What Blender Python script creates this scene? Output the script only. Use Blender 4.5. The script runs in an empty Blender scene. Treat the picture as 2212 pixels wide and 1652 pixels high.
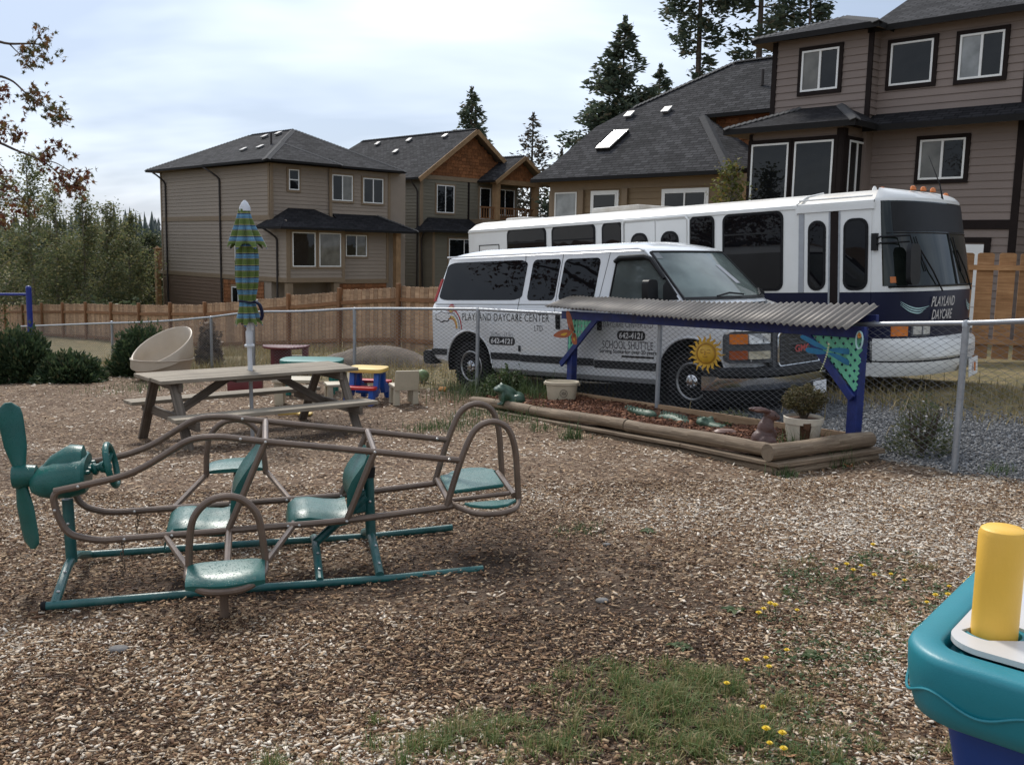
import bpy, bmesh, math, random
import numpy as np
from mathutils import Vector, Matrix

S = bpy.context.scene
COL = S.collection
PI = math.pi
rnd = random.Random(11)
nrg = np.random.default_rng(5)

# ------------------------------------------------------------------ camera
PITCH, ROLL = math.radians(7.76), 0.02
fwd = Vector((0, math.cos(PITCH), -math.sin(PITCH)))
r0 = Vector((1, 0, 0)); u0 = r0.cross(fwd)
cr = r0 * math.cos(ROLL) + u0 * math.sin(ROLL)
cu = -r0 * math.sin(ROLL) + u0 * math.cos(ROLL)
cam = bpy.data.cameras.new('camera')
cam_o = bpy.data.objects.new('camera', cam); COL.objects.link(cam_o)
M = Matrix.Identity(4)
for i in range(3):
    M[i][0], M[i][1], M[i][2] = cr[i], cu[i], -fwd[i]
M.translation = (0, 0, 1.6)
cam_o.matrix_world = M
cam.sensor_fit = 'HORIZONTAL'; cam.sensor_width = 36.0
cam.lens = 36.0 * 2105 / 2212
cam.clip_start = 0.05; cam.clip_end = 4000
S.camera = cam_o

# ------------------------------------------------------------------ sky, sun, exposure
SUN_EL, SUN_AZ = math.radians(47), math.radians(-24)      # azimuth from +Y, negative = left
sdir = Vector((math.sin(SUN_AZ) * math.cos(SUN_EL), math.cos(SUN_AZ) * math.cos(SUN_EL), math.sin(SUN_EL)))
W = bpy.data.worlds.new('World'); S.world = W; W.use_nodes = True
nt = W.node_tree; nt.nodes.clear(); N = nt.nodes.new; L = nt.links.new
out = N('ShaderNodeOutputWorld')
sky = N('ShaderNodeTexSky'); sky.sky_type = 'NISHITA'; sky.sun_disc = False
sky.sun_elevation = SUN_EL; sky.sun_rotation = SUN_AZ
bg1 = N('ShaderNodeBackground'); bg1.inputs[1].default_value = 0.10; L(sky.outputs[0], bg1.inputs[0])
tc = N('ShaderNodeTexCoord'); sep = N('ShaderNodeSeparateXYZ'); L(tc.outputs['Generated'], sep.inputs[0])
def wmath(op, a, b=None, c=None, clamp=False):
    n = N('ShaderNodeMath'); n.operation = op; n.use_clamp = clamp
    for i, k in enumerate((a, b, c)):
        if k is None: continue
        if isinstance(k, (int, float)): n.inputs[i].default_value = k
        else: L(k, n.inputs[i])
    return n.outputs[0]
zz = wmath('MAXIMUM', sep.outputs[2], 0.0)
den = wmath('ADD', zz, 0.30)
cx = wmath('DIVIDE', sep.outputs[0], den); cy = wmath('DIVIDE', sep.outputs[1], den)
cmb = N('ShaderNodeCombineXYZ'); L(cx, cmb.inputs[0]); L(cy, cmb.inputs[1]); cmb.inputs[2].default_value = 3.7
def wnoise(vec, scale, detail, dist=0.0, stretch=(1, 1, 1), off=(0, 0, 0)):
    mp = N('ShaderNodeMapping'); mp.inputs['Scale'].default_value = stretch; mp.inputs['Location'].default_value = off
    L(vec, mp.inputs[0])
    n = N('ShaderNodeTexNoise'); n.inputs['Scale'].default_value = scale; n.inputs['Detail'].default_value = detail
    n.inputs['Roughness'].default_value = 0.52; n.inputs['Distortion'].default_value = dist
    L(mp.outputs[0], n.inputs['Vector']); return n.outputs['Fac']
n1 = wnoise(cmb.outputs[0], 0.85, 5, 0.4, (0.8, 1.25, 1), (-3.0, 3.0, 0))
n2 = wnoise(cmb.outputs[0], 2.1, 4, 0.3, (0.6, 1.7, 1), (4.2, 2.0, 0))
mixn = wmath('ADD', wmath('MULTIPLY', n1, 0.84), wmath('MULTIPLY', n2, 0.16))
ramp = N('ShaderNodeValToRGB'); L(mixn, ramp.inputs[0])
e = ramp.color_ramp.elements
e[0].position = 0.39; e[0].color = (0.30, 0.355, 0.455, 1)
e[1].position = 0.655; e[1].color = (0.97, 0.97, 0.97, 1)
k = e.new(0.475); k.color = (0.48, 0.535, 0.63, 1)
k = e.new(0.56); k.color = (0.72, 0.77, 0.84, 1)
vs = N('ShaderNodeVectorMath'); vs.operation = 'DOT_PRODUCT'; L(tc.outputs['Generated'], vs.inputs[0]); vs.inputs[1].default_value = sdir
glow = wmath('POWER', wmath('MAXIMUM', vs.outputs['Value'], 0.0), 3.0)
stren = wmath('ADD', wmath('MULTIPLY', glow, 0.60), 0.62)
bg2 = N('ShaderNodeBackground'); L(ramp.outputs[0], bg2.inputs[0]); L(stren, bg2.inputs[1])
mx = N('ShaderNodeMixShader'); mx.inputs[0].default_value = 0.86
L(bg1.outputs[0], mx.inputs[1]); L(bg2.outputs[0], mx.inputs[2]); L(mx.outputs[0], out.inputs[0])

sun = bpy.data.lights.new('sun', 'SUN'); sun.energy = 1.5; sun.angle = math.radians(10); sun.color = (1.0, 0.95, 0.87)
sun_o = bpy.data.objects.new('sun', sun); COL.objects.link(sun_o)
sun_o.rotation_euler = (-sdir).to_track_quat('-Z', 'Y').to_euler()

S.view_settings.view_transform = 'Standard'; S.view_settings.look = 'None'
S.view_settings.exposure = 1.0; S.view_settings.gamma = 1.0; S.view_settings.use_curve_mapping = False

# ------------------------------------------------------------------ materials
def shade(name):
    m = bpy.data.materials.new(name); m.use_nodes = True
    nt = m.node_tree; b = nt.nodes['Principled BSDF']
    return m, nt, b
def mnode(nt, t, **kw):
    n = nt.nodes.new(t)
    for k, v in kw.items():
        if k in n.inputs: n.inputs[k].default_value = v
        else: setattr(n, k, v)
    return n
def rampnode(nt, fac, stops):
    r = nt.nodes.new('ShaderNodeValToRGB'); el = r.color_ramp.elements
    el[0].position, el[0].color = stops[0][0], (*stops[0][1], 1)
    el[1].position, el[1].color = stops[-1][0], (*stops[-1][1], 1)
    for p, c in stops[1:-1]:
        q = el.new(p); q.color = (*c, 1)
    nt.links.new(fac, r.inputs[0]); return r.outputs[0]
def addbump(nt, b, h, strength, dist=0.01):
    bp = mnode(nt, 'ShaderNodeBump'); bp.inputs['Strength'].default_value = strength; bp.inputs['Distance'].default_value = dist
    nt.links.new(h, bp.inputs['Height']); nt.links.new(bp.outputs[0], b.inputs['Normal'])
def scl(c, f): return tuple(min(1, x * f) for x in c)
def pmat(name, col, rough=0.55, var=0.18, scale=6, bump=0.0, bscale=90, metal=0.0, spec=0.5, coat=0.0, dirt=None, dirt_amt=0.35, objvar=0.0):
    m, nt, b = shade(name); lk = nt.links.new
    tc = mnode(nt, 'ShaderNodeTexCoord')
    n = mnode(nt, 'ShaderNodeTexNoise', Scale=scale, Detail=6, Roughness=0.6); lk(tc.outputs['Object'], n.inputs['Vector'])
    c = rampnode(nt, n.outputs['Fac'], [(0.3, scl(col, 1 - var)), (0.7, scl(col, 1 + var))])
    if dirt:
        n2 = mnode(nt, 'ShaderNodeTexNoise', Scale=scale * 0.45, Detail=8, Roughness=0.7); lk(tc.outputs['Object'], n2.inputs['Vector'])
        mr = mnode(nt, 'ShaderNodeMapRange'); mr.inputs[1].default_value = 0.48; mr.inputs[2].default_value = 0.72; mr.inputs[4].default_value = dirt_amt
        lk(n2.outputs['Fac'], mr.inputs[0])
        mix = mnode(nt, 'ShaderNodeMix', data_type='RGBA'); lk(mr.outputs[0], mix.inputs[0]); lk(c, mix.inputs[6]); mix.inputs[7].default_value = (*dirt, 1)
        c = mix.outputs[2]
    if objvar:
        oi = mnode(nt, 'ShaderNodeObjectInfo'); mr = mnode(nt, 'ShaderNodeMapRange')
        mr.inputs[3].default_value = 1 - objvar; mr.inputs[4].default_value = 1 + objvar; lk(oi.outputs['Random'], mr.inputs[0])
        hs = mnode(nt, 'ShaderNodeHueSaturation'); lk(mr.outputs[0], hs.inputs['Value']); lk(c, hs.inputs['Color']); c = hs.outputs[0]
    lk(c, b.inputs['Base Color'])
    b.inputs['Roughness'].default_value = rough; b.inputs['Metallic'].default_value = metal
    b.inputs['Specular IOR Level'].default_value = spec; b.inputs['Coat Weight'].default_value = coat
    if bump:
        n3 = mnode(nt, 'ShaderNodeTexNoise', Scale=bscale, Detail=4); lk(tc.outputs['Object'], n3.inputs['Vector'])
        addbump(nt, b, n3.outputs['Fac'], bump)
    return m
def wood(name, c1, c2, rough=0.8, grain=(1.2, 28), bump=0.35, objvar=0.12, knots=True, spec=0.3):
    m, nt, b = shade(name); lk = nt.links.new
    uv = mnode(nt, 'ShaderNodeTexCoord'); oi = mnode(nt, 'ShaderNodeObjectInfo')
    mp = mnode(nt, 'ShaderNodeMapping'); mp.inputs['Scale'].default_value = (grain[0], grain[1], 1)
    off = mnode(nt, 'ShaderNodeCombineXYZ'); mu = mnode(nt, 'ShaderNodeMath', operation='MULTIPLY'); mu.inputs[1].default_value = 37
    lk(oi.outputs['Random'], mu.inputs[0]); lk(mu.outputs[0], off.inputs[0]); lk(mu.outputs[0], off.inputs[2]); lk(off.outputs[0], mp.inputs['Location'])
    lk(uv.outputs['UV'], mp.inputs[0])
    n = mnode(nt, 'ShaderNodeTexNoise', Scale=1.6, Detail=7, Roughness=0.65, Distortion=0.6); lk(mp.outputs[0], n.inputs['Vector'])
    c = rampnode(nt, n.outputs['Fac'], [(0.28, scl(c1, 0.75)), (0.45, c1), (0.72, c2)])
    n2 = mnode(nt, 'ShaderNodeTexNoise', Scale=2.2, Detail=5, Roughness=0.6); lk(uv.outputs['UV'], n2.inputs['Vector'])
    mr = mnode(nt, 'ShaderNodeMapRange'); mr.inputs[1].default_value = 0.3; mr.inputs[2].default_value = 0.7; mr.inputs[3].default_value = 0.72; mr.inputs[4].default_value = 1.18
    lk(n2.outputs['Fac'], mr.inputs[0])
    mr2 = mnode(nt, 'ShaderNodeMapRange'); mr2.inputs[3].default_value = 1 - objvar; mr2.inputs[4].default_value = 1 + objvar; lk(oi.outputs['Random'], mr2.inputs[0])
    mm = mnode(nt, 'ShaderNodeMath', operation='MULTIPLY'); lk(mr.outputs[0], mm.inputs[0]); lk(mr2.outputs[0], mm.inputs[1])
    hs = mnode(nt, 'ShaderNodeHueSaturation'); lk(mm.outputs[0], hs.inputs['Value']); lk(c, hs.inputs['Color'])
    lk(hs.outputs[0], b.inputs['Base Color']); b.inputs['Roughness'].default_value = rough; b.inputs['Specular IOR Level'].default_value = spec
    addbump(nt, b, n.outputs['Fac'], bump, 0.006)
    return m
def glassmat(name, col=(0.02, 0.022, 0.024), rough=0.03, spec=0.5, var=0.3):
    m, nt, b = shade(name); lk = nt.links.new
    tc = mnode(nt, 'ShaderNodeTexCoord'); n = mnode(nt, 'ShaderNodeTexNoise', Scale=2.2, Detail=5); lk(tc.outputs['Object'], n.inputs['Vector'])
    c = rampnode(nt, n.outputs['Fac'], [(0.35, scl(col, 1 - var)), (0.65, scl(col, 1 + var))]); lk(c, b.inputs['Base Color'])
    b.inputs['Roughness'].default_value = rough; b.inputs['Specular IOR Level'].default_value = spec
    n2 = mnode(nt, 'ShaderNodeTexNoise', Scale=1.3, Detail=2); lk(tc.outputs['Object'], n2.inputs['Vector']); addbump(nt, b, n2.outputs['Fac'], 0.06, 0.05)
    return m
def leafmat(name, stops, trans=0.35, rough=0.6):
    m = bpy.data.materials.new(name); m.use_nodes = True; nt = m.node_tree; nt.nodes.clear(); lk = nt.links.new
    o = mnode(nt, 'ShaderNodeOutputMaterial'); g = mnode(nt, 'ShaderNodeNewGeometry')
    c = rampnode(nt, g.outputs['Random Per Island'], stops)
    d = mnode(nt, 'ShaderNodeBsdfPrincipled'); d.inputs['Roughness'].default_value = rough; d.inputs['Specular IOR Level'].default_value = 0.3; lk(c, d.inputs['Base Color'])
    t = mnode(nt, 'ShaderNodeBsdfTranslucent'); lk(c, t.inputs['Color'])
    mx = mnode(nt, 'ShaderNodeMixShader'); mx.inputs[0].default_value = trans
    lk(d.outputs[0], mx.inputs[1]); lk(t.outputs[0], mx.inputs[2]); lk(mx.outputs[0], o.inputs[0]); return m
def shinglemat(name, c1, c2, bw=0.30, rh=0.14):
    m, nt, b = shade(name); lk = nt.links.new
    uv = mnode(nt, 'ShaderNodeTexCoord')
    br = mnode(nt, 'ShaderNodeTexBrick'); lk(uv.outputs['UV'], br.inputs['Vector'])
    br.inputs['Scale'].default_value = 1; br.inputs['Brick Width'].default_value = bw; br.inputs['Row Height'].default_value = rh
    br.inputs['Mortar Size'].default_value = 0.012; br.inputs['Mortar Smooth'].default_value = 0.3
    br.inputs['Color1'].default_value = (*c1, 1); br.inputs['Color2'].default_value = (*c2, 1); br.inputs['Mortar'].default_value = (*scl(c1, 0.25), 1)
    br.offset = 0.37; br.squash = 1.0
    n = mnode(nt, 'ShaderNodeTexNoise', Scale=0.8, Detail=7, Roughness=0.65); lk(uv.outputs['UV'], n.inputs['Vector'])
    mr = mnode(nt, 'ShaderNodeMapRange'); mr.inputs[1].default_value = 0.3; mr.inputs[2].default_value = 0.7; mr.inputs[3].default_value = 0.75; mr.inputs[4].default_value = 1.25; lk(n.outputs['Fac'], mr.inputs[0])
    hs = mnode(nt, 'ShaderNodeHueSaturation'); lk(mr.outputs[0], hs.inputs['Value']); lk(br.outputs['Color'], hs.inputs['Color'])
    lk(hs.outputs[0], b.inputs['Base Color']); b.inputs['Roughness'].default_value = 0.95; b.inputs['Specular IOR Level'].default_value = 0.12
    # saw-tooth relief: each course thickens towards its lower edge
    sp = mnode(nt, 'ShaderNodeSeparateXYZ'); lk(uv.outputs['UV'], sp.inputs[0])
    dv = mnode(nt, 'ShaderNodeMath', operation='DIVIDE'); dv.inputs[1].default_value = rh; lk(sp.outputs[1], dv.inputs[0])
    fr = mnode(nt, 'ShaderNodeMath', operation='FRACT'); lk(dv.outputs[0], fr.inputs[0])
    ng = mnode(nt, 'ShaderNodeMath', operation='SUBTRACT'); ng.inputs[0].default_value = 1.0; lk(fr.outputs[0], ng.inputs[1])
    ad = mnode(nt, 'ShaderNodeMath', operation='ADD'); lk(ng.outputs[0], ad.inputs[0]); lk(br.outputs['Fac'], ad.inputs[1])
    addbump(nt, b, ad.outputs[0], 0.6, 0.02)
    return m
MT = {}
MT['siding_taupe'] = pmat('siding_taupe', (0.275, 0.225, 0.180), 0.75, 0.06, 3, 0.1, 40, objvar=0.05)
MT['siding_green'] = pmat('siding_green', (0.155, 0.140, 0.105), 0.75, 0.06, 3, 0.1, 40, objvar=0.05)
MT['siding_brown'] = pmat('siding_brown', (0.135, 0.085, 0.055), 0.75, 0.08, 3, 0.1, 40, objvar=0.05)
MT['siding_mauve'] = pmat('siding_mauve', (0.208, 0.164, 0.142), 0.72, 0.06, 3, 0.1, 40, objvar=0.05)
MT['siding_ochre'] = pmat('siding_ochre', (0.20, 0.14, 0.08), 0.75, 0.08, 3, 0.1, 40, objvar=0.05)
MT['trim_tan'] = pmat('trim_tan', (0.215, 0.155, 0.098), 0.7, 0.06, 4)
MT['trim_dark'] = pmat('trim_dark', (0.016, 0.011, 0.010), 0.75, 0.15, 4, spec=0.15)
MT['trim_cedar'] = wood('trim_cedar', (0.27, 0.165, 0.085), (0.36, 0.23, 0.125))
MT['fascia'] = pmat('fascia', (0.013, 0.012, 0.012), 0.7, 0.1, 4, spec=0.15)
MT['soffit'] = pmat('soffit', (0.16, 0.12, 0.085), 0.8, 0.1, 4)
MT['roof'] = shinglemat('roof_shingles', (0.022, 0.022, 0.024), (0.056, 0.055, 0.058))
MT['roof_new'] = shinglemat('roof_shingles_dark', (0.015, 0.015, 0.017), (0.030, 0.029, 0.032))
MT['ridge'] = pmat('ridge_cap', (0.058, 0.057, 0.058), 0.9, 0.2, 10, objvar=0.15)
MT['cedar_shingle'] = wood('cedar_shingle', (0.20, 0.075, 0.028), (0.33, 0.14, 0.055), objvar=0.28)
MT['vinyl'] = pmat('vinyl_white', (0.78, 0.78, 0.76), 0.4, 0.05, 4)
MT['pane'] = glassmat('window_pane', (0.008, 0.009, 0.010), 0.02, 0.36)
MT['pane_blind'] = glassmat('window_pane_blind', (0.13, 0.125, 0.11), 0.04)
MT['pane_pale'] = glassmat('window_pane_pale', (0.24, 0.25, 0.25), 0.03)  # paler grey glass colour for some panes and the van sticker
MT['downspout'] = pmat('downspout', (0.018, 0.012, 0.010), 0.55, 0.1, 5)
MT['metal_vent'] = pmat('metal_vent', (0.20, 0.20, 0.20), 0.5, 0.1, 8, metal=0.3)
MT['picket'] = wood('picket_cedar', (0.34, 0.210, 0.125), (0.51, 0.345, 0.212), objvar=0.26, grain=(1.0, 20))
MT['fence_rail'] = wood('fence_rail', (0.205, 0.098, 0.045), (0.29, 0.15, 0.072), objvar=0.12)
MT['fence_orange'] = wood('picket_orange', (0.32, 0.165, 0.075), (0.46, 0.265, 0.130), objvar=0.14)
MT['old_wood'] = wood('weathered_plank', (0.245, 0.205, 0.155), (0.385, 0.335, 0.265), objvar=0.10, grain=(0.8, 24), bump=0.5)
MT['old_wood_dark'] = wood('weathered_frame', (0.115, 0.092, 0.072), (0.215, 0.178, 0.142), objvar=0.12, grain=(0.9, 22), bump=0.5)
MT['log'] = wood('log', (0.165, 0.118, 0.078), (0.34, 0.265, 0.185), objvar=0.14, grain=(1.3, 34), bump=0.9)
MT['log_end'] = wood('log_end', (0.17, 0.13, 0.09), (0.26, 0.20, 0.14), grain=(9, 9), bump=0.4)
MT['bed_board'] = wood('bed_board', (0.26, 0.165, 0.095), (0.37, 0.255, 0.155), objvar=0.15)
MT['galv'] = pmat('galvanised_steel', (0.33, 0.345, 0.365), 0.45, 0.12, 14, 0.1, 120, metal=0.55)
MT['wire'] = pmat('fence_wire', (0.21, 0.212, 0.216), 0.55, 0.12, 30, metal=0.4)
MT['teal'] = pmat('teal_plastic', (0.007, 0.092, 0.078), 0.30, 0.16, 9, 0.0, 240, spec=0.42, dirt=(0.03, 0.10, 0.085), dirt_amt=0.35)
def droplets(m):      # rain drops standing on the plastic
    nt = m.node_tree; b = nt.nodes['Principled BSDF']; lk = nt.links.new; tc = mnode(nt, 'ShaderNodeTexCoord')
    v = mnode(nt, 'ShaderNodeTexVoronoi', Scale=150.0); lk(tc.outputs['Object'], v.inputs['Vector'])
    mr = mnode(nt, 'ShaderNodeMapRange'); mr.inputs[1].default_value = 0.0; mr.inputs[2].default_value = 0.42; mr.inputs[3].default_value = 1.0; mr.inputs[4].default_value = 0.0; lk(v.outputs['Distance'], mr.inputs[0])
    sc = mnode(nt, 'ShaderNodeSeparateColor'); lk(v.outputs['Color'], sc.inputs[0]); gt = mnode(nt, 'ShaderNodeMath', operation='GREATER_THAN'); gt.inputs[1].default_value = 0.45; lk(sc.outputs[0], gt.inputs[0])
    mu = mnode(nt, 'ShaderNodeMath', operation='MULTIPLY'); lk(mr.outputs[0], mu.inputs[0]); lk(gt.outputs[0], mu.inputs[1]); addbump(nt, b, mu.outputs[0], 0.5, 0.004)
    r2 = mnode(nt, 'ShaderNodeMapRange'); r2.inputs[3].default_value = 0.36; r2.inputs[4].default_value = 0.08; lk(mu.outputs[0], r2.inputs[0]); lk(r2.outputs[0], b.inputs['Roughness'])
droplets(MT['teal'])
MT['teal_steel'] = pmat('teal_paint', (0.010, 0.088, 0.084), 0.40, 0.18, 12, 0.15, 120, dirt=(0.16, 0.20, 0.18), dirt_amt=0.35)
MT['bronze_tube'] = pmat('bronze_tube', (0.140, 0.098, 0.072), 0.36, 0.16, 11, 0.12, 140, metal=0.25, dirt=(0.075, 0.05, 0.036), dirt_amt=0.6)
MT['bolt'] = pmat('bolt_steel', (0.50, 0.49, 0.47), 0.35, 0.1, 20, metal=0.9)
MT['chain'] = pmat('rusty_chain', (0.12, 0.085, 0.06), 0.6, 0.3, 30, metal=0.5)
MT['rubber'] = pmat('rubber', (0.012, 0.012, 0.013), 0.8, 0.3, 12, 0.3, 60, spec=0.2)
MT['black'] = pmat('black_plastic', (0.009, 0.009, 0.010), 0.5, 0.2, 10, spec=0.25)
MT['grey_plastic'] = pmat('grey_plastic', (0.085, 0.087, 0.092), 0.6, 0.15, 10, spec=0.25)
MT['dark_grey'] = pmat('charcoal_trim', (0.026, 0.027, 0.029), 0.55, 0.15, 10, spec=0.25)
MT['van_white'] = pmat('van_white', (0.74, 0.755, 0.77), 0.20, 0.03, 1.6, coat=0.5, dirt=(0.58, 0.56, 0.52), dirt_amt=0.22)
MT['bus_white'] = pmat('bus_white', (0.72, 0.72, 0.70), 0.34, 0.04, 1.5, coat=0.25, dirt=(0.50, 0.46, 0.39), dirt_amt=0.32)
MT['bus_roof'] = pmat('bus_roof', (0.66, 0.63, 0.57), 0.42, 0.10, 2.0, coat=0.2, dirt=(0.34, 0.27, 0.19), dirt_amt=0.8)
MT['navy'] = pmat('navy_paint', (0.006, 0.008, 0.030), 0.35, 0.15, 3, spec=0.22)
MT['chrome'] = pmat('chrome', (0.62, 0.63, 0.65), 0.14, 0.05, 6, metal=1.0)
MT['rim'] = pmat('wheel_rim', (0.42, 0.42, 0.42), 0.38, 0.15, 14, metal=0.8, dirt=(0.16, 0.13, 0.10), dirt_amt=0.4)
MT['amber'] = pmat('amber_lens', (0.62, 0.17, 0.020), 0.22, 0.15, 14, spec=0.6)
MT['amber_dark'] = pmat('amber_lens_dark', (0.33, 0.07, 0.015), 0.25, 0.15, 14, spec=0.6)
MT['lamp_lens'] = pmat('lamp_lens', (0.62, 0.64, 0.66), 0.10, 0.25, 20, metal=0.4, spec=0.7)
MT['lamp_old'] = pmat('lamp_lens_yellowed', (0.50, 0.45, 0.33), 0.25, 0.2, 20, spec=0.6)
MT['red'] = pmat('red_plastic', (0.42, 0.025, 0.022), 0.35, 0.12, 10)
MT['red_badge'] = pmat('red_badge', (0.40, 0.03, 0.035), 0.3, 0.1, 10)
MT['print_black'] = pmat('print_black', (0.008, 0.008, 0.009), 0.5, 0.1, 10)
MT['print_white'] = pmat('print_white', (0.75, 0.75, 0.75), 0.5, 0.05, 10)
MT['print_grey'] = pmat('print_grey', (0.30, 0.31, 0.33), 0.5, 0.1, 10)
MT['print_silver'] = pmat('print_silver', (0.52, 0.49, 0.47), 0.45, 0.08, 10)
MT['print_aqua'] = pmat('print_aqua', (0.42, 0.62, 0.62), 0.45, 0.08, 10)
MT['print_orange'] = pmat('print_orange', (0.62, 0.25, 0.05), 0.5, 0.1, 10)
MT['print_yellow'] = pmat('print_yellow', (0.70, 0.47, 0.08), 0.5, 0.1, 10)
MT['tint'] = glassmat('tinted_glass', (0.005, 0.005, 0.006), 0.015, 0.30)
MT['cab_glass'] = glassmat('cab_glass', (0.075, 0.088, 0.085), 0.03, 0.5, 0.25)
MT['wind_glass'] = glassmat('windshield_glass', (0.125, 0.155, 0.145), 0.04, 0.5, 0.3)
MT['bus_glass'] = glassmat('bus_windshield', (0.014, 0.018, 0.015), 0.02, 0.45, 0.5)
MT['shelter_blue'] = pmat('blue_paint', (0.009, 0.022, 0.140), 0.6, 0.3, 12, 0.3, 60, dirt=(0.035, 0.035, 0.06), dirt_amt=0.7)
MT['lattice'] = pmat('green_lattice', (0.14, 0.46, 0.29), 0.55, 0.15, 10)
MT['tin'] = pmat('corrugated_tin', (0.165, 0.148, 0.130), 0.55, 0.16, 6, 0.1, 60, metal=0.3, dirt=(0.12, 0.10, 0.085), dirt_amt=0.5)
MT['sun_yellow'] = pmat('sun_yellow', (0.62, 0.36, 0.035), 0.5, 0.2, 14, 0.3, 60)
MT['sun_gold'] = pmat('sun_gold', (0.36, 0.19, 0.02), 0.5, 0.2, 14)
MT['butterfly'] = pmat('butterfly_orange', (0.36, 0.105, 0.045), 0.55, 0.2, 14)
MT['blue_wing'] = pmat('blue_wing', (0.012, 0.14, 0.27), 0.4, 0.2, 14)
MT['pale_body'] = pmat('pale_bead', (0.55, 0.55, 0.34), 0.5, 0.1, 14)
MT['frog'] = pmat('frog_green', (0.024, 0.060, 0.034), 0.35, 0.35, 14, 0.4, 60)
MT['croc'] = pmat('croc_green', (0.040, 0.085, 0.050), 0.45, 0.45, 22, 0.6, 70, dirt=(0.17, 0.22, 0.16), dirt_amt=0.5)
MT['rabbit'] = pmat('rabbit_brown', (0.075, 0.034, 0.026), 0.42, 0.3, 12, 0.5, 60, dirt=(0.15, 0.09, 0.075), dirt_amt=0.4)
MT['rabbit_ear'] = pmat('rabbit_ear', (0.19, 0.11, 0.085), 0.5, 0.2, 14)
MT['bucket'] = pmat('cream_plastic', (0.56, 0.48, 0.35), 0.5, 0.10, 6, dirt=(0.33, 0.25, 0.16), dirt_amt=0.45)
MT['white_pot'] = pmat('white_bucket', (0.56, 0.50, 0.40), 0.55, 0.10, 9, dirt=(0.26, 0.16, 0.09), dirt_amt=0.75)
MT['rust'] = pmat('rust_soil', (0.095, 0.045, 0.022), 0.9, 0.4, 20, 0.5, 60)
MT['beige'] = pmat('beige_plastic', (0.47, 0.39, 0.295), 0.42, 0.06, 5, dirt=(0.34, 0.28, 0.21), dirt_amt=0.25)
MT['beige_chair'] = pmat('beige_chair', (0.46, 0.40, 0.295), 0.5, 0.08, 7, dirt=(0.30, 0.25, 0.18), dirt_amt=0.35)
MT['maroon'] = pmat('maroon_plastic', (0.135, 0.022, 0.024), 0.42, 0.12, 7)
MT['toy_yellow'] = pmat('toy_yellow', (0.72, 0.50, 0.14), 0.42, 0.06, 6, dirt=(0.5, 0.36, 0.14), dirt_amt=0.3)
MT['toy_blue'] = pmat('toy_blue', (0.010, 0.075, 0.36), 0.42, 0.1, 6)
MT['toy_red'] = pmat('toy_red', (0.50, 0.028, 0.025), 0.42, 0.1, 6)
MT['toy_teal'] = pmat('toy_teal', (0.008, 0.190, 0.235), 0.42, 0.06, 5, 0.06, 300)
MT['toy_teal_side'] = MT['toy_teal']
MT['toy_navy'] = pmat('toy_navy', (0.005, 0.045, 0.22), 0.45, 0.12, 5, 0.06, 300)
MT['post_yellow'] = pmat('post_yellow', (0.80, 0.47, 0.065), 0.45, 0.05, 6, 0.06, 300)
MT['plate_silver'] = pmat('plate_silver', (0.60, 0.585, 0.57), 0.32, 0.05, 5, metal=0.1)
MT['table_green'] = pmat('table_green', (0.012, 0.155, 0.130), 0.4, 0.1, 7)
MT['swing_blue'] = pmat('swing_blue', (0.008, 0.025, 0.22), 0.4, 0.1, 7)
MT['umbrella_white'] = pmat('umbrella_white', (0.55, 0.57, 0.60), 0.35, 0.04, 7)
MT['umbrella_grey'] = pmat('umbrella_grey', (0.42, 0.43, 0.44), 0.35, 0.06, 7)
MT['bark'] = pmat('bark', (0.085, 0.062, 0.046), 0.9, 0.4, 8, 0.8, 25)
MT['bark_pale'] = pmat('bark_pale', (0.20, 0.175, 0.14), 0.85, 0.4, 8, 0.6, 25)
MT['soil'] = pmat('soil', (0.13, 0.10, 0.075), 0.95, 0.3, 6, 0.9, 14, dirt=(0.20, 0.165, 0.12), dirt_amt=0.6)
MT['stone'] = pmat('stone', (0.17, 0.16, 0.15), 0.9, 0.25, 20, 0.5, 40)

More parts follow.
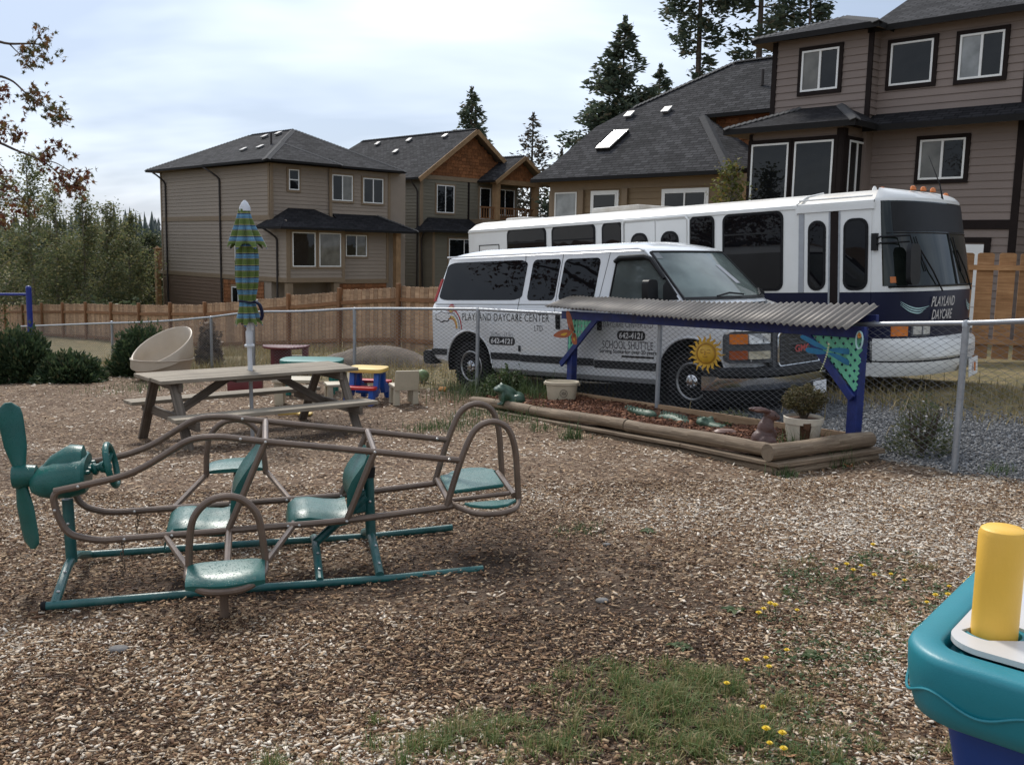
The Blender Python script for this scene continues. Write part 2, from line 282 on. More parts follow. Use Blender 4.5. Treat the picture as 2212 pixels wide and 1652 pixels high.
# ------------------------------------------------------------------ helpers
class MB:
    """collects shapes and links them as ONE mesh object"""
    def __init__(s): s.v, s.f, s.mi, s.sm, s.uv = [], [], [], [], []
    def add(s, vs, fs, mi=0, smooth=False, uvs=None):
        o = len(s.v); s.v += [tuple(p) for p in vs]
        for i, f in enumerate(fs):
            s.f.append([o + k for k in f]); s.mi.append(mi); s.sm.append(smooth); s.uv.append(uvs[i] if uvs else None)
    def obox(s, c, ex, ey, ez, mi=0):
        c, ex, ey, ez = (np.array(q, float) for q in (c, ex, ey, ez))     # half extents as vectors
        vs = [c + a * ex + b * ey + d * ez for a in (-1, 1) for b in (-1, 1) for d in (-1, 1)]
        fs = [(0, 1, 3, 2), (4, 6, 7, 5), (0, 4, 5, 1), (2, 3, 7, 6), (0, 2, 6, 4), (1, 5, 7, 3)]
        if np.dot(np.cross(ex, ey), ez) < 0: fs = [f[::-1] for f in fs]
        ax = [ex, ey, ez]; ln = [np.linalg.norm(a) for a in ax]; big = int(np.argmax(ln))
        uvs = []
        for f in fs:
            pts = [vs[k] - c for k in f]
            co = np.array([[p @ (a / max(l, 1e-9)) for a, l in zip(ax, ln)] for p in pts])
            rg = co.max(0) - co.min(0); oth = [k for k in range(3) if k != big and rg[k] > 1e-9] or [(big + 1) % 3]
            if rg[big] < 1e-9:
                q = [k for k in range(3) if k != big]; uvs.append([(a[q[0]], a[q[1]]) for a in co])
            else: uvs.append([(a[big], a[oth[0]] + 0.13 * oth[0]) for a in co])
        s.add(vs, fs, mi, False, uvs)
    def box(s, x0, x1, y0, y1, z0, z1, mi=0):
        s.obox(((x0 + x1) / 2, (y0 + y1) / 2, (z0 + z1) / 2), (abs(x1 - x0) / 2, 0, 0), (0, abs(y1 - y0) / 2, 0), (0, 0, abs(z1 - z0) / 2), mi)
    def bar(s, p, q, w, h, up=(0, 0, 1), mi=0):
        p, q = np.array(p, float), np.array(q, float); d = q - p; l = np.linalg.norm(d); d /= l
        side = np.cross(d, up); side /= np.linalg.norm(side); u = np.cross(side, d)
        s.obox((p + q) / 2, d * l / 2, side * w / 2, u * h / 2, mi)
    def tube(s, path, r, n=10, closed=False, caps=True, mi=0, smooth=True):
        P = [np.array(p, float) for p in path]; m = len(P)
        R = r if isinstance(r, (list, tuple)) else [r] * m
        T = []
        for i in range(m):
            a = P[(i - 1) % m] if (closed or i > 0) else P[i]; b = P[(i + 1) % m] if (closed or i < m - 1) else P[i]
            t = b - a; T.append(t / max(np.linalg.norm(t), 1e-9))
        ref = np.array((0, 0, 1.0)) if abs(T[0][2]) < 0.9 else np.array((1.0, 0, 0))
        nrm = np.cross(T[0], ref); nrm /= np.linalg.norm(nrm)
        vs, uvs_v, acc = [], [], 0.0
        for i in range(m):
            if i: acc += np.linalg.norm(P[i] - P[i - 1])
            nrm = nrm - T[i] * (nrm @ T[i]); nrm /= max(np.linalg.norm(nrm), 1e-9); bn = np.cross(T[i], nrm)
            for k in range(n):
                a = 2 * PI * k / n; vs.append(P[i] + R[i] * (math.cos(a) * nrm + math.sin(a) * bn))
            uvs_v.append(acc)
        fs, uvs = [], []
        for i in range(m if closed else m - 1):
            j = (i + 1) % m
            for k in range(n):
                k2 = (k + 1) % n; fs.append((i * n + k, i * n + k2, j * n + k2, j * n + k))
                w = 2 * PI * R[i] / n; uvs.append([(uvs_v[i], k * w), (uvs_v[i], (k + 1) * w), (uvs_v[j], (k + 1) * w), (uvs_v[j], k * w)])
        s.add(vs, fs, mi, smooth, uvs)
        if caps and not closed:
            o = len(s.v) - len(vs)
            for idx, rev in ((0, True), (m - 1, False)):
                ring = [vs[idx * n + k] for k in range(n)]
                if rev: ring = ring[::-1]
                s.add(ring, [tuple(range(n))], mi, False, [[(q / n, 0) for q in range(n)]])
    def lathe(s, prof, o=(0, 0, 0), axis=(0, 0, 1), n=24, mi=0, smooth=True, ang=None):
        """prof = [(r, h)...] turned round axis at o"""
        ax = np.array(axis, float); ax /= np.linalg.norm(ax); ref = np.array((1.0, 0, 0)) if abs(ax[0]) < 0.9 else np.array((0, 1.0, 0))
        a1 = np.cross(ax, ref); a1 /= np.linalg.norm(a1); a2 = np.cross(ax, a1); o = np.array(o, float)
        vs = [o + ax * h + r * (math.cos(2 * PI * k / n) * a1 + math.sin(2 * PI * k / n) * a2) for r, h in prof for k in range(n)]
        fs = [(i * n + k, i * n + (k + 1) % n, (i + 1) * n + (k + 1) % n, (i + 1) * n + k) for i in range(len(prof) - 1) for k in range(n)]
        s.add(vs, fs, mi, smooth)
        for idx, rev in ((0, True), (len(prof) - 1, False)):
            if prof[idx][0] > 1e-4:
                ring = vs[idx * n:(idx + 1) * n]; s.add(ring[::-1] if rev else ring, [tuple(range(n))], mi, False)
    def prism(s, pts, off, mi=0, smooth=False):
        """closed prism from a planar outline (3D points) pushed by off"""
        pts = [np.array(p, float) for p in pts]; off = np.array(off, float); n = len(pts)
        nr = sum((np.cross(pts[i] - pts[0], pts[(i + 1) % n] - pts[0]) for i in range(n)), np.zeros(3))
        if nr @ off > 0: pts = pts[::-1]
        top = [p + off for p in pts]
        s.add(pts + top, [tuple(range(n)), tuple(range(2 * n - 1, n - 1, -1))], mi, False)
        s.add(pts + top, [(i, i + n, (i + 1) % n + n, (i + 1) % n) for i in range(n)], mi, smooth)
    def loft(s, rings, closed=True, cap0=False, cap1=False, mi=0, smooth=True, mfun=None):
        n = len(rings[0]); vs = [p for r in rings for p in r]; lim = n if closed else n - 1
        fs = [(i * n + k, i * n + (k + 1) % n, (i + 1) * n + (k + 1) % n, (i + 1) * n + k) for i in range(len(rings) - 1) for k in range(lim)]
        o = len(s.v); s.v += [tuple(p) for p in vs]
        for q, f in enumerate(fs):
            s.f.append([o + k for k in f]); s.mi.append(mfun(q // lim, q % lim) if mfun else mi); s.sm.append(smooth); s.uv.append(None)
        if cap0: s.f.append([o + k for k in range(n)][::-1]); s.mi.append(mfun(0, 0) if mfun else mi); s.sm.append(False); s.uv.append(None)
        if cap1: s.f.append([o + (len(rings) - 1) * n + k for k in range(n)]); s.mi.append(mfun(len(rings) - 2, 0) if mfun else mi); s.sm.append(False); s.uv.append(None)
    def mesh(s, name, sharp=35):
        me = bpy.data.meshes.new(name); me.from_pydata(s.v, [], s.f)
        me.polygons.foreach_set('material_index', s.mi); me.polygons.foreach_set('use_smooth', s.sm)
        uvl = me.uv_layers.new(name='UVMap'); buf = np.zeros(len(me.loops) * 2, np.float32); q = 0; V = s.v
        for f, u in zip(s.f, s.uv):
            if u is None:
                p0, p1, p2 = (np.array(V[f[k]]) for k in (0, len(f) // 3 or 1, (2 * len(f)) // 3 or 2))
                n = np.cross(p1 - p0, p2 - p0); l = np.linalg.norm(n); n = n / l if l > 1e-12 else np.array((0, 0, 1.0))
                h = np.cross((0, 0, 1.0), n); hl = np.linalg.norm(h); h = h / hl if hl > 1e-4 else np.array((1.0, 0, 0)); w = np.cross(n, h)
                u = [(np.array(V[k]) @ h, np.array(V[k]) @ w) for k in f]
            for a in u: buf[q] = a[0]; buf[q + 1] = a[1]; q += 2
        uvl.data.foreach_set('uv', buf)
        if any(s.sm): me.set_sharp_from_angle(angle=math.radians(sharp))
        me.update(); return me
    def build(s, name, mats, parent=None, bevel=0.0, seg=1, sharp=35):
        me = s.mesh(name, sharp)
        for m in (mats if isinstance(mats, (list, tuple)) else [mats]): me.materials.append(MT[m] if isinstance(m, str) else m)
        if bevel: bevel_mesh(me, bevel, seg)
        return link(name, me, parent)
def bevel_mesh(me, w, seg=1):
    bm = bmesh.new(); bm.from_mesh(me); bmesh.ops.remove_doubles(bm, verts=bm.verts, dist=1e-5)
    ed = [e for e in bm.edges if len(e.link_faces) == 2 and e.calc_face_angle(0) > 0.6]
    bmesh.ops.bevel(bm, geom=ed, offset=w, segments=seg, profile=0.6, affect='EDGES', clamp_overlap=True)
    if seg > 1:
        for f in bm.faces: f.smooth = True
    bm.to_mesh(me); bm.free()
    if seg > 1: me.set_sharp_from_angle(angle=math.radians(40))
def link(name, me, parent=None):
    o = bpy.data.objects.new(name, me); COL.objects.link(o)
    if parent is not None: o.parent = parent
    return o
def tag(o, label=None, cat=None, group=None, kind=None):
    if label: o['label'] = label
    if cat: o['category'] = cat
    if group: o['group'] = group
    if kind: o['kind'] = kind
    return o
def thing(name, label, cat, loc=(0, 0, 0), rz=0.0, group=None, mat=None):
    o = bpy.data.objects.new(name, None); COL.objects.link(o); o.empty_display_size = 0.2
    if mat is not None: o.matrix_world = mat
    else: o.location = loc; o.rotation_euler = (0, 0, rz)
    return tag(o, label, cat, group)
def frame(o, x, y, z):
    m = Matrix.Identity(4)
    for i in range(3): m[i][0], m[i][1], m[i][2], m[i][3] = x[i], y[i], z[i], o[i]
    return m
def piece(name, me, parent, loc, rot=(0, 0, 0), scale=(1, 1, 1)):
    o = bpy.data.objects.new(name, me); COL.objects.link(o); o.parent = parent
    o.location = loc; o.rotation_euler = rot; o.scale = scale; return o
def copy_tree(o, parent=None):
    c = o.copy(); COL.objects.link(c); c.parent = parent
    for ch in list(o.children): copy_tree(ch, c)
    return c
def spline(pts, k=6, closed=False):
    P = [np.array(p, float) for p in pts]; n = len(P); out = []
    for i in range(n if closed else n - 1):
        if closed: a, b, c, d = P[(i - 1) % n], P[i], P[(i + 1) % n], P[(i + 2) % n]
        else: a, b, c, d = P[max(i - 1, 0)], P[i], P[i + 1], P[min(i + 2, n - 1)]
        for j in range(k):
            t = j / k; out.append(0.5 * (2 * b + (c - a) * t + (2 * a - 5 * b + 4 * c - d) * t * t + (3 * b - a - 3 * c + d) * t ** 3))
    if not closed: out.append(P[-1])
    return out
def fillet(pts, r, k=5):
    """polyline with rounded corners"""
    P = [np.array(p, float) for p in pts]; out = [P[0]]
    for i in range(1, len(P) - 1):
        a, b, c = P[i - 1], P[i], P[i + 1]; d1, d2 = np.linalg.norm(a - b), np.linalg.norm(c - b); q = min(r, d1 * 0.45, d2 * 0.45)
        p, s = b + (a - b) / d1 * q, b + (c - b) / d2 * q
        for j in range(k + 1):
            t = j / k; out.append((1 - t) ** 2 * p + 2 * t * (1 - t) * b + t * t * s)
    out.append(P[-1]); return out
def rrect(a0, a1, b0, b1, r, n=5):
    r = min(r, abs(a1 - a0) / 2 - 1e-4, abs(b1 - b0) / 2 - 1e-4); out = []
    for cx, cy, s in ((a1 - r, b1 - r, 0), (a0 + r, b1 - r, 1), (a0 + r, b0 + r, 2), (a1 - r, b0 + r, 3)):
        for j in range(n + 1):
            t = (s + j / n) * PI / 2; out.append((cx + r * math.cos(t), cy + r * math.sin(t)))
    return out
def npmesh(name, verts, faces, mat, parent=None, tone=None, smooth=False, link_it=True):
    """verts (N,3); faces (M,k) int array: fast path for big scatters"""
    me = bpy.data.meshes.new(name); M_, k = faces.shape
    me.vertices.add(len(verts)); me.vertices.foreach_set('co', np.asarray(verts, np.float32).ravel())
    me.loops.add(M_ * k); me.loops.foreach_set('vertex_index', faces.astype(np.int32).ravel())
    me.polygons.add(M_); me.polygons.foreach_set('loop_start', np.arange(0, M_ * k, k, dtype=np.int32))
    if smooth: me.polygons.foreach_set('use_smooth', np.ones(M_, bool))
    if tone is not None:
        at = me.attributes.new('tone', 'FLOAT', 'POINT'); at.data.foreach_set('value', np.asarray(tone, np.float32))
    me.update(calc_edges=True); me.validate()
    for q in (mat if isinstance(mat, (list, tuple)) else [mat]): me.materials.append(MT[q] if isinstance(q, str) else q)
    return link(name, me, parent) if link_it else me
def rotmats(n, tilt=1.0):
    """random orientation: yaw free, normal tilted up to `tilt` from vertical"""
    a = nrg.uniform(0, 2 * PI, n); th = nrg.normal(0, tilt, n); ph = nrg.uniform(0, 2 * PI, n)
    ex = np.stack([np.cos(a), np.sin(a), np.zeros(n)], 1)
    nz = np.stack([np.sin(th) * np.cos(ph), np.sin(th) * np.sin(ph), np.cos(th)], 1)
    ex = ex - nz * (ex * nz).sum(1)[:, None]; ex /= np.linalg.norm(ex, axis=1)[:, None]
    return ex, np.cross(nz, ex), nz
def leaf_cloud(C, size, tilt=1.2, aspect=0.55, jitter=0.35):
    """(verts, faces) of 4-corner leaf-shaped faces centred at C"""
    n = len(C); ex, ey, nz = rotmats(n, tilt); s = size * nrg.uniform(1 - jitter, 1 + jitter, n)[:, None]
    v = np.stack([C - ex * s, C - ey * s * aspect + nz * s * 0.15, C + ex * s, C + ey * s * aspect + nz * s * 0.15], 1).reshape(-1, 3)
    return v, np.arange(n * 4).reshape(-1, 4)
def blob(name, parts, mat, parent=None, voxel=0.012, smooth_it=4):
    """ellipsoids fused into one continuous surface"""
    bm = bmesh.new()
    for c, r, *rot in parts:
        m = Matrix.Translation(c) @ (rot[0].to_4x4() if rot else Matrix.Identity(4)) @ Matrix.Diagonal((*r, 1))
        bmesh.ops.create_icosphere(bm, subdivisions=3, radius=1.0, matrix=m)
    me = bpy.data.meshes.new(name); bm.to_mesh(me); bm.free()
    o = bpy.data.objects.new('tmp', me); COL.objects.link(o)
    md = o.modifiers.new('r', 'REMESH'); md.mode = 'VOXEL'; md.voxel_size = voxel
    ms = o.modifiers.new('s', 'SMOOTH'); ms.iterations = smooth_it; ms.factor = 0.5
    dg = bpy.context.evaluated_depsgraph_get(); me2 = bpy.data.meshes.new_from_object(o.evaluated_get(dg))
    bpy.data.objects.remove(o); bpy.data.meshes.remove(me); me2.name = name
    me2.polygons.foreach_set('use_smooth', np.ones(len(me2.polygons), bool))
    me2.materials.clear(); me2.materials.append(MT[mat] if isinstance(mat, str) else mat)
    return link(name, me2, parent)
def Rx(a): return Matrix.Rotation(a, 3, 'X')
def Ry(a): return Matrix.Rotation(a, 3, 'Y')
def Rz(a): return Matrix.Rotation(a, 3, 'Z')
def lettering(name, body, fn, w=None, h=None, mat='print_black', parent=None, bold=0.0, shear=0.0, depth=0.002, space=1.0):
    """flat print: text turned to a mesh, fitted to w x h (centred), each vertex placed by fn(a, b, out)"""
    cu = bpy.data.curves.new(name, 'FONT'); cu.body = body; cu.align_x = 'CENTER'; cu.align_y = 'CENTER'
    cu.offset = bold; cu.shear = shear; cu.extrude = 0.0; cu.space_character = space; cu.resolution_u = 3
    o = bpy.data.objects.new('tmp', cu); COL.objects.link(o)
    dg = bpy.context.evaluated_depsgraph_get(); me = bpy.data.meshes.new_from_object(o.evaluated_get(dg))
    bpy.data.objects.remove(o); bpy.data.curves.remove(cu)
    co = np.array([v.co[:] for v in me.vertices]); mn, mx_ = co.min(0), co.max(0); c = (mn + mx_) / 2; sz = mx_ - mn
    fx = w / sz[0] if w else h / sz[1]; fy = h / sz[1] if h else fx
    if w and not h: fy = fx
    for v in me.vertices:
        a, b = (v.co[0] - c[0]) * fx, (v.co[1] - c[1]) * fy; v.co = fn(a, b, depth)
    me.name = name; me.materials.clear(); me.materials.append(MT[mat])
    return link(name, me, parent)

# ------------------------------------------------------------------ ground shape
GA, GB = 0.0415, -0.0311
def G(x, y):
    x = np.asarray(x, float); y = np.asarray(y, float)
    z = GA * np.clip(x, -25, 12) + GB * np.clip(y, -6, 45)
    z = z - 0.28 * np.clip((y - 22) / 8, 0, 1) * np.clip((2 - x) / 6, 0, 1)
    z = z - 0.10 * np.exp(-((x + 2.9) ** 2 + (y - 10.8) ** 2) / 3.0)
    z = z - 0.05 * np.exp(-((x + 1.2) ** 2 + (y - 5.4) ** 2) / 0.55) + 0.035 * np.exp(-((x + 0.05) ** 2 + (y - 5.6) ** 2) / 0.06)
    return z + 0.012 * np.sin(1.9 * x + 0.7 * y) + 0.010 * np.sin(0.8 * x - 2.3 * y + 1) + 0.006 * np.sin(4.7 * x + 3.1 * y)
def g(x, y): return float(G(x, y))
gu = Vector((0.7071, -0.7071, 0.0513)).normalized(); gv = Vector((0.7071, 0.7071, 0.0074)).normalized()
gn = gu.cross(gv).normalized(); gv = gn.cross(gu)
# chain link fence line: P0 + t*D
FP0, FD = np.array((0.58, 12.86)), np.array((0.5, -0.866))
def fence_side(x, y):           # > 0 = behind the fence
    s1 = (x - FP0[0]) * 0.866 + (y - FP0[1]) * 0.5
    s2 = (x + 0.50) * 0.649 + (y - 13.79) * 0.761
    return np.where(np.asarray(x) > -0.5, s1, np.maximum(s2, s1 - 99))
# ------------------------------------------------------------------ ground sheet
def axis(lo, hi, dense, step, grow=1.25):
    a = list(np.arange(dense[0], dense[1] + 1e-6, step)); s = step
    while a[-1] < hi: s *= grow; a.append(a[-1] + s)
    s = step
    while a[0] > lo: s *= grow; a.insert(0, a[0] - s)
    return np.array(a)
gx, gy = axis(-1500, 1500, (-8, 8), 0.09), axis(-300, 2200, (1, 18), 0.10)
XX, YY = np.meshgrid(gx, gy)
sidev = fence_side(XX, YY)
wob = 0.25 * np.sin(3.1 * XX + 1.3 * YY) + 0.15 * np.sin(7.3 * XX - 4.1 * YY)
def sst(a, b, x): t = np.clip((x - a) / (b - a), 0, 1); return t * t * (3 - 2 * t)
behind = np.maximum(sst(-0.05, 0.15, sidev + 0.25 * wob), sst(17.6, 18.6, YY + wob))
gravel = behind * sst(0.2, 1.4, XX + wob) * (1 - sst(2.3, 3.3, sidev + wob))
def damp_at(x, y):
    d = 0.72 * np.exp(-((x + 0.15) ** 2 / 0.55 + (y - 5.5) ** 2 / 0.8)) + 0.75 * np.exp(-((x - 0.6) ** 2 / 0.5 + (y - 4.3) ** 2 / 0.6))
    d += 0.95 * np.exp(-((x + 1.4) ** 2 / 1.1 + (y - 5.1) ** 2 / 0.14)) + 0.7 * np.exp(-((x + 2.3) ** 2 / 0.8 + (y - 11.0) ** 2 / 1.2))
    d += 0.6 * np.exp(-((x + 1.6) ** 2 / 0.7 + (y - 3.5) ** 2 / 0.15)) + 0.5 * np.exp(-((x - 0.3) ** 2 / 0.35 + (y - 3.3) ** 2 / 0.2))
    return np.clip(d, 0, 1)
def pale_at(x, y):
    return np.clip(1.25 * np.exp(-((x - 2.7) ** 2 / 1.8 + (y - 5.9) ** 2 / 2.6)) + 0.5 * np.exp(-((x - 1.3) ** 2 / 0.6 + (y - 2.7) ** 2 / 0.4)) + 0.35 * np.exp(-((x + 0.6) ** 2 / 0.5 + (y - 3.0) ** 2 / 0.3)), 0, 1)
damp, pale = damp_at(XX, YY), pale_at(XX, YY)
ny, nx = XX.shape
V_ = np.stack([XX, YY, G(XX, YY)], 2).reshape(-1, 3)
idx = np.arange(ny * nx).reshape(ny, nx)
F_ = np.stack([idx[:-1, :-1], idx[:-1, 1:], idx[1:, 1:], idx[1:, :-1]], 2).reshape(-1, 4)
m, nt_, b = shade('ground_mix'); lk = nt_.links.new
geo = mnode(nt_, 'ShaderNodeNewGeometry')
def attr(nm): return mnode(nt_, 'ShaderNodeAttribute', attribute_name=nm).outputs['Fac']
vor = mnode(nt_, 'ShaderNodeTexVoronoi', Scale=48.0); vor.inputs['Randomness'].default_value = 1.0; lk(geo.outputs['Position'], vor.inputs['Vector'])
spx = mnode(nt_, 'ShaderNodeSeparateColor'); lk(vor.outputs['Color'], spx.inputs[0])
nb = mnode(nt_, 'ShaderNodeTexNoise', Scale=1.6, Detail=8, Roughness=0.7); lk(geo.outputs['Position'], nb.inputs['Vector'])
av = mnode(nt_, 'ShaderNodeMath', operation='MULTIPLY_ADD'); av.inputs[1].default_value = 0.55; lk(spx.outputs[0], av.inputs[0])
sc_ = mnode(nt_, 'ShaderNodeMath', operation='MULTIPLY'); sc_.inputs[1].default_value = 0.45; lk(nb.outputs['Fac'], sc_.inputs[0]); lk(sc_.outputs[0], av.inputs[2])
chip = rampnode(nt_, av.outputs[0], [(0.15, (0.050, 0.028, 0.016)), (0.4, (0.115, 0.070, 0.043)), (0.62, (0.21, 0.145, 0.095)), (0.85, (0.34, 0.27, 0.20))])
vg = mnode(nt_, 'ShaderNodeTexVoronoi', Scale=26.0); lk(geo.outputs['Position'], vg.inputs['Vector']); sg = mnode(nt_, 'ShaderNodeSeparateColor'); lk(vg.outputs['Color'], sg.inputs[0])
grav = rampnode(nt_, sg.outputs[0], [(0.0, (0.05, 0.056, 0.066)), (0.5, (0.11, 0.12, 0.135)), (1.0, (0.22, 0.23, 0.25))])
nd = mnode(nt_, 'ShaderNodeTexNoise', Scale=2.6, Detail=9, Roughness=0.72); lk(geo.outputs['Position'], nd.inputs['Vector'])
dry = rampnode(nt_, nd.outputs['Fac'], [(0.3, (0.075, 0.070, 0.035)), (0.45, (0.15, 0.125, 0.06)), (0.6, (0.24, 0.185, 0.095)), (0.75, (0.13, 0.105, 0.075))])
def mixc(f, a, c_):
    x = mnode(nt_, 'ShaderNodeMix', data_type='RGBA'); lk(f, x.inputs[0])
    for s_, q in ((6, a), (7, c_)):
        if isinstance(q, tuple): x.inputs[s_].default_value = (*q, 1)
        else: lk(q, x.inputs[s_])
    return x.outputs[2]
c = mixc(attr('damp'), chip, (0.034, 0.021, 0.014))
c = mixc(attr('behind'), c, dry); c = mixc(attr('gravel'), c, grav)
lk(c, b.inputs['Base Color']); b.inputs['Roughness'].default_value = 0.92; b.inputs['Specular IOR Level'].default_value = 0.2
addbump(nt_, b, vor.outputs['Distance'], 0.8, 0.02)
ground = npmesh('ground', V_, F_, m, smooth=True)
for nm, a in (('damp', damp), ('behind', behind), ('gravel', gravel)):
    q = ground.data.attributes.new(nm, 'FLOAT', 'POINT'); q.data.foreach_set('value', a.astype(np.float32).ravel())
tag(ground, kind='structure')

# ------------------------------------------------------------------ loose chips, gravel, bark
def flakes(x, y, z, ln, wd, th, tilt):
    n = len(x); ex, ey, nz = rotmats(n, tilt); C = np.stack([x, y, z], 1)
    ln, wd, th = (q[:, None] for q in (ln, wd, th))
    k = nrg.uniform(0.55, 1.0, (n, 4)); top = []
    for q, (a, b_) in enumerate(((-1, -1), (1, -1), (1, 1), (-1, 1))):
        top.append(C + ex * ln * a * k[:, q][:, None] + ey * wd * b_ * nrg.uniform(0.6, 1.0, n)[:, None] + nz * th)
    bot = [t - nz * (2 * th) for t in top]
    v = np.stack(top + bot, 1).reshape(-1, 3); o = (np.arange(n) * 8)[:, None]
    f = np.concatenate([o + np.array(q) for q in ((0, 1, 2, 3), (0, 4, 5, 1), (1, 5, 6, 2), (2, 6, 7, 3), (3, 7, 4, 0))])
    return v, f
def tonemat(name, stops, rough=0.85):
    m, nt, b = shade(name); a = mnode(nt, 'ShaderNodeAttribute', attribute_name='tone'); g_ = mnode(nt, 'ShaderNodeNewGeometry')
    c = rampnode(nt, a.outputs['Fac'], stops); hs = mnode(nt, 'ShaderNodeHueSaturation')
    mr = mnode(nt, 'ShaderNodeMapRange'); mr.inputs[3].default_value = 0.8; mr.inputs[4].default_value = 1.2; nt.links.new(g_.outputs['Random Per Island'], mr.inputs[0])
    nt.links.new(mr.outputs[0], hs.inputs['Value']); nt.links.new(c, hs.inputs['Color']); nt.links.new(hs.outputs[0], b.inputs['Base Color'])
    b.inputs['Roughness'].default_value = rough; b.inputs['Specular IOR Level'].default_value = 0.3; return m
chipmat = tonemat('wood_chip', [(0.0, (0.034, 0.018, 0.010)), (0.25, (0.110, 0.055, 0.027)), (0.5, (0.250, 0.150, 0.080)), (0.72, (0.41, 0.29, 0.175)), (1.0, (0.62, 0.55, 0.46))], 0.8)
def in_bed(x, y, pad=0.0):
    t = (x - FP0[0]) * 0.5 - (y - FP0[1]) * 0.866; s = -fence_side(np.maximum(x, -0.49), y)
    return (t > -0.02 - pad) & (t < 5.2 + pad) & (s > -0.1 - pad) & (s < 1.2 + pad)
def sector(n, y0, y1, k=0.60, off=0.3):
    y = np.sqrt(nrg.uniform(y0 ** 2, y1 ** 2, n)); x = nrg.uniform(-1, 1, n) * (k * y + off); return x, y
CV, CF, CT, base = [], [], [], 0
def on_grass(x, y):        # foreground lawn patch
    q = np.exp(-((x - 0.62) ** 2 / 0.11 + (y - 3.60) ** 2 / 0.055))
    q = np.maximum(q, 0.95 * np.exp(-((x - 0.72) ** 2 / 0.14 + (y - 3.20) ** 2 / 0.07)))
    q = np.maximum(q, 0.75 * np.exp(-((x - 0.10) ** 2 / 0.07 + (y - 3.22) ** 2 / 0.035)))
    q = np.maximum(q, 0.7 * np.exp(-((x + 0.22) ** 2 / 0.05 + (y - 3.12) ** 2 / 0.02)))
    q = np.maximum(q, 0.5 * np.exp(-((x + 0.75) ** 2 / 0.03 + (y - 3.02) ** 2 / 0.006)))
    return q
for n, y0, y1, ls in ((92000, 2.75, 4.5, 0.86), (90000, 4.5, 7.5, 0.95), (56000, 7.5, 12.0, 1.25), (32000, 12.0, 18.6, 1.8)):
    x, y = sector(n, y0, y1)
    keep = (fence_side(x, y) < nrg.uniform(-0.05, 0.12, n)) & ~in_bed(x, y) & (y < 18.2 + nrg.normal(0, 0.25, n))
    dm, pl = damp_at(x, y), pale_at(x, y)
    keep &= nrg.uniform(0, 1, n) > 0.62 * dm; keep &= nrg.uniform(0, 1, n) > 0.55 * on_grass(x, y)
    # a bare patch of trodden soil at the right foreground
    keep &= nrg.uniform(0, 1, n) > 0.75 * np.exp(-((x - 1.36) ** 2 / 0.035 + (y - 3.2) ** 2 / 0.02))
    x, y, dm, pl = x[keep], y[keep], dm[keep], pl[keep]; n = len(x)
    ln = nrg.gamma(2.3, 0.0043, n).clip(0.0035, 0.036) * ls; wd = (ln * nrg.uniform(0.16, 0.60, n)).clip(0.002, 0.008 * ls); th = nrg.uniform(0.0006, 0.0020, n)
    z = G(x, y) + nrg.uniform(0.001, 0.016, n)
    v, f = flakes(x, y, z, ln, wd, th, 0.27)
    if y0 > 7: f = f[:n]
    patch = 0.10 * np.sin(1.7 * x + 2.9 * y) + 0.07 * np.sin(4.3 * x - 3.7 * y + 2) + 0.05 * np.sin(9 * x + 7 * y)
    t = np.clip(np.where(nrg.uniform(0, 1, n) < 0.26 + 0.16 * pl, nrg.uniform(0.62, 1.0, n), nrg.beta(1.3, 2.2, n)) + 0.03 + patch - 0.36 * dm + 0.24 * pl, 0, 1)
    CV.append(v); CF.append(f + base); CT.append(np.repeat(t, 8)); base += len(v)
tag(npmesh('wood_chips', np.concatenate(CV), np.concatenate(CF), chipmat, tone=np.concatenate(CT)), 'loose wood chip mulch covering the playground', 'wood chips', kind='stuff')
gravmat = tonemat('gravel_stone', [(0.0, (0.040, 0.041, 0.043)), (0.5, (0.105, 0.106, 0.108)), (1.0, (0.27, 0.27, 0.272))], 0.75)
x = nrg.uniform(0.6, 8, 85000); y = nrg.uniform(6.0, 14.5, 85000); s = fence_side(x, y)
keep = (s > 0.02) & (s < 3.0 + nrg.normal(0, 0.3, 85000)) & (np.abs(x) < 0.62 * y)
x, y = x[keep], y[keep]; n = len(x); ln = nrg.uniform(0.006, 0.017, n)
v, f = flakes(x, y, G(x, y) + nrg.uniform(0.002, 0.014, n), ln, ln * nrg.uniform(0.6, 1, n), ln * nrg.uniform(0.3, 0.55, n), 0.6)
tag(npmesh('gravel', v, f, gravmat, tone=np.repeat(nrg.beta(2, 2.2, n), 8)), 'loose grey driveway gravel beyond the wire fence', 'gravel', kind='stuff')
n = 15000; t = nrg.uniform(0.08, 5.1, n); s = nrg.uniform(0.02, 1.1, n)
x = FP0[0] + t * 0.5 - s * 0.866; y = FP0[1] - t * 0.866 - s * 0.5
BEDZ = lambda x, y: G(x, y) + 0.10
ln = nrg.gamma(3, 0.006, n).clip(0.008, 0.05)
v, f = flakes(x, y, BEDZ(x, y) + nrg.uniform(-0.01, 0.035, n) + 0.02 * np.sin(5 * x) * np.sin(4 * y), ln, ln * nrg.uniform(0.2, 0.5, n), nrg.uniform(0.001, 0.003, n), 0.6)
barkmat = tonemat('bark_mulch', [(0.0, (0.030, 0.012, 0.008)), (0.4, (0.115, 0.045, 0.024)), (0.75, (0.22, 0.095, 0.048)), (1.0, (0.36, 0.21, 0.125))])
tag(npmesh('bark_mulch', v, f, barkmat, tone=np.repeat(nrg.beta(1.8, 2.2, n), 8)), 'reddish bark mulch filling the raised log bed', 'bark mulch', kind='stuff')

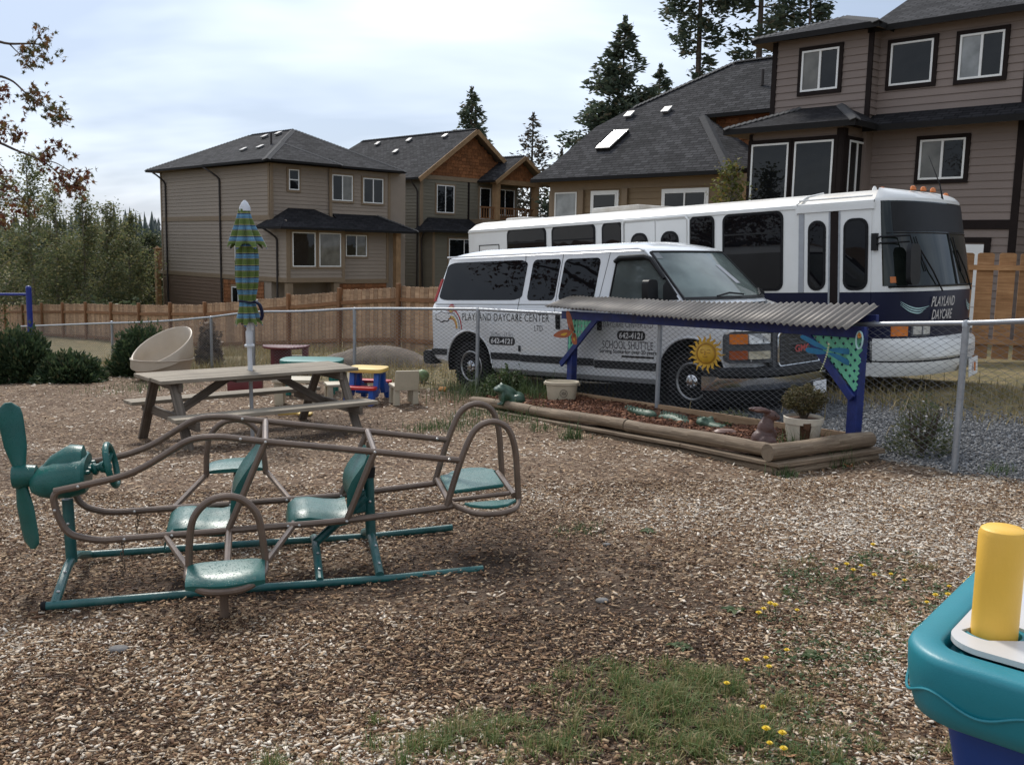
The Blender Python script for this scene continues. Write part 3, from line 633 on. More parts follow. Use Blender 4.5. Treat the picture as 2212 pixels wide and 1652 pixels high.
# ------------------------------------------------------------------ blades of grass
def blades(x, y, z, h, w, lean=0.5):
    n = len(x); a = nrg.uniform(0, 2 * PI, n); d = np.stack([np.cos(a), np.sin(a), np.zeros(n)], 1); sd = np.stack([-np.sin(a), np.cos(a), np.zeros(n)], 1)
    l = np.abs(nrg.normal(0, lean, n))[:, None]; P = np.stack([x, y, z], 1); h = h[:, None]; w = w[:, None]; up = np.array((0, 0, 1.0))
    mid = P + d * l * h * 0.35 + up * h * 0.6; tip = P + d * l * h * 1.0 + up * h * (1.0 - 0.25 * np.minimum(l, 1.5))
    v = np.stack([P - sd * w, P + sd * w, mid + sd * w * 0.7, mid - sd * w * 0.7, tip + sd * w * 0.12, tip - sd * w * 0.12], 1).reshape(-1, 3)
    o = (np.arange(n) * 6)[:, None]; return v, np.concatenate([o + np.array((0, 1, 2, 3)), o + np.array((3, 2, 4, 5))])
MT['grass'] = leafmat('grass_blade', [(0.0, (0.080, 0.130, 0.036)), (0.5, (0.125, 0.180, 0.055)), (0.7, (0.23, 0.21, 0.085)), (1.0, (0.38, 0.30, 0.15))], 0.3)
MT['straw'] = leafmat('dry_grass', [(0.0, (0.12, 0.115, 0.045)), (0.4, (0.25, 0.20, 0.09)), (0.8, (0.36, 0.28, 0.14)), (1.0, (0.16, 0.11, 0.06))], 0.3)
MT['weed'] = leafmat('weed_leaf', [(0.0, (0.040, 0.072, 0.026)), (0.5, (0.070, 0.110, 0.040)), (1.0, (0.120, 0.145, 0.060))], 0.3)
X, Y = [], []
tx, ty = sector(9000, 2.85, 4.4); tk = nrg.uniform(0, 1, 9000) < on_grass(tx, ty) ** 1.3 * 0.48
for x_, y_ in zip(tx[tk], ty[tk]):
    k_ = rnd.randint(15, 85); r_ = rnd.uniform(0.010, 0.032); X.append(x_ + nrg.normal(0, r_, k_)); Y.append(y_ + nrg.normal(0, r_, k_))
x, y = np.concatenate(X), np.concatenate(Y); n = len(x)
v, f = blades(x, y, G(x, y), nrg.gamma(4, 0.0095, n).clip(0.010, 0.07) * (1 + 0.5 * np.sin(13 * x) * np.sin(15 * y)), nrg.uniform(0.0010, 0.0024, n), 0.85)
tag(npmesh('lawn_grass', v, f, 'grass'), 'thin patchy lawn grass in the foreground', 'grass', kind='stuff')
# dry yard grass behind the wire fence
x = nrg.uniform(-9, 8, 90000); y = nrg.uniform(9, 27, 90000)
keep = ((fence_side(x, y) > 0.08) | (y > 18.4)) & (np.abs(x) < 0.62 * y)
gr = (fence_side(x, y) < 2.3) & (x > 0.6); keep &= ~gr | (nrg.uniform(0, 1, 90000) < 0.05)
keep &= (0.5 + 0.5 * np.sin(2.1 * x + 1.7 * y) * np.sin(1.3 * x - 2.2 * y)) > nrg.uniform(0, 0.9, 90000)
keep &= ((x + 2.63) * 0.723 + (y - 22.6) * 0.69) < -0.1
x, y = x[keep], y[keep]; n = len(x)
v, f = blades(x, y, G(x, y), nrg.gamma(4, 0.035, n).clip(0.03, 0.35), nrg.uniform(0.003, 0.008, n), 0.6)
tag(npmesh('dry_grass', v, f, 'straw'), 'dry straw coloured grass in the yard behind the wire fence', 'dry grass', kind='stuff')
# green tufts along fence, bed and post feet
X, Y, Hh = [], [], []
for cx_, cy_, r_, k_, h_ in ((-0.35, 11.5, 0.20, 260, 0.08), (0.05, 10.9, 0.18, 230, 0.09), (0.35, 10.2, 0.12, 100, 0.07), (-0.75, 10.7, 0.25, 420, 0.07), (0.62, 9.6, 0.06, 120, 0.12),
                         (0.35, 12.45, 0.25, 420, 0.18), (-0.3, 13.3, 0.4, 700, 0.25), (2.75, 8.05, 0.07, 120, 0.12), (2.45, 8.35, 0.10, 160, 0.12), (3.9, 7.6, 0.06, 80, 0.07), (2.2, 7.62, 0.05, 70, 0.06), (0.45, 6.05, 0.10, 130, 0.03), (-6.0, 15.5, 0.5, 300, 0.1)):
    a = nrg.normal(0, r_, (k_, 2)); X.append(cx_ + a[:, 0]); Y.append(cy_ + a[:, 1]); Hh.append(nrg.gamma(5, h_ / 5, k_))
X, Y, Hh = map(np.concatenate, (X, Y, Hh)); zz_ = np.where(in_bed(X, Y), BEDZ(X, Y), G(X, Y))
v, f = blades(X, Y, zz_, Hh, nrg.uniform(0.002, 0.005, len(X)), 0.7)
tag(npmesh('grass_tufts', v, f, 'weed'), 'green grass tufts along the log bed and fence foot', 'grass', kind='stuff')
# low leafy weeds in the right foreground
C = []
for _ in range(640):
    x_, y_ = sector(1, 2.95, 5.3); x_, y_ = x_[0], y_[0]
    if x_ < 0.9 + 0.25 * (y_ - 3) or x_ > y_ * 0.46 or rnd.random() < 0.3: continue
    k_ = rnd.randint(14, 40); r_ = rnd.uniform(0.025, 0.085); a = nrg.normal(0, r_, (k_, 2))
    C.append(np.stack([x_ + a[:, 0], y_ + a[:, 1], G(x_ + a[:, 0], y_ + a[:, 1]) + np.abs(nrg.normal(0.014, 0.010, k_))], 1))
C = np.concatenate(C); v, f = leaf_cloud(C, 0.012, 0.7, 0.5)
tag(npmesh('ground_weeds', v, f, 'weed'), 'low creeping weeds among the chips at right', 'weeds', kind='stuff')

X, Y = [], []
for _ in range(170):
    x_, y_ = sector(1, 2.95, 5.2); x_, y_ = x_[0], y_[0]
    if x_ < 0.85 + 0.25 * (y_ - 3) or x_ > y_ * 0.46: continue
    k_ = rnd.randint(15, 60); r_ = rnd.uniform(0.015, 0.05); X.append(x_ + nrg.normal(0, r_, k_)); Y.append(y_ + nrg.normal(0, r_, k_))
x, y = np.concatenate(X), np.concatenate(Y); n = len(x); v, f = blades(x, y, G(x, y), nrg.gamma(4, 0.009, n).clip(0.01, 0.06), nrg.uniform(0.001, 0.0022, n), 1.1)
tag(npmesh('dry_tufts', v, f, 'straw'), 'dry yellowed grass tufts among the chips at right', 'dry grass', kind='stuff')

# dandelions, each a plant
MT['petal'] = pmat('dandelion_petal', (0.72, 0.50, 0.015), 0.6, 0.12, 30)
def pix_ground(px, py):        # offline-measured pixel -> ground point (same plane as G)
    d = fwd + cr * ((px - 1106) / 2105) - cu * ((py - 826) / 2105); t = 3.0
    for _ in range(30):
        p = Vector((0, 0, 1.6)) + d * t; t += (p.z - g(p.x, p.y)) / max(0.05, -d.z)
    return p.x, p.y
mb = MB(); mb.tube([(0, 0, 0), (0.004, 0.002, 0.03), (0.003, 0.006, 0.06)], 0.0016, 5); stem_me = mb.mesh('stem'); stem_me.materials.append(MT['weed'])
mb = MB()
for ring, (r_, z_) in enumerate(((0.016, 0.060), (0.011, 0.064), (0.005, 0.066))):
    for k_ in range(14):
        a = 2 * PI * (k_ + 0.5 * ring) / 14; d = np.array((math.cos(a), math.sin(a), 0)); s_ = np.array((-d[1], d[0], 0)) * 0.0026
        c0 = np.array((0.003, 0.006, z_ - 0.004)); mb.add([c0 - s_ * 0.4, c0 + d * r_ * 0.6 - s_ + (0, 0, 0.003), c0 + d * r_ + (0, 0, 0.004), c0 + d * r_ * 0.6 + s_ + (0, 0, 0.003), c0 + s_ * 0.4], [(0, 1, 2, 3, 4)])
mb.lathe([(0.001, 0.050), (0.005, 0.054), (0.006, 0.060), (0.002, 0.063)], (0.003, 0.006, 0), n=8); head_me = mb.mesh('flower_head'); head_me.materials.append(MT['petal'])
mb = MB()
for k_ in range(9):
    a = 2 * PI * k_ / 9 + 0.3 * (k_ % 2); d = np.array((math.cos(a), math.sin(a), 0)); s_ = np.array((-d[1], d[0], 0)); L_ = 0.045 + 0.02 * ((k_ * 7) % 3) / 2
    mb.add([(0, 0, 0.002), d * L_ * 0.5 - s_ * 0.006 + (0, 0, 0.012), d * L_ + (0, 0, 0.006), d * L_ * 0.5 + s_ * 0.006 + (0, 0, 0.012)], [(0, 1, 2, 3)])
ros_me = mb.mesh('leaf_rosette'); ros_me.materials.append(MT['weed'])
DAND = [('yellow dandelion clump with five blooms, topmost dense clump in the chips', [(1830, 1222), (1842, 1232), (1858, 1222), (1890, 1246), (1806, 1226)]), ('lone dandelion bloom high above the five bloom clump', [(1882, 1178)]), ('dandelion with two blooms just right of the five bloom clump', [(1925, 1240), (1955, 1255)]), ('dandelion behind the teal table edge left of the yellow post', [(2092, 1250), (2088, 1266)]), ('dandelion with a large bloom between the pair and the teal table', [(2046, 1266)]), ('dandelion low beside the teal table corner', [(2042, 1290), (2020, 1293), (1998, 1302)]), ('dandelion with three blooms beside the broad leaved rosette weed', [(1650, 1318), (1662, 1310), (1676, 1314), (1640, 1330)]), ('single dandelion right of the three bloom dandelion', [(1718, 1318)]), ('dandelion with the biggest blooms at the right edge of the lawn patch', [(1612, 1432), (1650, 1424), (1663, 1446)]), ('lone dandelion right above the biggest blooms', [(1700, 1408)]), ('small dandelion inside the lawn patch', [(1566, 1482)]), ('lone dandelion at the lower right of the lawn patch', [(1649, 1536)]), ('dandelion clump of three blooms at the bottom edge', [(1650, 1588), (1664, 1612), (1692, 1600)]), ('dandelion cut by the bottom edge beside the tan leaf', [(1690, 1632)])]
for lab, sp_ in DAND:
    pts = [pix_ground(px, py + 20) for px, py in sp_]; x0_, y0_ = np.mean(pts, axis=0)
    o = thing('dandelion', lab, 'dandelion', (x0_, y0_, g(x0_, y0_)), 0, 'dandelions in the right foreground')
    for x_, y_ in pts:
        s_ = rnd.uniform(0.8, 1.15); c_ = (x_ - x0_, y_ - y0_, g(x_, y_) - g(x0_, y0_)); r3 = (0, 0, rnd.uniform(0, 6))
        piece('stem', stem_me, o, c_, r3, (s_,) * 3); piece('flower_head', head_me, o, c_, r3, (s_,) * 3)
    piece('leaf_rosette', ros_me, o, (0, 0, 0), (0, 0, rnd.uniform(0, 6)), (1.1,) * 3)
# broad-leaved rosette weeds
mb = MB()
for k_ in range(11):
    a = 2 * PI * k_ / 11 * 1.02 + 0.2 * (k_ % 3); d = np.array((math.cos(a), math.sin(a), 0)); s_ = np.array((-d[1], d[0], 0)); L_ = 0.05 + 0.035 * ((k_ * 5) % 4) / 3; w_ = L_ * 0.22
    mb.add([(0, 0, 0.004), d * L_ * 0.4 - s_ * w_ + (0, 0, 0.022), d * L_ * 0.8 - s_ * w_ * 0.8 + (0, 0, 0.022), d * L_ + (0, 0, 0.012), d * L_ * 0.8 + s_ * w_ * 0.8 + (0, 0, 0.022), d * L_ * 0.4 + s_ * w_ + (0, 0, 0.022)], [(0, 1, 2, 3, 4, 5)])
weed_me = mb.mesh('rosette_weed'); weed_me.materials.append(MT['weed'])
for (px, py), lab in zip(((1585, 1322), (1470, 1400), (1400, 1150), (1760, 1420)), ('broad leaved weed rosette left of the yellow dandelion clump', 'small pale weed rosette at the top edge of the lawn patch', 'small green weed alone on the dark chips in mid ground', 'flat weed rosette among the dandelions right of the lawn')):
    x_, y_ = pix_ground(px, py); o = link('rosette_weed', weed_me); o.location = (x_, y_, g(x_, y_)); o.rotation_euler = (0, 0, rnd.uniform(0, 6)); o.scale = (0.8,) * 3
    tag(o, lab, 'weed')
# fallen maple leaves
def maple_outline():
    r_ = [1.0, 0.42, 0.62, 0.34, 0.95, 0.40, 0.60, 0.30, 0.78, 0.25, 0.30, 0.10]
    pts = []
    for i_, q in enumerate(r_): pts.append((PI / 2 - i_ * PI / 11.5, q))
    full = [(q * math.cos(a), q * math.sin(a)) for a, q in pts] + [(-q * math.cos(a), q * math.sin(a)) for a, q in pts[::-1][:-1]]
    return full
MO = maple_outline()
def maple_mesh(name, mat, s_=0.05, curl=0.5):
    mb = MB(); vs = [(0, 0, 0.006)] + [(x_ * s_, y_ * s_, s_ * curl * (x_ * x_ + 0.4 * y_ * y_)) for x_, y_ in MO]
    n = len(MO); mb.add(vs, [(0, 1 + (k_ + 1) % n, 1 + k_) for k_ in range(n)], smooth=True); mb.tube([(0, 0, 0.005), (0.002, -s_ * 0.5, 0.004), (0, -s_ * 1.1, 0.012)], 0.0012, 4)
    me = mb.mesh(name, 80); me.materials.append(MT[mat]); return me
MT['leaf_orange'] = pmat('fallen_leaf', (0.33, 0.135, 0.045), 0.7, 0.35, 30)
MT['leaf_tan'] = pmat('fallen_leaf_tan', (0.42, 0.22, 0.11), 0.7, 0.3, 30)
lm, lm2 = maple_mesh('fallen_leaf', 'leaf_tan', 0.05), maple_mesh('fallen_leaf', 'leaf_orange', 0.055, 0.8)
for (px, py), me, lab in (((1706, 1640), lm, 'curled tan maple leaf at the bottom edge beside dandelions'), ((937, 866), lm2, 'orange fallen leaf right of the beige child chair'), ((975, 872), lm2, 'orange fallen leaf on chips between chair and log bed'), ((2012, 1300), lm, 'brown fallen leaf beside the teal play table'), ((1835, 1012), lm2, 'orange fallen leaf at the bed corner by the weeds')):
    x_, y_ = pix_ground(px, py); o = link('fallen_leaf', me); o.location = (x_, y_, g(x_, y_) + 0.012); o.rotation_euler = (0.2, 0.15, rnd.uniform(0, 6)); tag(o, lab, 'leaf')
# a few loose stones
for (px, py), r_, lab in (((255, 1407), 0.032, 'rounded brown stone on the chips in front of the teeter frame'), ((1310, 1178), 0.02, 'small brown stone on chips right of the teeter totter'), ((1300, 1300), 0.025, 'dark lump of bark on the chips at mid ground')):
    x_, y_ = pix_ground(px, py); o = blob('stone', [((0, 0, 0), (r_ * 1.4, r_, r_ * 0.6)), ((r_ * 0.5, r_ * 0.3, 0), (r_, r_ * 0.7, r_ * 0.55))], 'stone', voxel=0.006); o.location = (x_, y_, g(x_, y_) + r_ * 0.3); tag(o, lab, 'stone')
# ------------------------------------------------------------------ chain link fence
def chain_fence(label, pts, heights, posts, rail_r=0.021, wire_n=3, wr=0.0020):
    """pts = list of (x, y) along the fence; mesh between; posts = (x, y, height)"""
    x0, y0 = pts[0]; root = thing('chain_link_fence', label, 'wire fence', (x0, y0, g(x0, y0))); O_ = np.array((x0, y0, g(x0, y0)))
    P = np.array([(x, y, g(x, y)) for x, y in pts]); top = P.copy(); top[:, 2] += heights
    mb = MB(); mb.tube([p - O_ for p in spline(top, 5)], rail_r, 10); mb.build('top_rail', 'galv', root)
    # woven wires
    seg = np.linalg.norm(np.diff(P[:, :2], axis=0), axis=1); cum = np.concatenate([[0], np.cumsum(seg)]); tot = cum[-1]; p = 0.052
    nk = int(tot / p); zc = int(max(heights) / (p / 2)) + 2
    V, F, base = [], [], 0
    ks = np.arange(nk)
    for k in ks:
        s = k * p + p / 2; zt = []
        q = np.arange(zc); off = np.where(((q + k) % 2) == 0, -p / 2, p / 2) * 1.03
        ss = np.clip(s + off, 0, tot); px, py = np.interp(ss, cum, P[:, 0]), np.interp(ss, cum, P[:, 1]); pz = np.interp(ss, cum, P[:, 2]); ht = np.interp(ss, cum, np.array(heights)) + 0.035
        z = pz + q * (p / 2) * 1.02
        keep = (q * (p / 2) * 1.02) < ht
        pt = np.stack([px, py, z], 1)[keep]; m = len(pt)
        d = np.array((np.interp(min(s + .1, tot), cum, P[:, 0]) - np.interp(max(s - .1, 0), cum, P[:, 0]), np.interp(min(s + .1, tot), cum, P[:, 1]) - np.interp(max(s - .1, 0), cum, P[:, 1]), 0)); d /= np.linalg.norm(d); nr = np.array((d[1], -d[0], 0))
        dep = np.where(((np.arange(m) + k) % 2) == 0, 0.0025, -0.0025)[:, None] * nr
        c = pt + dep; ring = np.stack([c + nr * wr, c + (d * 0.87 - nr * 0.5) * wr, c + (-d * 0.87 - nr * 0.5) * wr], 1).reshape(-1, 3)
        V.append(ring - O_); i = np.arange(m - 1)
        for a in range(3):
            b = (a + 1) % 3; F.append(np.stack([i * 3 + a, i * 3 + b, (i + 1) * 3 + b, (i + 1) * 3 + a], 1) + base)
        base += m * 3
    o = npmesh('wire_mesh', np.concatenate(V), np.concatenate(F), 'wire', root); tag(o, kind='stuff')
    for x, y, h in posts:
        b = np.array((x, y, g(x, y))) - O_; mb = MB(); mb.tube([b - (0, 0, 0.1), b + (0, 0, h)], 0.027, 12); mb.lathe([(0.031, h - 0.03), (0.031, h + 0.005), (0.022, h + 0.02), (0.004, h + 0.026)], b, n=12)
        po = mb.build('post', 'galv', root)
        mb = MB()
        for f in (0.18, 0.5, 0.8): mb.tube([b + (0.030 * math.cos(a), 0.030 * math.sin(a), h * f + 0.004 * math.sin(a)) for a in np.linspace(0, 2 * PI, 10)] + [b + (0.06, 0.03, h * f - 0.01)], 0.0018, 4)
        mb.build('tie_wire', 'wire', po)
    return root
def ft(t): return (FP0[0] + t * FD[0], FP0[1] + t * FD[1])
mp = [(-0.50, 13.79), ft(0.3), ft(1.2), ft(2.16), ft(3.2), ft(4.2), ft(5.1), ft(5.98), ft(6.6), ft(7.2)]
chain_fence('galvanised chain link fence running past the van and garden bed', mp, [1.19, 1.17, 1.14, 1.11, 1.10, 1.12, 1.16, 1.20, 1.22, 1.23], [(-0.50, 13.79, 1.19), (*ft(2.16), 1.13), (*ft(5.98), 1.2)], wr=0.0031)
mp2 = [(-0.50, 13.79), (-1.5, 14.65), (-2.56, 15.7), (-3.6, 16.6), (-4.7, 17.6), (-5.9, 19.0)]
chain_fence('chain link fence behind the picnic table and toy tables', mp2, [1.19, 1.2, 1.2, 1.17, 1.12, 1.0], [(-2.56, 15.7, 1.2), (-4.7, 17.6, 1.12), (-5.9, 19.0, 1.0)], wr=0.0036)
mp3 = [(-5.9, 19.0), (-7.6, 20.6), (-9.6, 22.3), (-13.0, 25.5)]
chain_fence('far low chain link fence behind the juniper shrubs', mp3, [1.0, 0.9, 0.85, 0.8], [(-9.0, 21.8, 0.88)], wr=0.0045)

# ------------------------------------------------------------------ cedar board fences
def board_fence(label, A, B, n, topz, hgt, pk_w=0.14, gap=0.017, back=True, bm='picket', rm='fence_rail', rail_side=-1, group=None, post_end=True, panels=None, rails=(0.18, 0.80), proud=0.0):
    A, B = np.array(A, float), np.array(B, float); d = (B - A); Ln = np.linalg.norm(d); d /= Ln; nr = np.array((d[1], -d[0]))      # nr faces the camera side
    rz = math.atan2(d[1], d[0]); z0 = topz(0) - hgt
    root = thing('board_fence', label, 'wooden fence', (A[0], A[1], z0), rz)
    mbp = MB(); mbp.box(-0.5, 0.5, -0.009, 0.009, 0, 1); pm = mbp.mesh('picket'); pm.materials.append(MT[bm])
    # dog-eared picket, unit height
    mbp = MB(); w = pk_w / 2; e = 0.012
    mbp.prism([(-w, 0, 0), (w, 0, 0), (w, 0, 1 - e), (w - 0.03, 0, 1), (-w + 0.03, 0, 1), (-w, 0, 1 - e)], (0, 0.018, 0)); pm = mbp.mesh('picket'); pm.materials.append(MT[bm])
    pw = Ln / n; k = 0; s = 0.0
    for i in range(n):
        m = int((pw - 0.09) / (pk_w + gap))
        st = (pw - 0.09) / m
        for j in range(m):
            s = i * pw + 0.045 + (j + 0.5) * st
            tz = topz(i * pw + pw / 2) * 0.25 + topz(s) * 0.75 + rnd.uniform(-0.012, 0.012)
            piece('picket', pm, root, (s, 0.02 + rnd.uniform(-0.004, 0.004), tz - hgt - z0), (0, rnd.uniform(-0.006, 0.006), 0), ((st - gap) / pk_w, 1, hgt))
    for i in range(n + 1):
        sx = i * pw; tz = topz(sx) - z0; mb = MB(); mb.box(sx - 0.05, sx + 0.05, -0.075, 0.018 - 0.004, tz - hgt - 0.1, tz + 0.075); mb.build('fence_post', rm, root, bevel=0.006)
    for i in range(n):
        a, b_ = i * pw + 0.052, (i + 1) * pw - 0.052
        for f in rails:
            za, zb = topz(a) - z0 - hgt * (1 - f), topz(b_) - z0 - hgt * (1 - f)
            mb = MB(); mb.bar((a, -0.012, za), (b_, -0.012, zb), 0.036, 0.09); mb.build('fence_rail', rm, root)
    return root
FA = np.array((-24.53, 45.57)); FB = FA + 36.6 * np.array((0.690, -0.723))
_sx = np.array([0, 2.3, 12.1, 17.0, 21.9, 26.8, 29.2, 31.7, 36.6]); _sz = np.array([-1.45, -1.34, -0.75, -0.53, -0.24, 0.24, 0.49, 0.70, 0.85])
board_fence('long cedar board fence stepping down behind the yard to the left', FA, FB, 15, lambda s: float(np.interp(s, _sx, _sz)), 1.5, 0.14)
# short newer fence right of the bus
board_fence('short orange cedar board fence standing right of the parked bus', (7.25, 17.1), (10.25, 16.3), 1, lambda s: 1.70 + 0.01 * s, 1.82, 0.235, 0.07, bm='fence_orange', rm='fence_orange', rails=(0.16, 0.86))
# ------------------------------------------------------------------ houses
_unit = {}
def board_mesh(mat, expo):
    k = (mat, round(expo, 3))
    if k not in _unit:
        mb = MB()      # lap board: 1 m long along x, face at -y, lower edge proud of the one below
        mb.prism([(0, -0.004, expo + 0.012), (0, 0.012, expo + 0.012), (0, 0.012, 0), (0, -0.029, 0)], (1, 0, 0))
        me = mb.mesh('siding_board'); me.materials.append(MT[mat]); _unit[k] = me
    return _unit[k]
def clad(parent, p0, p1, z0, z1, mat, expo=0.165, back=True):
    """wall from p0 to p1 (local plan points, outside on the right-hand side going p0->p1): backing + one board per course"""
    d = np.array(p1, float) - np.array(p0, float); L_ = np.linalg.norm(d); rz = math.atan2(d[1], d[0]); me = board_mesh(mat, expo)
    n = max(1, int(round((z1 - z0) / expo))); ex = (z1 - z0) / n
    for i in range(n):
        piece('siding_board', me, parent, (p0[0], p0[1], z0 + i * ex), (0, 0, rz), (L_, 1, ex / expo))
def wallbox(house, rect, z0, z1, mat, name='wall'):
    mb = MB(); mb.box(rect[0], rect[1], rect[2], rect[3], z0, z1); return mb.build(name, mat, house)
def on_wall(p0, rz, s, z):
    return (p0[0] + math.cos(rz) * s, p0[1] + math.sin(rz) * s, z)
def strip(house, p0, rz, s0, s1, z0, z1, mat, name='trim', out=0.045, inn=0.0):
    mb = MB(); mb.box(s0, s1, -out, inn, z0, z1); o = mb.build(name, mat, house); o.location = (p0[0], p0[1], 0); o.rotation_euler = (0, 0, rz); return o
def window(house, p0, rz, s0, s1, z0, z1, split=1, trim='trim_tan', tw=0.09, panes=('pane',), fr='vinyl', out=0.062, fw=0.045, hsplit=None, name='window', muntin=False):
    """framed window on wall line p0/rz (outside = local -y); frame with panes and casing as sub-parts"""
    w, h = s1 - s0, z1 - z0; c = on_wall(p0, rz, (s0 + s1) / 2, z0); mb = MB(); y0, y1 = -out - 0.012, 0.0
    for a, b_, q, r_ in ((-w / 2, w / 2, 0, fw), (-w / 2, w / 2, h - fw, h), (-w / 2, -w / 2 + fw, fw, h - fw), (w / 2 - fw, w / 2, fw, h - fw)): mb.box(a, b_, y0, y1, q, r_)
    xs = [-w / 2 + fw + (w - 2 * fw) * k / split for k in range(split + 1)]
    for x in xs[1:-1]: mb.box(x - fw * 0.6, x + fw * 0.6, y0 + 0.004, y1, fw, h - fw)
    if hsplit: mb.box(-w / 2 + fw, w / 2 - fw, y0 + 0.006, y1, h * hsplit - fw * 0.5, h * hsplit + fw * 0.5)
    o = mb.build(name, fr, house); o.location = c; o.rotation_euler = (0, 0, rz)
    for k in range(split):
        mb = MB(); a, b_ = xs[k] + (fw * 0.6 if k else 0), xs[k + 1] - (fw * 0.6 if k < split - 1 else 0); mb.box(a, b_, -out + 0.012 + 0.01 * (k % 2), 0, fw, h - fw); mb.build('pane', panes[k % len(panes)], o)
    if trim:
        mb = MB(); t = tw
        for a, b_, q, r_ in ((-w / 2 - t, w / 2 + t, -t, -0.002), (-w / 2 - t, w / 2 + t, h + 0.002, h + t), (-w / 2 - t, -w / 2 - 0.002, -0.002, h + 0.002), (w / 2 + 0.002, w / 2 + t, -0.002, h + 0.002)): mb.box(a, b_, -out, 0, q, r_)
        mb.build('casing', trim, o)
    return o
def roof(house, faces, mat='roof', thick=0.10, name='roof', edge='fascia'):
    """faces = list of 3D polygons (local) of one roof; slab with dark fascia edge"""
    mb = MB()
    for f in faces:
        p = [np.array(q, float) for q in f]; n = np.cross(p[1] - p[0], p[2] - p[0])
        if n[2] < 0: p = p[::-1]
        mb.add(p, [tuple(range(len(p)))], 0); q = [a - (0, 0, thick) for a in p]; mb.add(q[::-1], [tuple(range(len(q)))], 2)
        for i in range(len(p)):
            a, b_ = p[i], p[(i + 1) % len(p)]
            if abs(a[2] - b_[2]) < 1e-3 or True: mb.add([a, a - (0, 0, thick), b_ - (0, 0, thick), b_], [(0, 1, 2, 3)], 1)
    return mb.build(name, [mat, edge, 'soffit'], house)
def ridge_caps(rf, lines, w=0.15, step=0.16, mat='ridge'):
    mb = MB()
    for a, b_ in lines:
        a, b_ = np.array(a, float), np.array(b_, float); d = b_ - a; L_ = np.linalg.norm(d); d /= L_; sd = np.cross(d, (0, 0, 1.0)); sd /= np.linalg.norm(sd); up = np.cross(sd, d)
        for i in range(int(L_ / step)):
            c = a + d * (i + 0.5) * step + up * 0.015; tl = d * step * 0.56 + up * 0.014
            for s_ in (-1, 1): mb.obox(c + sd * s_ * w * 0.45 - up * w * 0.16, tl, sd * s_ * w * 0.5 - up * w * 0.22, up * 0.010)
    o = mb.build('ridge_caps', mat, rf); tag(o, kind='stuff'); return o
def hip(x0, x1, y0, y1, z, k, ridge='x'):
    """hip roof faces + ridge/hip lines over a rectangle"""
    h = min(x1 - x0, y1 - y0) / 2
    if ridge == 'x': a, b_ = (x0 + h, (y0 + y1) / 2, z + h * k), (x1 - h, (y0 + y1) / 2, z + h * k)
    else: a, b_ = ((x0 + x1) / 2, y0 + h, z + h * k), ((x0 + x1) / 2, y1 - h, z + h * k)
    c = [(x0, y0, z), (x1, y0, z), (x1, y1, z), (x0, y1, z)]
    if ridge == 'x': F = [[c[0], c[1], b_, a], [c[2], c[3], a, b_], [c[1], c[2], b_], [c[3], c[0], a]]; Lh = [(c[0], a), (c[1], b_), (c[2], b_), (c[3], a), (a, b_)]
    else: F = [[c[1], c[2], b_, a], [c[3], c[0], a, b_], [c[0], c[1], a], [c[2], c[3], b_]]; Lh = [(c[0], a), (c[1], a), (c[2], b_), (c[3], b_), (a, b_)]
    return F, Lh
def roof_vent(rf, p, k, axis='y', flip=1):
    mb = MB(); s = 0.13; mb.box(-s, s, -s, s, 0, 0.07); mb.box(-s * 1.35, s * 1.35, -s * 1.35, s * 1.35, 0.07, 0.12)
    o = mb.build('roof_vent', 'metal_vent', rf, bevel=0.02); o.location = p
    o.rotation_euler = (math.atan(k) * flip, 0, 0) if axis == 'y' else (0, -math.atan(k) * flip, 0); return o
def pipe(rf, p, h=0.55):
    mb = MB(); mb.tube([p, (p[0], p[1], p[2] + h)], 0.05, 8); return mb.build('vent_pipe', 'downspout', rf)
def spout(house, pts, r=0.045):
    mb = MB(); mb.tube(fillet(pts, 0.15), r, 8); return mb.build('downspout', 'downspout', house)
def shingles(house, p0, rz, poly_top, s0, s1, z0, row=0.17, wid=0.2, mat='cedar_shingle', out=0.02):
    """individual cedar shingles on a wall area bounded above by z = poly_top(s)"""
    mb = MB(); mb.prism([(-0.5, -0.030, 0), (0.5, -0.030, 0), (0.5, 0.0, 1.06), (-0.5, 0.0, 1.06)], (0, 0.012, 0)); me = mb.mesh('cedar_shingle'); me.materials.append(MT[mat])
    z = z0; r_ = 0
    while True:
        s = s0 + (0 if r_ % 2 else -wid * 0.5); any_ = False
        while s < s1:
            w = wid * rnd.uniform(0.7, 1.3); a, b_ = max(s, s0), min(s + w, s1)
            if b_ - a > 0.03 and poly_top((a + b_) / 2) > z + row * 0.4:
                h = min(row, poly_top((a + b_) / 2) - z)
                c = on_wall(p0, rz, (a + b_) / 2, z + rnd.uniform(-0.008, 0.004)); piece('cedar_shingle', me, house, c, (0, 0, rz), (b_ - a - 0.012, 1, h)); any_ = True
            s += w
        z += row; r_ += 1
        if not any_ or r_ > 40: break
H45 = -PI / 4

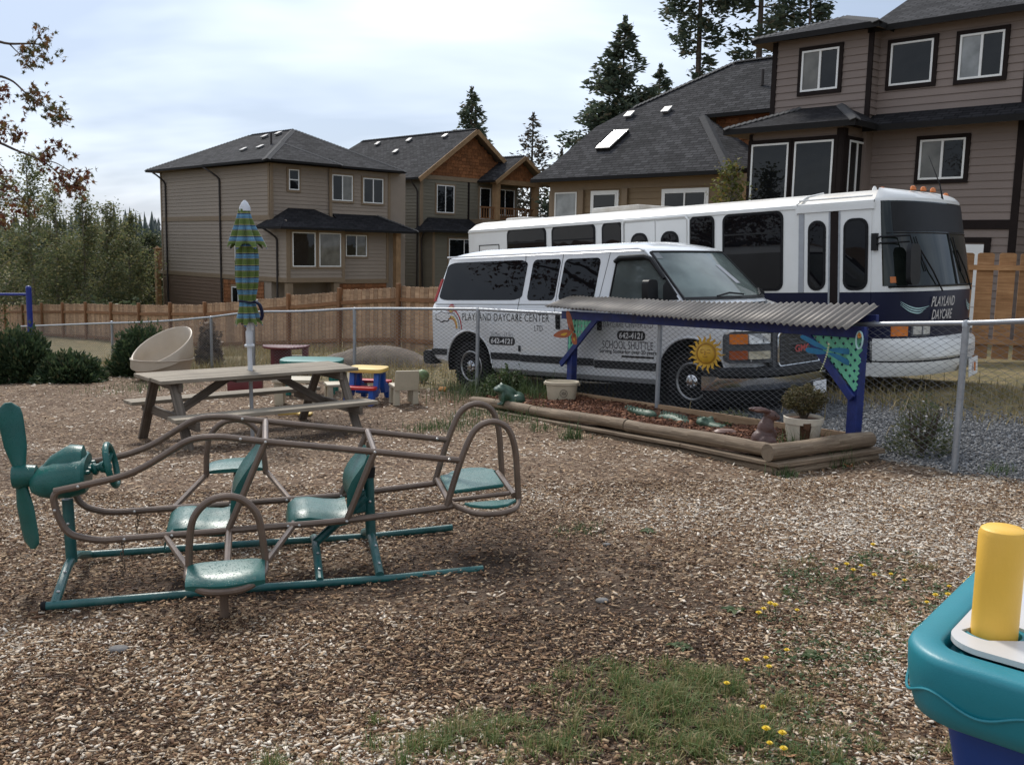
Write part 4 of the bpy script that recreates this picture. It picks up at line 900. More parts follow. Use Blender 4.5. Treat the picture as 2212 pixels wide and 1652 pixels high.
# ---- taupe house on the left -------------------------------------------------
ha = thing('house', 'taupe two storey house with hip roof behind the striped parasol', 'house', (-10.67, 43.0, 0), H45)
wl = wallbox(ha, (-10.38, -0.02, 0.02, 7.5), -3.2, 5.12, 'siding_taupe')
wl2 = wallbox(ha, (-0.03, 1.28, 0.02, 2.92), 0.02, 2.32, 'siding_taupe')
wl3 = wallbox(ha, (-0.025, 0.58, 2.92, 5.93), -0.8, 2.3, 'siding_taupe')
P_ = (-10.4, 0.0)
clad(wl, P_, (0, 0), 2.88, 5.08, 'siding_taupe'); clad(wl, P_, (1.3, 0), 0.20, 2.66, 'siding_taupe'); clad(wl, P_, (-4.2, 0), -2.6, 0.0, 'siding_brown')
strip(ha, P_, 0, 0, 10.42, 2.66, 2.88, 'trim_tan'); strip(ha, P_, 0, 0, 11.74, -0.0, 0.20, 'trim_tan'); strip(ha, P_, 0, -0.02, 0.10, -2.6, 5.1, 'trim_tan', out=0.048); strip(ha, P_, 0, 10.28, 10.43, 2.88, 5.1, 'trim_tan', out=0.050)
shingles(ha, (-4.2, 0), 0, lambda s: -0.02, 0, 3.6, -1.75, 0.17, 0.22)
window(ha, P_, 0, 7.05, 7.65, -1.6, -0.35, 1, 'trim_tan'); window(ha, P_, 0, 7.4, 7.9, 0.85, 1.95, 1, 'trim_tan')
q = PI / 2
clad(wl, (0, 0), (0, 3.06), 2.4, 5.08, 'siding_taupe'); clad(wl, (0.06, 3.06), (0.06, 6.45), 2.4, 5.08, 'siding_taupe')
for s0, s1 in ((-0.04, 0.10), (3.0, 3.14), (6.35, 6.49)): strip(ha, (0.07, 0), q, s0, s1, 2.4, 5.1, 'trim_tan', out=0.048)
clad(wl2, (1.3, 0), (1.3, 2.94), 0.20, 2.3, 'siding_taupe'); strip(ha, (1.3, 0), q, -0.04, 0.14, 0.0, 2.3, 'trim_tan', out=0.052); strip(ha, (1.3, 0), q, 0.14, 2.96, 0.0, 0.20, 'trim_tan'); strip(ha, (1.3, 0), q, 2.82, 2.96, 0.2, 2.3, 'trim_tan', out=0.050)
clad(wl3, (0.6, 2.94), (0.6, 5.94), 0.10, 2.3, 'siding_taupe'); strip(ha, (0.6, 0), q, 5.84, 5.98, -0.1, 2.3, 'trim_tan', out=0.050); strip(ha, (0.6, 0), q, 2.97, 5.9, -0.10, 0.10, 'trim_tan')
shingles(ha, (0.6, 2.97), q, lambda s: -0.12, 0, 2.9, -0.62, 0.17, 0.22)
window(ha, (0.01, 0), q, 0.91, 1.43, 4.01, 4.90, 1, hsplit=0.5, panes=('pane',)); window(ha, (0.07, 0), q, 3.14, 4.26, 3.66, 4.82, 2, panes=('pane', 'pane_blind')); window(ha, (0.07, 0), q, 4.87, 6.03, 3.63, 4.78, 2)
window(ha, (1.3, 0), q, 0.24, 1.40, 0.68, 2.16, 1, panes=('pane',)); window(ha, (1.3, 0), q, 1.60, 2.74, 0.68, 2.16, 1, panes=('pane_blind',)); window(ha, (0.6, 0), q, 3.50, 4.68, 1.14, 2.12, 2, panes=('pane', 'pane_blind'))
for s_ in (0.0, 2.4):
    mb = MB(); mb.box(1.05, 1.29, s_ + 0.02, s_ + 0.30, -2.2, -0.02); mb.build('support_post', 'trim_tan', ha)
mb = MB(); mb.box(0.75, 1.0, 6.15, 6.42, -1.6, 2.25); mb.build('porch_column', 'trim_cedar', ha)
F, Lh = hip(-10.98, 0.55, -0.55, 7.1, 5.2, 0.485); rf = roof(ha, F); ridge_caps(rf, [Lh[1], Lh[0], Lh[4], Lh[2]])
F, Lh = hip(-5.0, 0.72, -0.56, 3.35, 5.22, 0.485); rf2 = roof(ha, F[:1] + F[2:3] + F[1:2]); ridge_caps(rf2, [Lh[1], Lh[2]])
K_ = 0.485
for s_, t_ in ((-3.6, 0.85), (-2.3, 0.95), (-4.5, 2.5), (-3.6, 2.7)): roof_vent(rf, (s_, t_, 5.2 + K_ * (t_ + 0.55)), K_)
pipe(rf, (-2.0, 1.3, 5.2 + K_ * 1.85))
ridge2 = [(1.82, -0.6, 2.36), (1.82, 3.5, 2.36), (0.0, 2.25, 3.22), (0.0, 0.9, 3.22), (0.0, -0.6, 2.45), (0.0, 3.9, 2.36)]
rf3 = roof(ha, [[ridge2[0], ridge2[1], ridge2[2], ridge2[3]], [(-0.35, -0.6, 2.36), ridge2[0], ridge2[3]], [ridge2[1], ridge2[5], ridge2[2]]], 'roof_new')
rf4 = roof(ha, [[(1.25, 3.0, 2.35), (1.25, 7.3, 2.35), (0.05, 5.6, 3.08), (0.05, 3.2, 3.08)], [(1.25, 7.3, 2.35), (0.05, 7.3, 2.35), (0.05, 5.6, 3.08)]], 'roof_new'); ridge_caps(rf4, [((1.25, 7.3, 2.37), (0.05, 5.6, 3.1))], 0.1)
spout(ha, [(-10.3, -0.45, 5.05), (-9.95, -0.45, 4.95), (-9.8, -0.07, 4.6), (-9.8, -0.07, -2.3)]); spout(ha, [(-5.0, -0.5, 5.1), (-4.6, -0.45, 4.95), (-4.3, -0.07, 4.6), (-4.3, -0.07, -2.3)]); spout(ha, [(0.2, -0.5, 2.3), (0.5, -0.4, 2.15), (0.62, -0.07, 1.9), (0.62, -0.07, -2.2)])
mb = MB(); mb.box(-11.9, -10.42, 0.3, 2.6, 0.0, 0.16)
dk = mb.build('deck', 'trim_tan', ha)
for s_, t_ in ((-11.8, 0.35),):
    mb = MB(); mb.box(s_ - 0.12, s_ + 0.12, t_ - 0.12, t_ + 0.12, -2.6, 1.25); mb.box(s_ - 0.17, s_ + 0.17, t_ - 0.17, t_ + 0.17, 1.25, 1.31); mb.lathe([(0.14, 1.31), (0.02, 1.42)], (s_, t_, 0), n=4); mb.build('deck_post', 'trim_cedar', dk)
for k_ in range(9):
    mb = MB(); mb.box(-11.66 + 0.137 * k_, -11.66 + 0.137 * k_ + 0.125, 0.32, 0.345, 0.26, 1.12); mb.build('railing_board', 'fence_rail', dk)
mb = MB(); mb.box(-11.68, -10.42, 0.28, 0.40, 1.12, 1.18); mb.build('deck_rail', 'trim_cedar', dk)

# ---- gabled green house -------------------------------------------------------
hb = thing('house', 'green grey gabled house with cedar shingle gable and balcony, between two hip roofs', 'house', (-5.01, 52.0, 0), H45)
wb = wallbox(hb, (-12.0, -0.02, 0.02, 7.2), -3, 5.2, 'siding_green')
clad(wb, (-4.4, 0), (0, 0), -2.0, 5.2, 'siding_green', 0.175); clad(wb, (0, 0), (0, 3.42), -1.0, 5.2, 'siding_green', 0.175)
strip(hb, (0, 0), q, -0.04, 0.16, -1, 5.25, 'trim_tan', out=0.052); strip(hb, (0, 0), q, 0.16, 7.2, 5.2, 5.42, 'trim_tan', out=0.048); strip(hb, (0, 0), q, 3.34, 3.46, -1, 5.2, 'trim_dark', out=0.048)
rake = lambda s: 5.42 + min(s + 0.2, 7.4 - s) * 0.70 - 0.30
mb = MB(); mb.prism([(-0.05, 0, 5.2), (-0.05, 7.2, 5.2), (-0.05, 3.6, 7.75)], (-0.2, 0, 0)); mb.build('gable_wall', 'cedar_shingle', hb)
shingles(hb, (-0.04, 0), q, rake, 0.2, 7.0, 5.44, 0.175, 0.26)
window(hb, (0, 0), q, 1.09, 2.32, 3.48, 4.93, 2, panes=('pane',)); window(hb, (0.9, 0), q, 1.2, 4.4, 0.5, 2.1, 3, panes=('pane',))
wb2 = wallbox(hb, (-0.03, 0.88, 0.15, 5.2), -1.5, 2.5, 'siding_green'); clad(wb2, (0.9, 0.13), (0.9, 5.2), -1, 2.5, 'siding_green', 0.175); clad(wb2, (0.0, 0.13), (0.9, 0.13), -1, 2.5, 'siding_green', 0.175); strip(hb, (0.9, 0.1), q, 0, 0.14, -1, 2.5, 'trim_tan', out=0.052)
k2 = 0.70
A_, B_, C_ = (0.45, -0.45, 5.22), (0.45, 3.6, 5.22 + 4.05 * k2), (0.45, 7.65, 5.22)
rf = roof(hb, [[(-12, -0.45, 5.22), A_, B_, (-12 + 2.0, 3.6, B_[2])], [(-12 + 2.0, 3.6, B_[2]), B_, C_, (-12, 7.65, 5.22)], [(-12, -0.45, 5.22), (-10.0, 3.6, B_[2]), (-12, 7.65, 5.22)]]); ridge_caps(rf, [((-10, 3.6, B_[2]), B_)])
for (a, b_), w in (((A_, B_), 0.24), ((B_, C_), 0.24)):
    mb = MB(); mb.bar((0.47, a[1], a[2] - 0.14), (0.47, b_[1], b_[2] - 0.14), 0.05, w, (1, 0, 0) if False else (0, 0, 1)); mb.build('barge_board', 'trim_cedar', hb)
for s_, t_ in ((-7.6, 3.0), (-4.7, 3.05), (-1.6, 3.1), (-4.6, 2.0), (-5.2, 0.7)): roof_vent(rf, (s_, t_, 5.22 + k2 * (t_ + 0.45)), k2)
pipe(rf, (-6.0, 0.8, 5.22 + k2 * 1.25))
# balcony and its small gable
mb = MB(); mb.box(-0.02, 1.1, 3.46, 7.9, 2.95, 3.2); mb.build('balcony_floor', 'trim_tan', hb)
for t_ in (4.45, 7.55):
    mb = MB(); mb.box(0.8, 1.1, t_, t_ + 0.34, -1, 5.15); mb.build('balcony_column', 'trim_cedar', hb)
mb = MB(); mb.box(0.78, 1.12, 4.3, 8.05, 5.15, 5.4); mb.build('balcony_beam', 'trim_cedar', hb)
window(hb, (0.03, 0), q, 4.2, 5.0, 3.25, 4.95, 1, 'trim_tan', panes=('pane',), name='balcony_door'); window(hb, (0.03, 0), q, 5.4, 6.9, 3.5, 4.95, 2, 'trim_tan', panes=('pane',)); clad(wb, (0, 3.46), (0, 7.2), 3.2, 5.2, 'siding_green', 0.175)
for t_, n_ in ((3.5, 6), (4.85, 15)):
    for k_ in range(n_):
        mb = MB(); mb.box(0.93, 0.97, t_ + 0.18 * k_, t_ + 0.18 * k_ + 0.05, 3.3, 3.82); mb.build('baluster', 'fence_rail', hb)
    mb = MB(); mb.box(0.9, 1.0, t_ - 0.04, t_ + 0.18 * n_, 3.82, 3.90); mb.box(0.92, 0.98, t_ - 0.04, t_ + 0.18 * n_, 3.24, 3.30); mb.build('balcony_rail', 'fence_rail', hb)
a, b_, c = (1.55, 4.0, 5.30), (1.55, 6.25, 6.78), (1.55, 8.5, 5.30)
rf2 = roof(hb, [[(-1.2, 4.0, 5.3), a, b_, (-1.6, 6.25, 6.78)], [(-1.6, 6.25, 6.78), b_, c, (-1.2, 8.5, 5.3)]]); ridge_caps(rf2, [((-1.0, 6.25, 6.78), b_)])
for p, r_ in ((a, b_), (b_, c)):
    mb = MB(); mb.bar((1.57, p[1], p[2] - 0.13), (1.57, r_[1], r_[2] - 0.13), 0.05, 0.2); mb.build('barge_board', 'trim_cedar', hb)
mb = MB(); mb.prism([(1.02, 4.5, 5.4), (1.02, 8.0, 5.4), (1.02, 6.25, 6.55)], (-0.1, 0, 0)); mb.build('gable_wall', 'cedar_shingle', hb)
shingles(hb, (1.03, 4.3), q, lambda s: 5.40 + min(s, 3.9 - s) * 0.66 - 0.15, 0.2, 3.7, 5.41, 0.175, 0.26)
rf3 = roof(hb, [[(1.5, -0.3, 2.5), (1.5, 5.6, 2.5), (0.02, 5.0, 3.2), (0.02, 0.5, 3.2)], [(-0.2, -0.3, 2.5), (1.5, -0.3, 2.5), (0.02, 0.5, 3.2)]], 'roof_new')
spout(hb, [(-0.3, -0.4, 5.1), (-0.25, -0.3, 4.9), (-0.15, -0.08, 4.6), (-0.15, -0.08, -1.5)]); spout(hb, [(0.6, -0.2, 2.45), (0.3, -0.1, 2.2), (0.2, -0.07, 1.9), (0.2, 0.05, -1.5)])

# ---- ochre house with the skylight ---------------------------------------------
hm = thing('house', 'ochre house with a tall shingled roof and skylight behind the bus', 'house', (0.65, 34.0, 0), H45)
wm = wallbox(hm, (0.2, 9.5, 0.62, 8.0), -2.5, 3.9, 'siding_ochre'); clad(wm, (0.2, 0.6), (9.5, 0.6), 0.2, 3.9, 'siding_ochre', 0.2)
strip(hm, (0.2, 0.6), 0, 0, 9.3, 3.62, 3.92, 'trim_tan', out=0.052); strip(hm, (0.2, 0.6), 0, -0.03, 0.14, -1, 3.62, 'trim_tan', out=0.052)
for s_ in (1.55, 3.42): strip(hm, (0, 0.6), 0, s_, s_ + 0.22, 0, 3.62, 'trim_tan', out=0.12)
mb = MB(); mb.box(8.1, 8.35, 0.1, 0.35, 0, 3.6); mb.build('porch_column', 'trim_cedar', hm)
window(hm, (0, 0.6), 0, 0.45, 1.45, 2.3, 3.56, 1, 'trim_tan', panes=('pane_pale',)); window(hm, (0, 0.6), 0, 2.15, 3.15, 2.3, 3.48, 1, 'vinyl', panes=('pane',)); window(hm, (0, 0.6), 0, 5.05, 6.6, 1.9, 3.46, 2, 'vinyl', panes=('pane',))
KM = 0.777; zr = 4.0 + KM * 5.33
R_ = lambda s, t: (s, t, 4.0 + KM * t)
Pm = (4.95, 2.62)        # where the lower hip ends under the upper eave
LE = [R_(-0.23, 0), R_(0.12, 0.6), R_(0.50, 2.5), R_(1.45, 3.42), R_(4.3, 5.33)]
BKp = [(p[0], 10.66 - p[1], p[2]) for p in LE]
rf = roof(hm, [[*LE[:1], R_(7.75, 0), R_(*Pm), *LE[:0:-1]], [R_(*Pm), R_(11.5, 2.62), R_(11.5, 5.33), R_(4.3, 5.33)], [LE[0], LE[1], BKp[1], BKp[0]], [LE[1], LE[2], BKp[2], BKp[1]], [LE[2], LE[3], BKp[3], BKp[2]], [LE[3], LE[4], BKp[3]], [R_(4.3, 5.33), R_(11.5, 5.33), (11.5, 10.66, 4.0), BKp[0], BKp[1], BKp[2], BKp[3]], [R_(7.75, 0), (7.75, 2.62, 4.3), R_(*Pm)]], thick=0.12)
ridge_caps(rf, [(R_(7.75, 0), R_(*Pm)), (LE[3], LE[4]), (LE[4], R_(11.5, 5.33))], 0.17, 0.15)
wm2 = wallbox(hm, (5.2, 11.2, 3.0, 7.6), 3.0, 5.95, 'cedar_shingle', 'upper_wall'); shingles(hm, (5.2, 3.0), 0, lambda s: 5.9, 0.0, 5.0, 4.3, 0.18, 0.3)
window(hm, (5.2, 3.0), 0, 3.1, 3.7, 5.25, 5.75, 1, 'vinyl', panes=('pane_blind',))
for s_, t_ in ((1.71, 2.92), (3.27, 2.96)): roof_vent(rf, R_(s_, t_), KM)
pipe(rf, R_(6.33, 3.8), 0.5)
# skylight: framed pane, curb proud of the slope
sk = np.array([R_(1.68, 1.22), R_(2.30, 1.20), R_(2.42, 2.04), R_(1.80, 2.06)]); nrm = np.array((0, -KM, 1.0)); nrm /= np.linalg.norm(nrm)
mb = MB(); mb.prism(sk, nrm * 0.09); cb = mb.build('skylight_curb', 'fascia', rf)
c_ = sk.mean(0); mb = MB(); mb.prism([c_ + (p - c_) * 1.04 + nrm * 0.092 for p in sk], nrm * 0.035); mb.build('skylight_frame', 'metal_vent', rf, bevel=0.01)
MT['skylight'] = pmat('skylight_glass', (0.5, 0.52, 0.54), 0.05, 0.05, 3, metal=0.9)
mb = MB(); mb.prism([c_ + (p - c_) * 0.90 + nrm * 0.129 for p in sk], nrm * 0.006); mb.build('skylight_pane', 'skylight', rf)

# ---- mauve house on the right ---------------------------------------------------
hr = thing('house', 'mauve brown three storey house with dark trim towering at the right', 'house', (6.59, 26.0, 0), H45)
wr = wallbox(hr, (0.02, 2.6, 0.02, 8), 2.0, 7.0, 'siding_mauve'); wr2 = wallbox(hr, (2.6, 6.02, 0.42, 8), -1, 7.0, 'siding_mauve'); wr3 = wallbox(hr, (0.02, 2.46, -0.88, 0.4), -1, 4.65, 'siding_mauve'); wr4 = wallbox(hr, (6.02, 12, 2.02, 8), -1, 7.0, 'siding_mauve')
mv = 'siding_mauve'; ex = 0.172
clad(wr, (0, 0), (2.62, 0), 5.0, 6.95, mv, ex); clad(wr, (2.62, 0), (2.62, 0.4), 5.0, 6.95, mv, ex); clad(wr2, (2.62, 0.4), (6.05, 0.4), 5.0, 6.95, mv, ex); clad(wr2, (2.48, 0.4), (6.05, 0.4), 2.48, 4.75, mv, ex); clad(wr2, (2.48, 0.4), (6.05, 0.4), -0.3, 2.26, mv, ex)
clad(wr3, (0, -0.9), (2.48, -0.9), 1.2, 4.65, mv, ex); clad(wr3, (2.48, -0.9), (2.48, 0.4), 1.2, 4.65, mv, ex); clad(wr3, (0, 0.4), (0, -0.9), 1.2, 4.65, mv, ex); clad(wr4, (6.05, 2.0), (12, 2.0), -0.3, 6.95, mv, ex); clad(wr4, (6.05, 0.4), (6.05, 2.0), -0.3, 6.95, mv, ex)
td = 'trim_dark'
strip(hr, (0, 0), 0, -0.03, 0.10, 4.7, 6.98, td, out=0.050); strip(hr, (0, 0), 0, 2.54, 2.66, 4.7, 6.98, td, out=0.050); strip(hr, (0, 0.4), 0, 5.95, 6.09, 5.0, 6.98, td, out=0.050); strip(hr, (0, 0.4), 0, 5.93, 6.09, -0.3, 4.7, td, out=0.050); strip(hr, (0, 0.4), 0, 2.48, 5.93, 2.27, 2.48, td, out=0.048)
strip(hr, (0, -0.9), 0, -0.03, 0.05, 1, 4.6, td, out=0.048); strip(hr, (0, -0.9), 0, 2.34, 2.5, 1, 4.6, td, out=0.050); strip(hr, (2.48, -0.9), q, -0.04, 0.14, 1, 4.6, td, out=0.050)
window(hr, (0, 0), 0, 0.82, 1.81, 5.67, 6.66, 2, td, 0.095, panes=('pane_blind', 'pane'), out=0.066); window(hr, (0, 0.4), 0, 2.93, 3.94, 5.66, 6.64, 1, td, 0.095, out=0.066); window(hr, (0, 0.4), 0, 4.54, 5.50, 5.63, 6.62, 2, td, 0.095, panes=('pane_pale', 'pane'), out=0.066)
window(hr, (0, -0.9), 0, 0.06, 1.10, 2.9, 4.34, 1, td, 0.10, out=0.062); window(hr, (0, -0.9), 0, 1.26, 2.28, 2.9, 4.34, 1, td, 0.10, out=0.062); window(hr, (2.48, -0.9), q, 0.22, 1.06, 2.9, 4.34, 2, td, 0.09, out=0.062)
window(hr, (0, 0.4), 0, 3.80, 4.84, 3.42, 4.34, 2, td, 0.095, panes=('pane_blind', 'pane'), out=0.066)
mb = MB()
for k_ in range(4): mb.box(3.3, 5.42, -0.02, 0.02, 0.02 + 0.48 * k_, 0.02 + 0.48 * k_ + 0.465)
gd = mb.build('garage_door', 'vinyl', hr); gd.location = (0, 0.37, 0); strip(hr, (0, 0.4), 0, 5.43, 5.56, -0.3, 2.06, td, out=0.06); strip(hr, (0, 0.4), 0, 3.15, 5.56, 1.96, 2.08, td, out=0.062)
F, Lh = hip(-0.42, 2.95, -0.45, 5.5, 7.05, 0.36, 'y'); kk = 0.36; h_ = 3.37 / 2; pk = (-0.42 + h_, -0.45 + h_, 7.05 + h_ * kk)
rf = roof(hr, [[(-0.42, -0.45, 7.05), (2.95, -0.45, 7.05), pk], [(2.95, -0.45, 7.05), (2.95, 6, 7.05), (pk[0], 6, pk[2]), pk], [(-0.42, 6, 7.05), (-0.42, -0.45, 7.05), pk, (pk[0], 6, pk[2])]], 'roof', 0.14); ridge_caps(rf, [((2.95, -0.45, 7.05), pk), ((-0.42, -0.45, 7.05), pk), (pk, (pk[0], 6, pk[2]))], 0.15, 0.15)
rfb = roof(hr, [[(2.5, -0.05, 7.02), (12.6, -0.05, 7.02), (12.6, 4.6, 9.3), (2.5, 4.6, 9.3)], [(2.5, 4.6, 9.3), (12.6, 4.6, 9.3), (12.6, 9.2, 7.02), (2.5, 9.2, 7.02)]], 'roof', 0.14); pipe(rfb, (4.4, 2.9, 8.45), 0.3)
rf2 = roof(hr, [[(-0.55, -1.35, 4.72), (2.98, -1.35, 4.72), (1.9, 0.0, 5.28), (0.9, 0.0, 5.28)], [(-0.55, 0.5, 4.72), (-0.55, -1.35, 4.72), (0.9, 0, 5.28)], [(2.98, -1.35, 4.72), (2.98, -0.2, 4.72), (2.62, 0.0, 4.95), (1.9, 0.0, 5.28)]], 'roof_new', 0.14); ridge_caps(rf2, [((2.98, -1.35, 4.74), (1.9, 0, 5.3)), ((-0.55, -1.35, 4.74), (0.9, 0, 5.3))], 0.13, 0.14)
roof(hr, [[(2.6, -0.22, 4.70), (6.75, -0.22, 4.70), (6.05, 0.4, 5.04), (2.6, 0.4, 5.04)], [(6.75, -0.22, 4.7), (6.75, 2.0, 4.7), (6.05, 2.0, 5.04), (6.05, 0.4, 5.04)]], 'roof_new', 0.14)
# ------------------------------------------------------------------ white passenger van
vo = Vector((2.115, 11.411, -0.267))
van = thing('van', 'white passenger van with daycare lettering parked behind the wire fence', 'van', mat=frame(vo, gu, gv, gn))
WV = 1.98       # width; near side is y = 0
def vy(z):      # near side surface
    return float(np.interp(z, [0.26, 0.36, 0.60, 1.10, 1.28, 1.93], [0.07, 0.02, 0.0, 0.0, 0.025, 0.145]))
def lerp(a, b, t): return a + (b - a) * t
# lower body: stations along x
ST = [(-4.74, 1.30, 0.10, 0.50), (-4.70, 1.305, 0.03, 0.42), (-4.60, 1.305, 0.0, 0.38), (-3.9, 1.305, 0.0, 0.30), (-2.5, 1.305, 0.0, 0.29), (-1.2, 1.305, 0.0, 0.29), (-0.5, 1.305, 0.0, 0.29), (-0.16, 1.30, 0.0, 0.30), (0.05, 1.235, 0.0, 0.32), (0.25, 1.165, 0.012, 0.36), (0.40, 1.115, 0.02, 0.42), (0.50, 1.075, 0.045, 0.50), (0.58, 1.035, 0.10, 0.52), (0.645, 0.985, 0.19, 0.55)]
rings = []
for x, zt, ins, zb in ST:
    half = [(vy(0.26) + ins + 0.03, zb), (ins + 0.015, zb + 0.07), (ins, zb + 0.22), (ins, 0.5 * (zb + 0.22) + 0.5 * (zt - 0.3)), (ins, zt - 0.20), (ins + 0.015, zt - 0.09), (ins + 0.05, zt - 0.03), (ins + 0.11, zt)]
    crown = 0.045 if x > -0.1 else 0.0
    mid = [(WV * 0.30, zt + crown * 0.8), (WV * 0.5, zt + crown)]
    r = half + mid; r = r + [(WV - y, z) for y, z in r[::-1][1:]]
    bow = 0.17 * max(0, min(1, (x - 0.35) / 0.3))
    rings.append([(x + bow * (1 - ((y - WV / 2) / (WV / 2)) ** 2), y, z) for y, z in r])
mb = MB(); mb.loft(rings, closed=True, cap0=True, cap1=True, smooth=True)
me = mb.mesh('body', 30); me.materials.append(MT['van_white'])
body = link('body', me, van)
def cut_cyl(o, c, r, y0, y1):
    mb = MB(); mb.lathe([(r, y0), (r, y1)], c, (0, 1, 0), n=40, smooth=False); t = mb.build('tmp', 'black')
    md = o.modifiers.new('b', 'BOOLEAN'); md.object = t; md.operation = 'DIFFERENCE'; md.solver = 'EXACT'; return t
bpy.context.view_layer.update()
WHX = (0.0, -3.87); ZW = 0.36
tmp = []
_par = body.parent; body.parent = None
for x in WHX: tmp.append(cut_cyl(body, (x, 0, ZW + 0.04), 0.475, -0.3, 0.42)); tmp.append(cut_cyl(body, (x, 0, ZW + 0.04), 0.475, WV - 0.42, WV + 0.3))
bpy.context.view_layer.update(); dg = bpy.context.evaluated_depsgraph_get(); nm = bpy.data.meshes.new_from_object(body.evaluated_get(dg)); body.modifiers.clear(); body.data = nm; nm.name = 'body'
nm.materials.clear(); nm.materials.append(MT['van_white']); nm.polygons.foreach_set('material_index', [0] * len(nm.polygons)); nm.polygons.foreach_set('use_smooth', [True] * len(nm.polygons)); nm.set_sharp_from_angle(angle=math.radians(28))
body.parent = _par
for t in tmp: bpy.data.objects.remove(t)
# greenhouse
def outline(z, n=9):
    t = min(max((z - 1.28) / 0.65, 0), 1.0); ys = vy(min(z, 1.93)); extra = max(0, z - 1.93)
    ins = {0: 0}.get(0) + (0.0 if extra <= 0 else 0.9 * extra + 2.2 * extra * extra * 8)
    yl, hw = ys + ins, WV / 2 - ys - ins; xr = lerp(-4.70, -4.46, t) + ins
    xf, bw = lerp(0.23, -0.62, t) - ins * 1.1, lerp(0.39, 0.15, t)
    pts = [(lerp(xr + 0.10, xf - bw, k / 10), yl, z) for k in range(11)]
    pts += [(xf - bw * a * a, WV / 2 + a * hw, z) for a in np.linspace(-1, 1, n)[1:-1]]
    pts += [(lerp(xf - bw, xr + 0.10, k / 10), yl + 2 * hw, z) for k in range(11)]
    pts += [(xr + 0.03, yl + 2 * hw - 0.04, z), (xr, yl + 2 * hw - 0.14, z), (xr, yl + 0.14, z), (xr + 0.03, yl + 0.04, z)]
    return pts
mb = MB(); mb.loft([outline(z) for z in (1.27, 1.45, 1.65, 1.85, 1.93, 1.965, 1.995, 2.02, 2.04, 2.052)], closed=True, cap1=True, smooth=True); mb.build('cab', 'van_white', van, sharp=30)
# drip rail along the roof edge
mb = MB(); mb.tube([(x, 0.128 + 0.0, 1.955) for x in np.linspace(-4.42, -0.86, 8)] + [(-0.75, 0.135, 1.93), (-0.62, 0.118, 1.82)], 0.013, 6); mb.build('drip_rail', 'van_white', van)
def side_panel(name, pts, mat, off=0.004, th=0.012, parent=van):
    q = [(x, vy(z) - off, z) for x, z in pts]; mb = MB(); mb.prism(q, (0, th, 0)); return mb.build(name, mat, parent)
def slant(a, b_, c, d, z0, z1, r=0.06):     # rounded quad: bottom a..b at z0, top c..d at z1
    out = []
    for u_, v_ in rrect(0, 1, 0, 1, 0.5 if r > 1 else 0.12, 4):
        out.append((lerp(lerp(a, b_, u_), lerp(c, d, u_), v_), lerp(z0, z1, v_)))
    return out
side_panel('side_window', slant(-4.55, -2.80, -4.40, -2.74, 1.325, 1.875), 'tint'); side_panel('side_window', slant(-2.70, -2.19, -2.64, -2.13, 1.32, 1.87), 'tint'); side_panel('side_window', slant(-2.12, -1.50, -2.06, -1.44, 1.315, 1.865), 'tint')
dw = side_panel('door_window', [(-1.22, 1.33), (-0.20, 1.33), (-0.24, 1.40), (-0.62, 1.80), (-0.70, 1.84), (-1.10, 1.845), (-1.16, 1.81)], 'cab_glass')
mb = MB(); mb.tube([(x, vy(z) - 0.006, z) for x, z in ((-1.235, 1.32), (-1.175, 1.82), (-1.10, 1.858), (-0.69, 1.855), (-0.60, 1.81), (-0.21, 1.38))], 0.013, 6); mb.build('window_seal', 'black', dw)
mb = MB(); mb.tube([(x, vy(z) - 0.03, z) for x, z in ((-1.19, 1.80), (-1.12, 1.845), (-0.72, 1.85), (-0.62, 1.815), (-0.40, 1.58))], [0.028, 0.036, 0.036, 0.034, 0.022], 8); mb.build('vent_visor', 'black', dw)
side_panel('quarter_trim', [(-0.40, 1.325), (-0.17, 1.325), (-0.38, 1.55), (-0.42, 1.50)], 'black', off=0.009)
# windshield
def wsp(a, h, off=0.006):
    z = lerp(1.315, 1.925, h); t = (z - 1.28) / 0.65; ys = vy(z); hw = WV / 2 - ys; xf, bw = lerp(0.23, -0.62, t), lerp(0.39, 0.15, t)
    return np.array((xf - bw * a * a + off, WV / 2 + a * hw, z + off * 0.8))
mb = MB(); mb.loft([[wsp(a, h) for a in np.linspace(-0.93, 0.93, 15)] for h in np.linspace(0.0, 0.96, 6)], closed=False, smooth=True); ws = mb.build('windshield', 'wind_glass', van)
mb = MB(); mb.tube([wsp(-0.93, h, 0.008) for h in np.linspace(0, 0.96, 6)] + [wsp(a, 0.965, 0.008) for a in np.linspace(-0.9, 0.9, 9)] + [wsp(0.93, h, 0.008) for h in np.linspace(0.96, 0, 6)], 0.016, 6); mb.build('windshield_seal', 'black', ws)
mb = MB(); mb.loft([[wsp(a, h, 0.010) for a in np.linspace(-0.93, 0.93, 12)] for h in (0.0, 0.05)], closed=False); mb.build('cowl', 'black', ws)
mb = MB(); mb.loft([[wsp(a, h, 0.009) for a in (0.10, 0.22)] for h in (0.30, 0.68)], closed=False); mb.build('paper_card', 'print_grey', ws)
mb = MB(); mb.loft([[wsp(a, h, 0.009) for a in (-0.90, -0.80)] for h in (0.83, 0.95)], closed=False); mb.build('inspection_sticker', 'pane_pale', ws)
for a0, a1, h1 in ((-0.55, -0.1, 0.10), (0.35, 0.85, 0.16)):
    mb = MB(); mb.tube([wsp(a0, 0.03, 0.03), wsp(lerp(a0, a1, .5), h1 * 0.9, 0.03), wsp(a1, 0.05, 0.03)], 0.012, 6); mb.build('wiper', 'black', van)
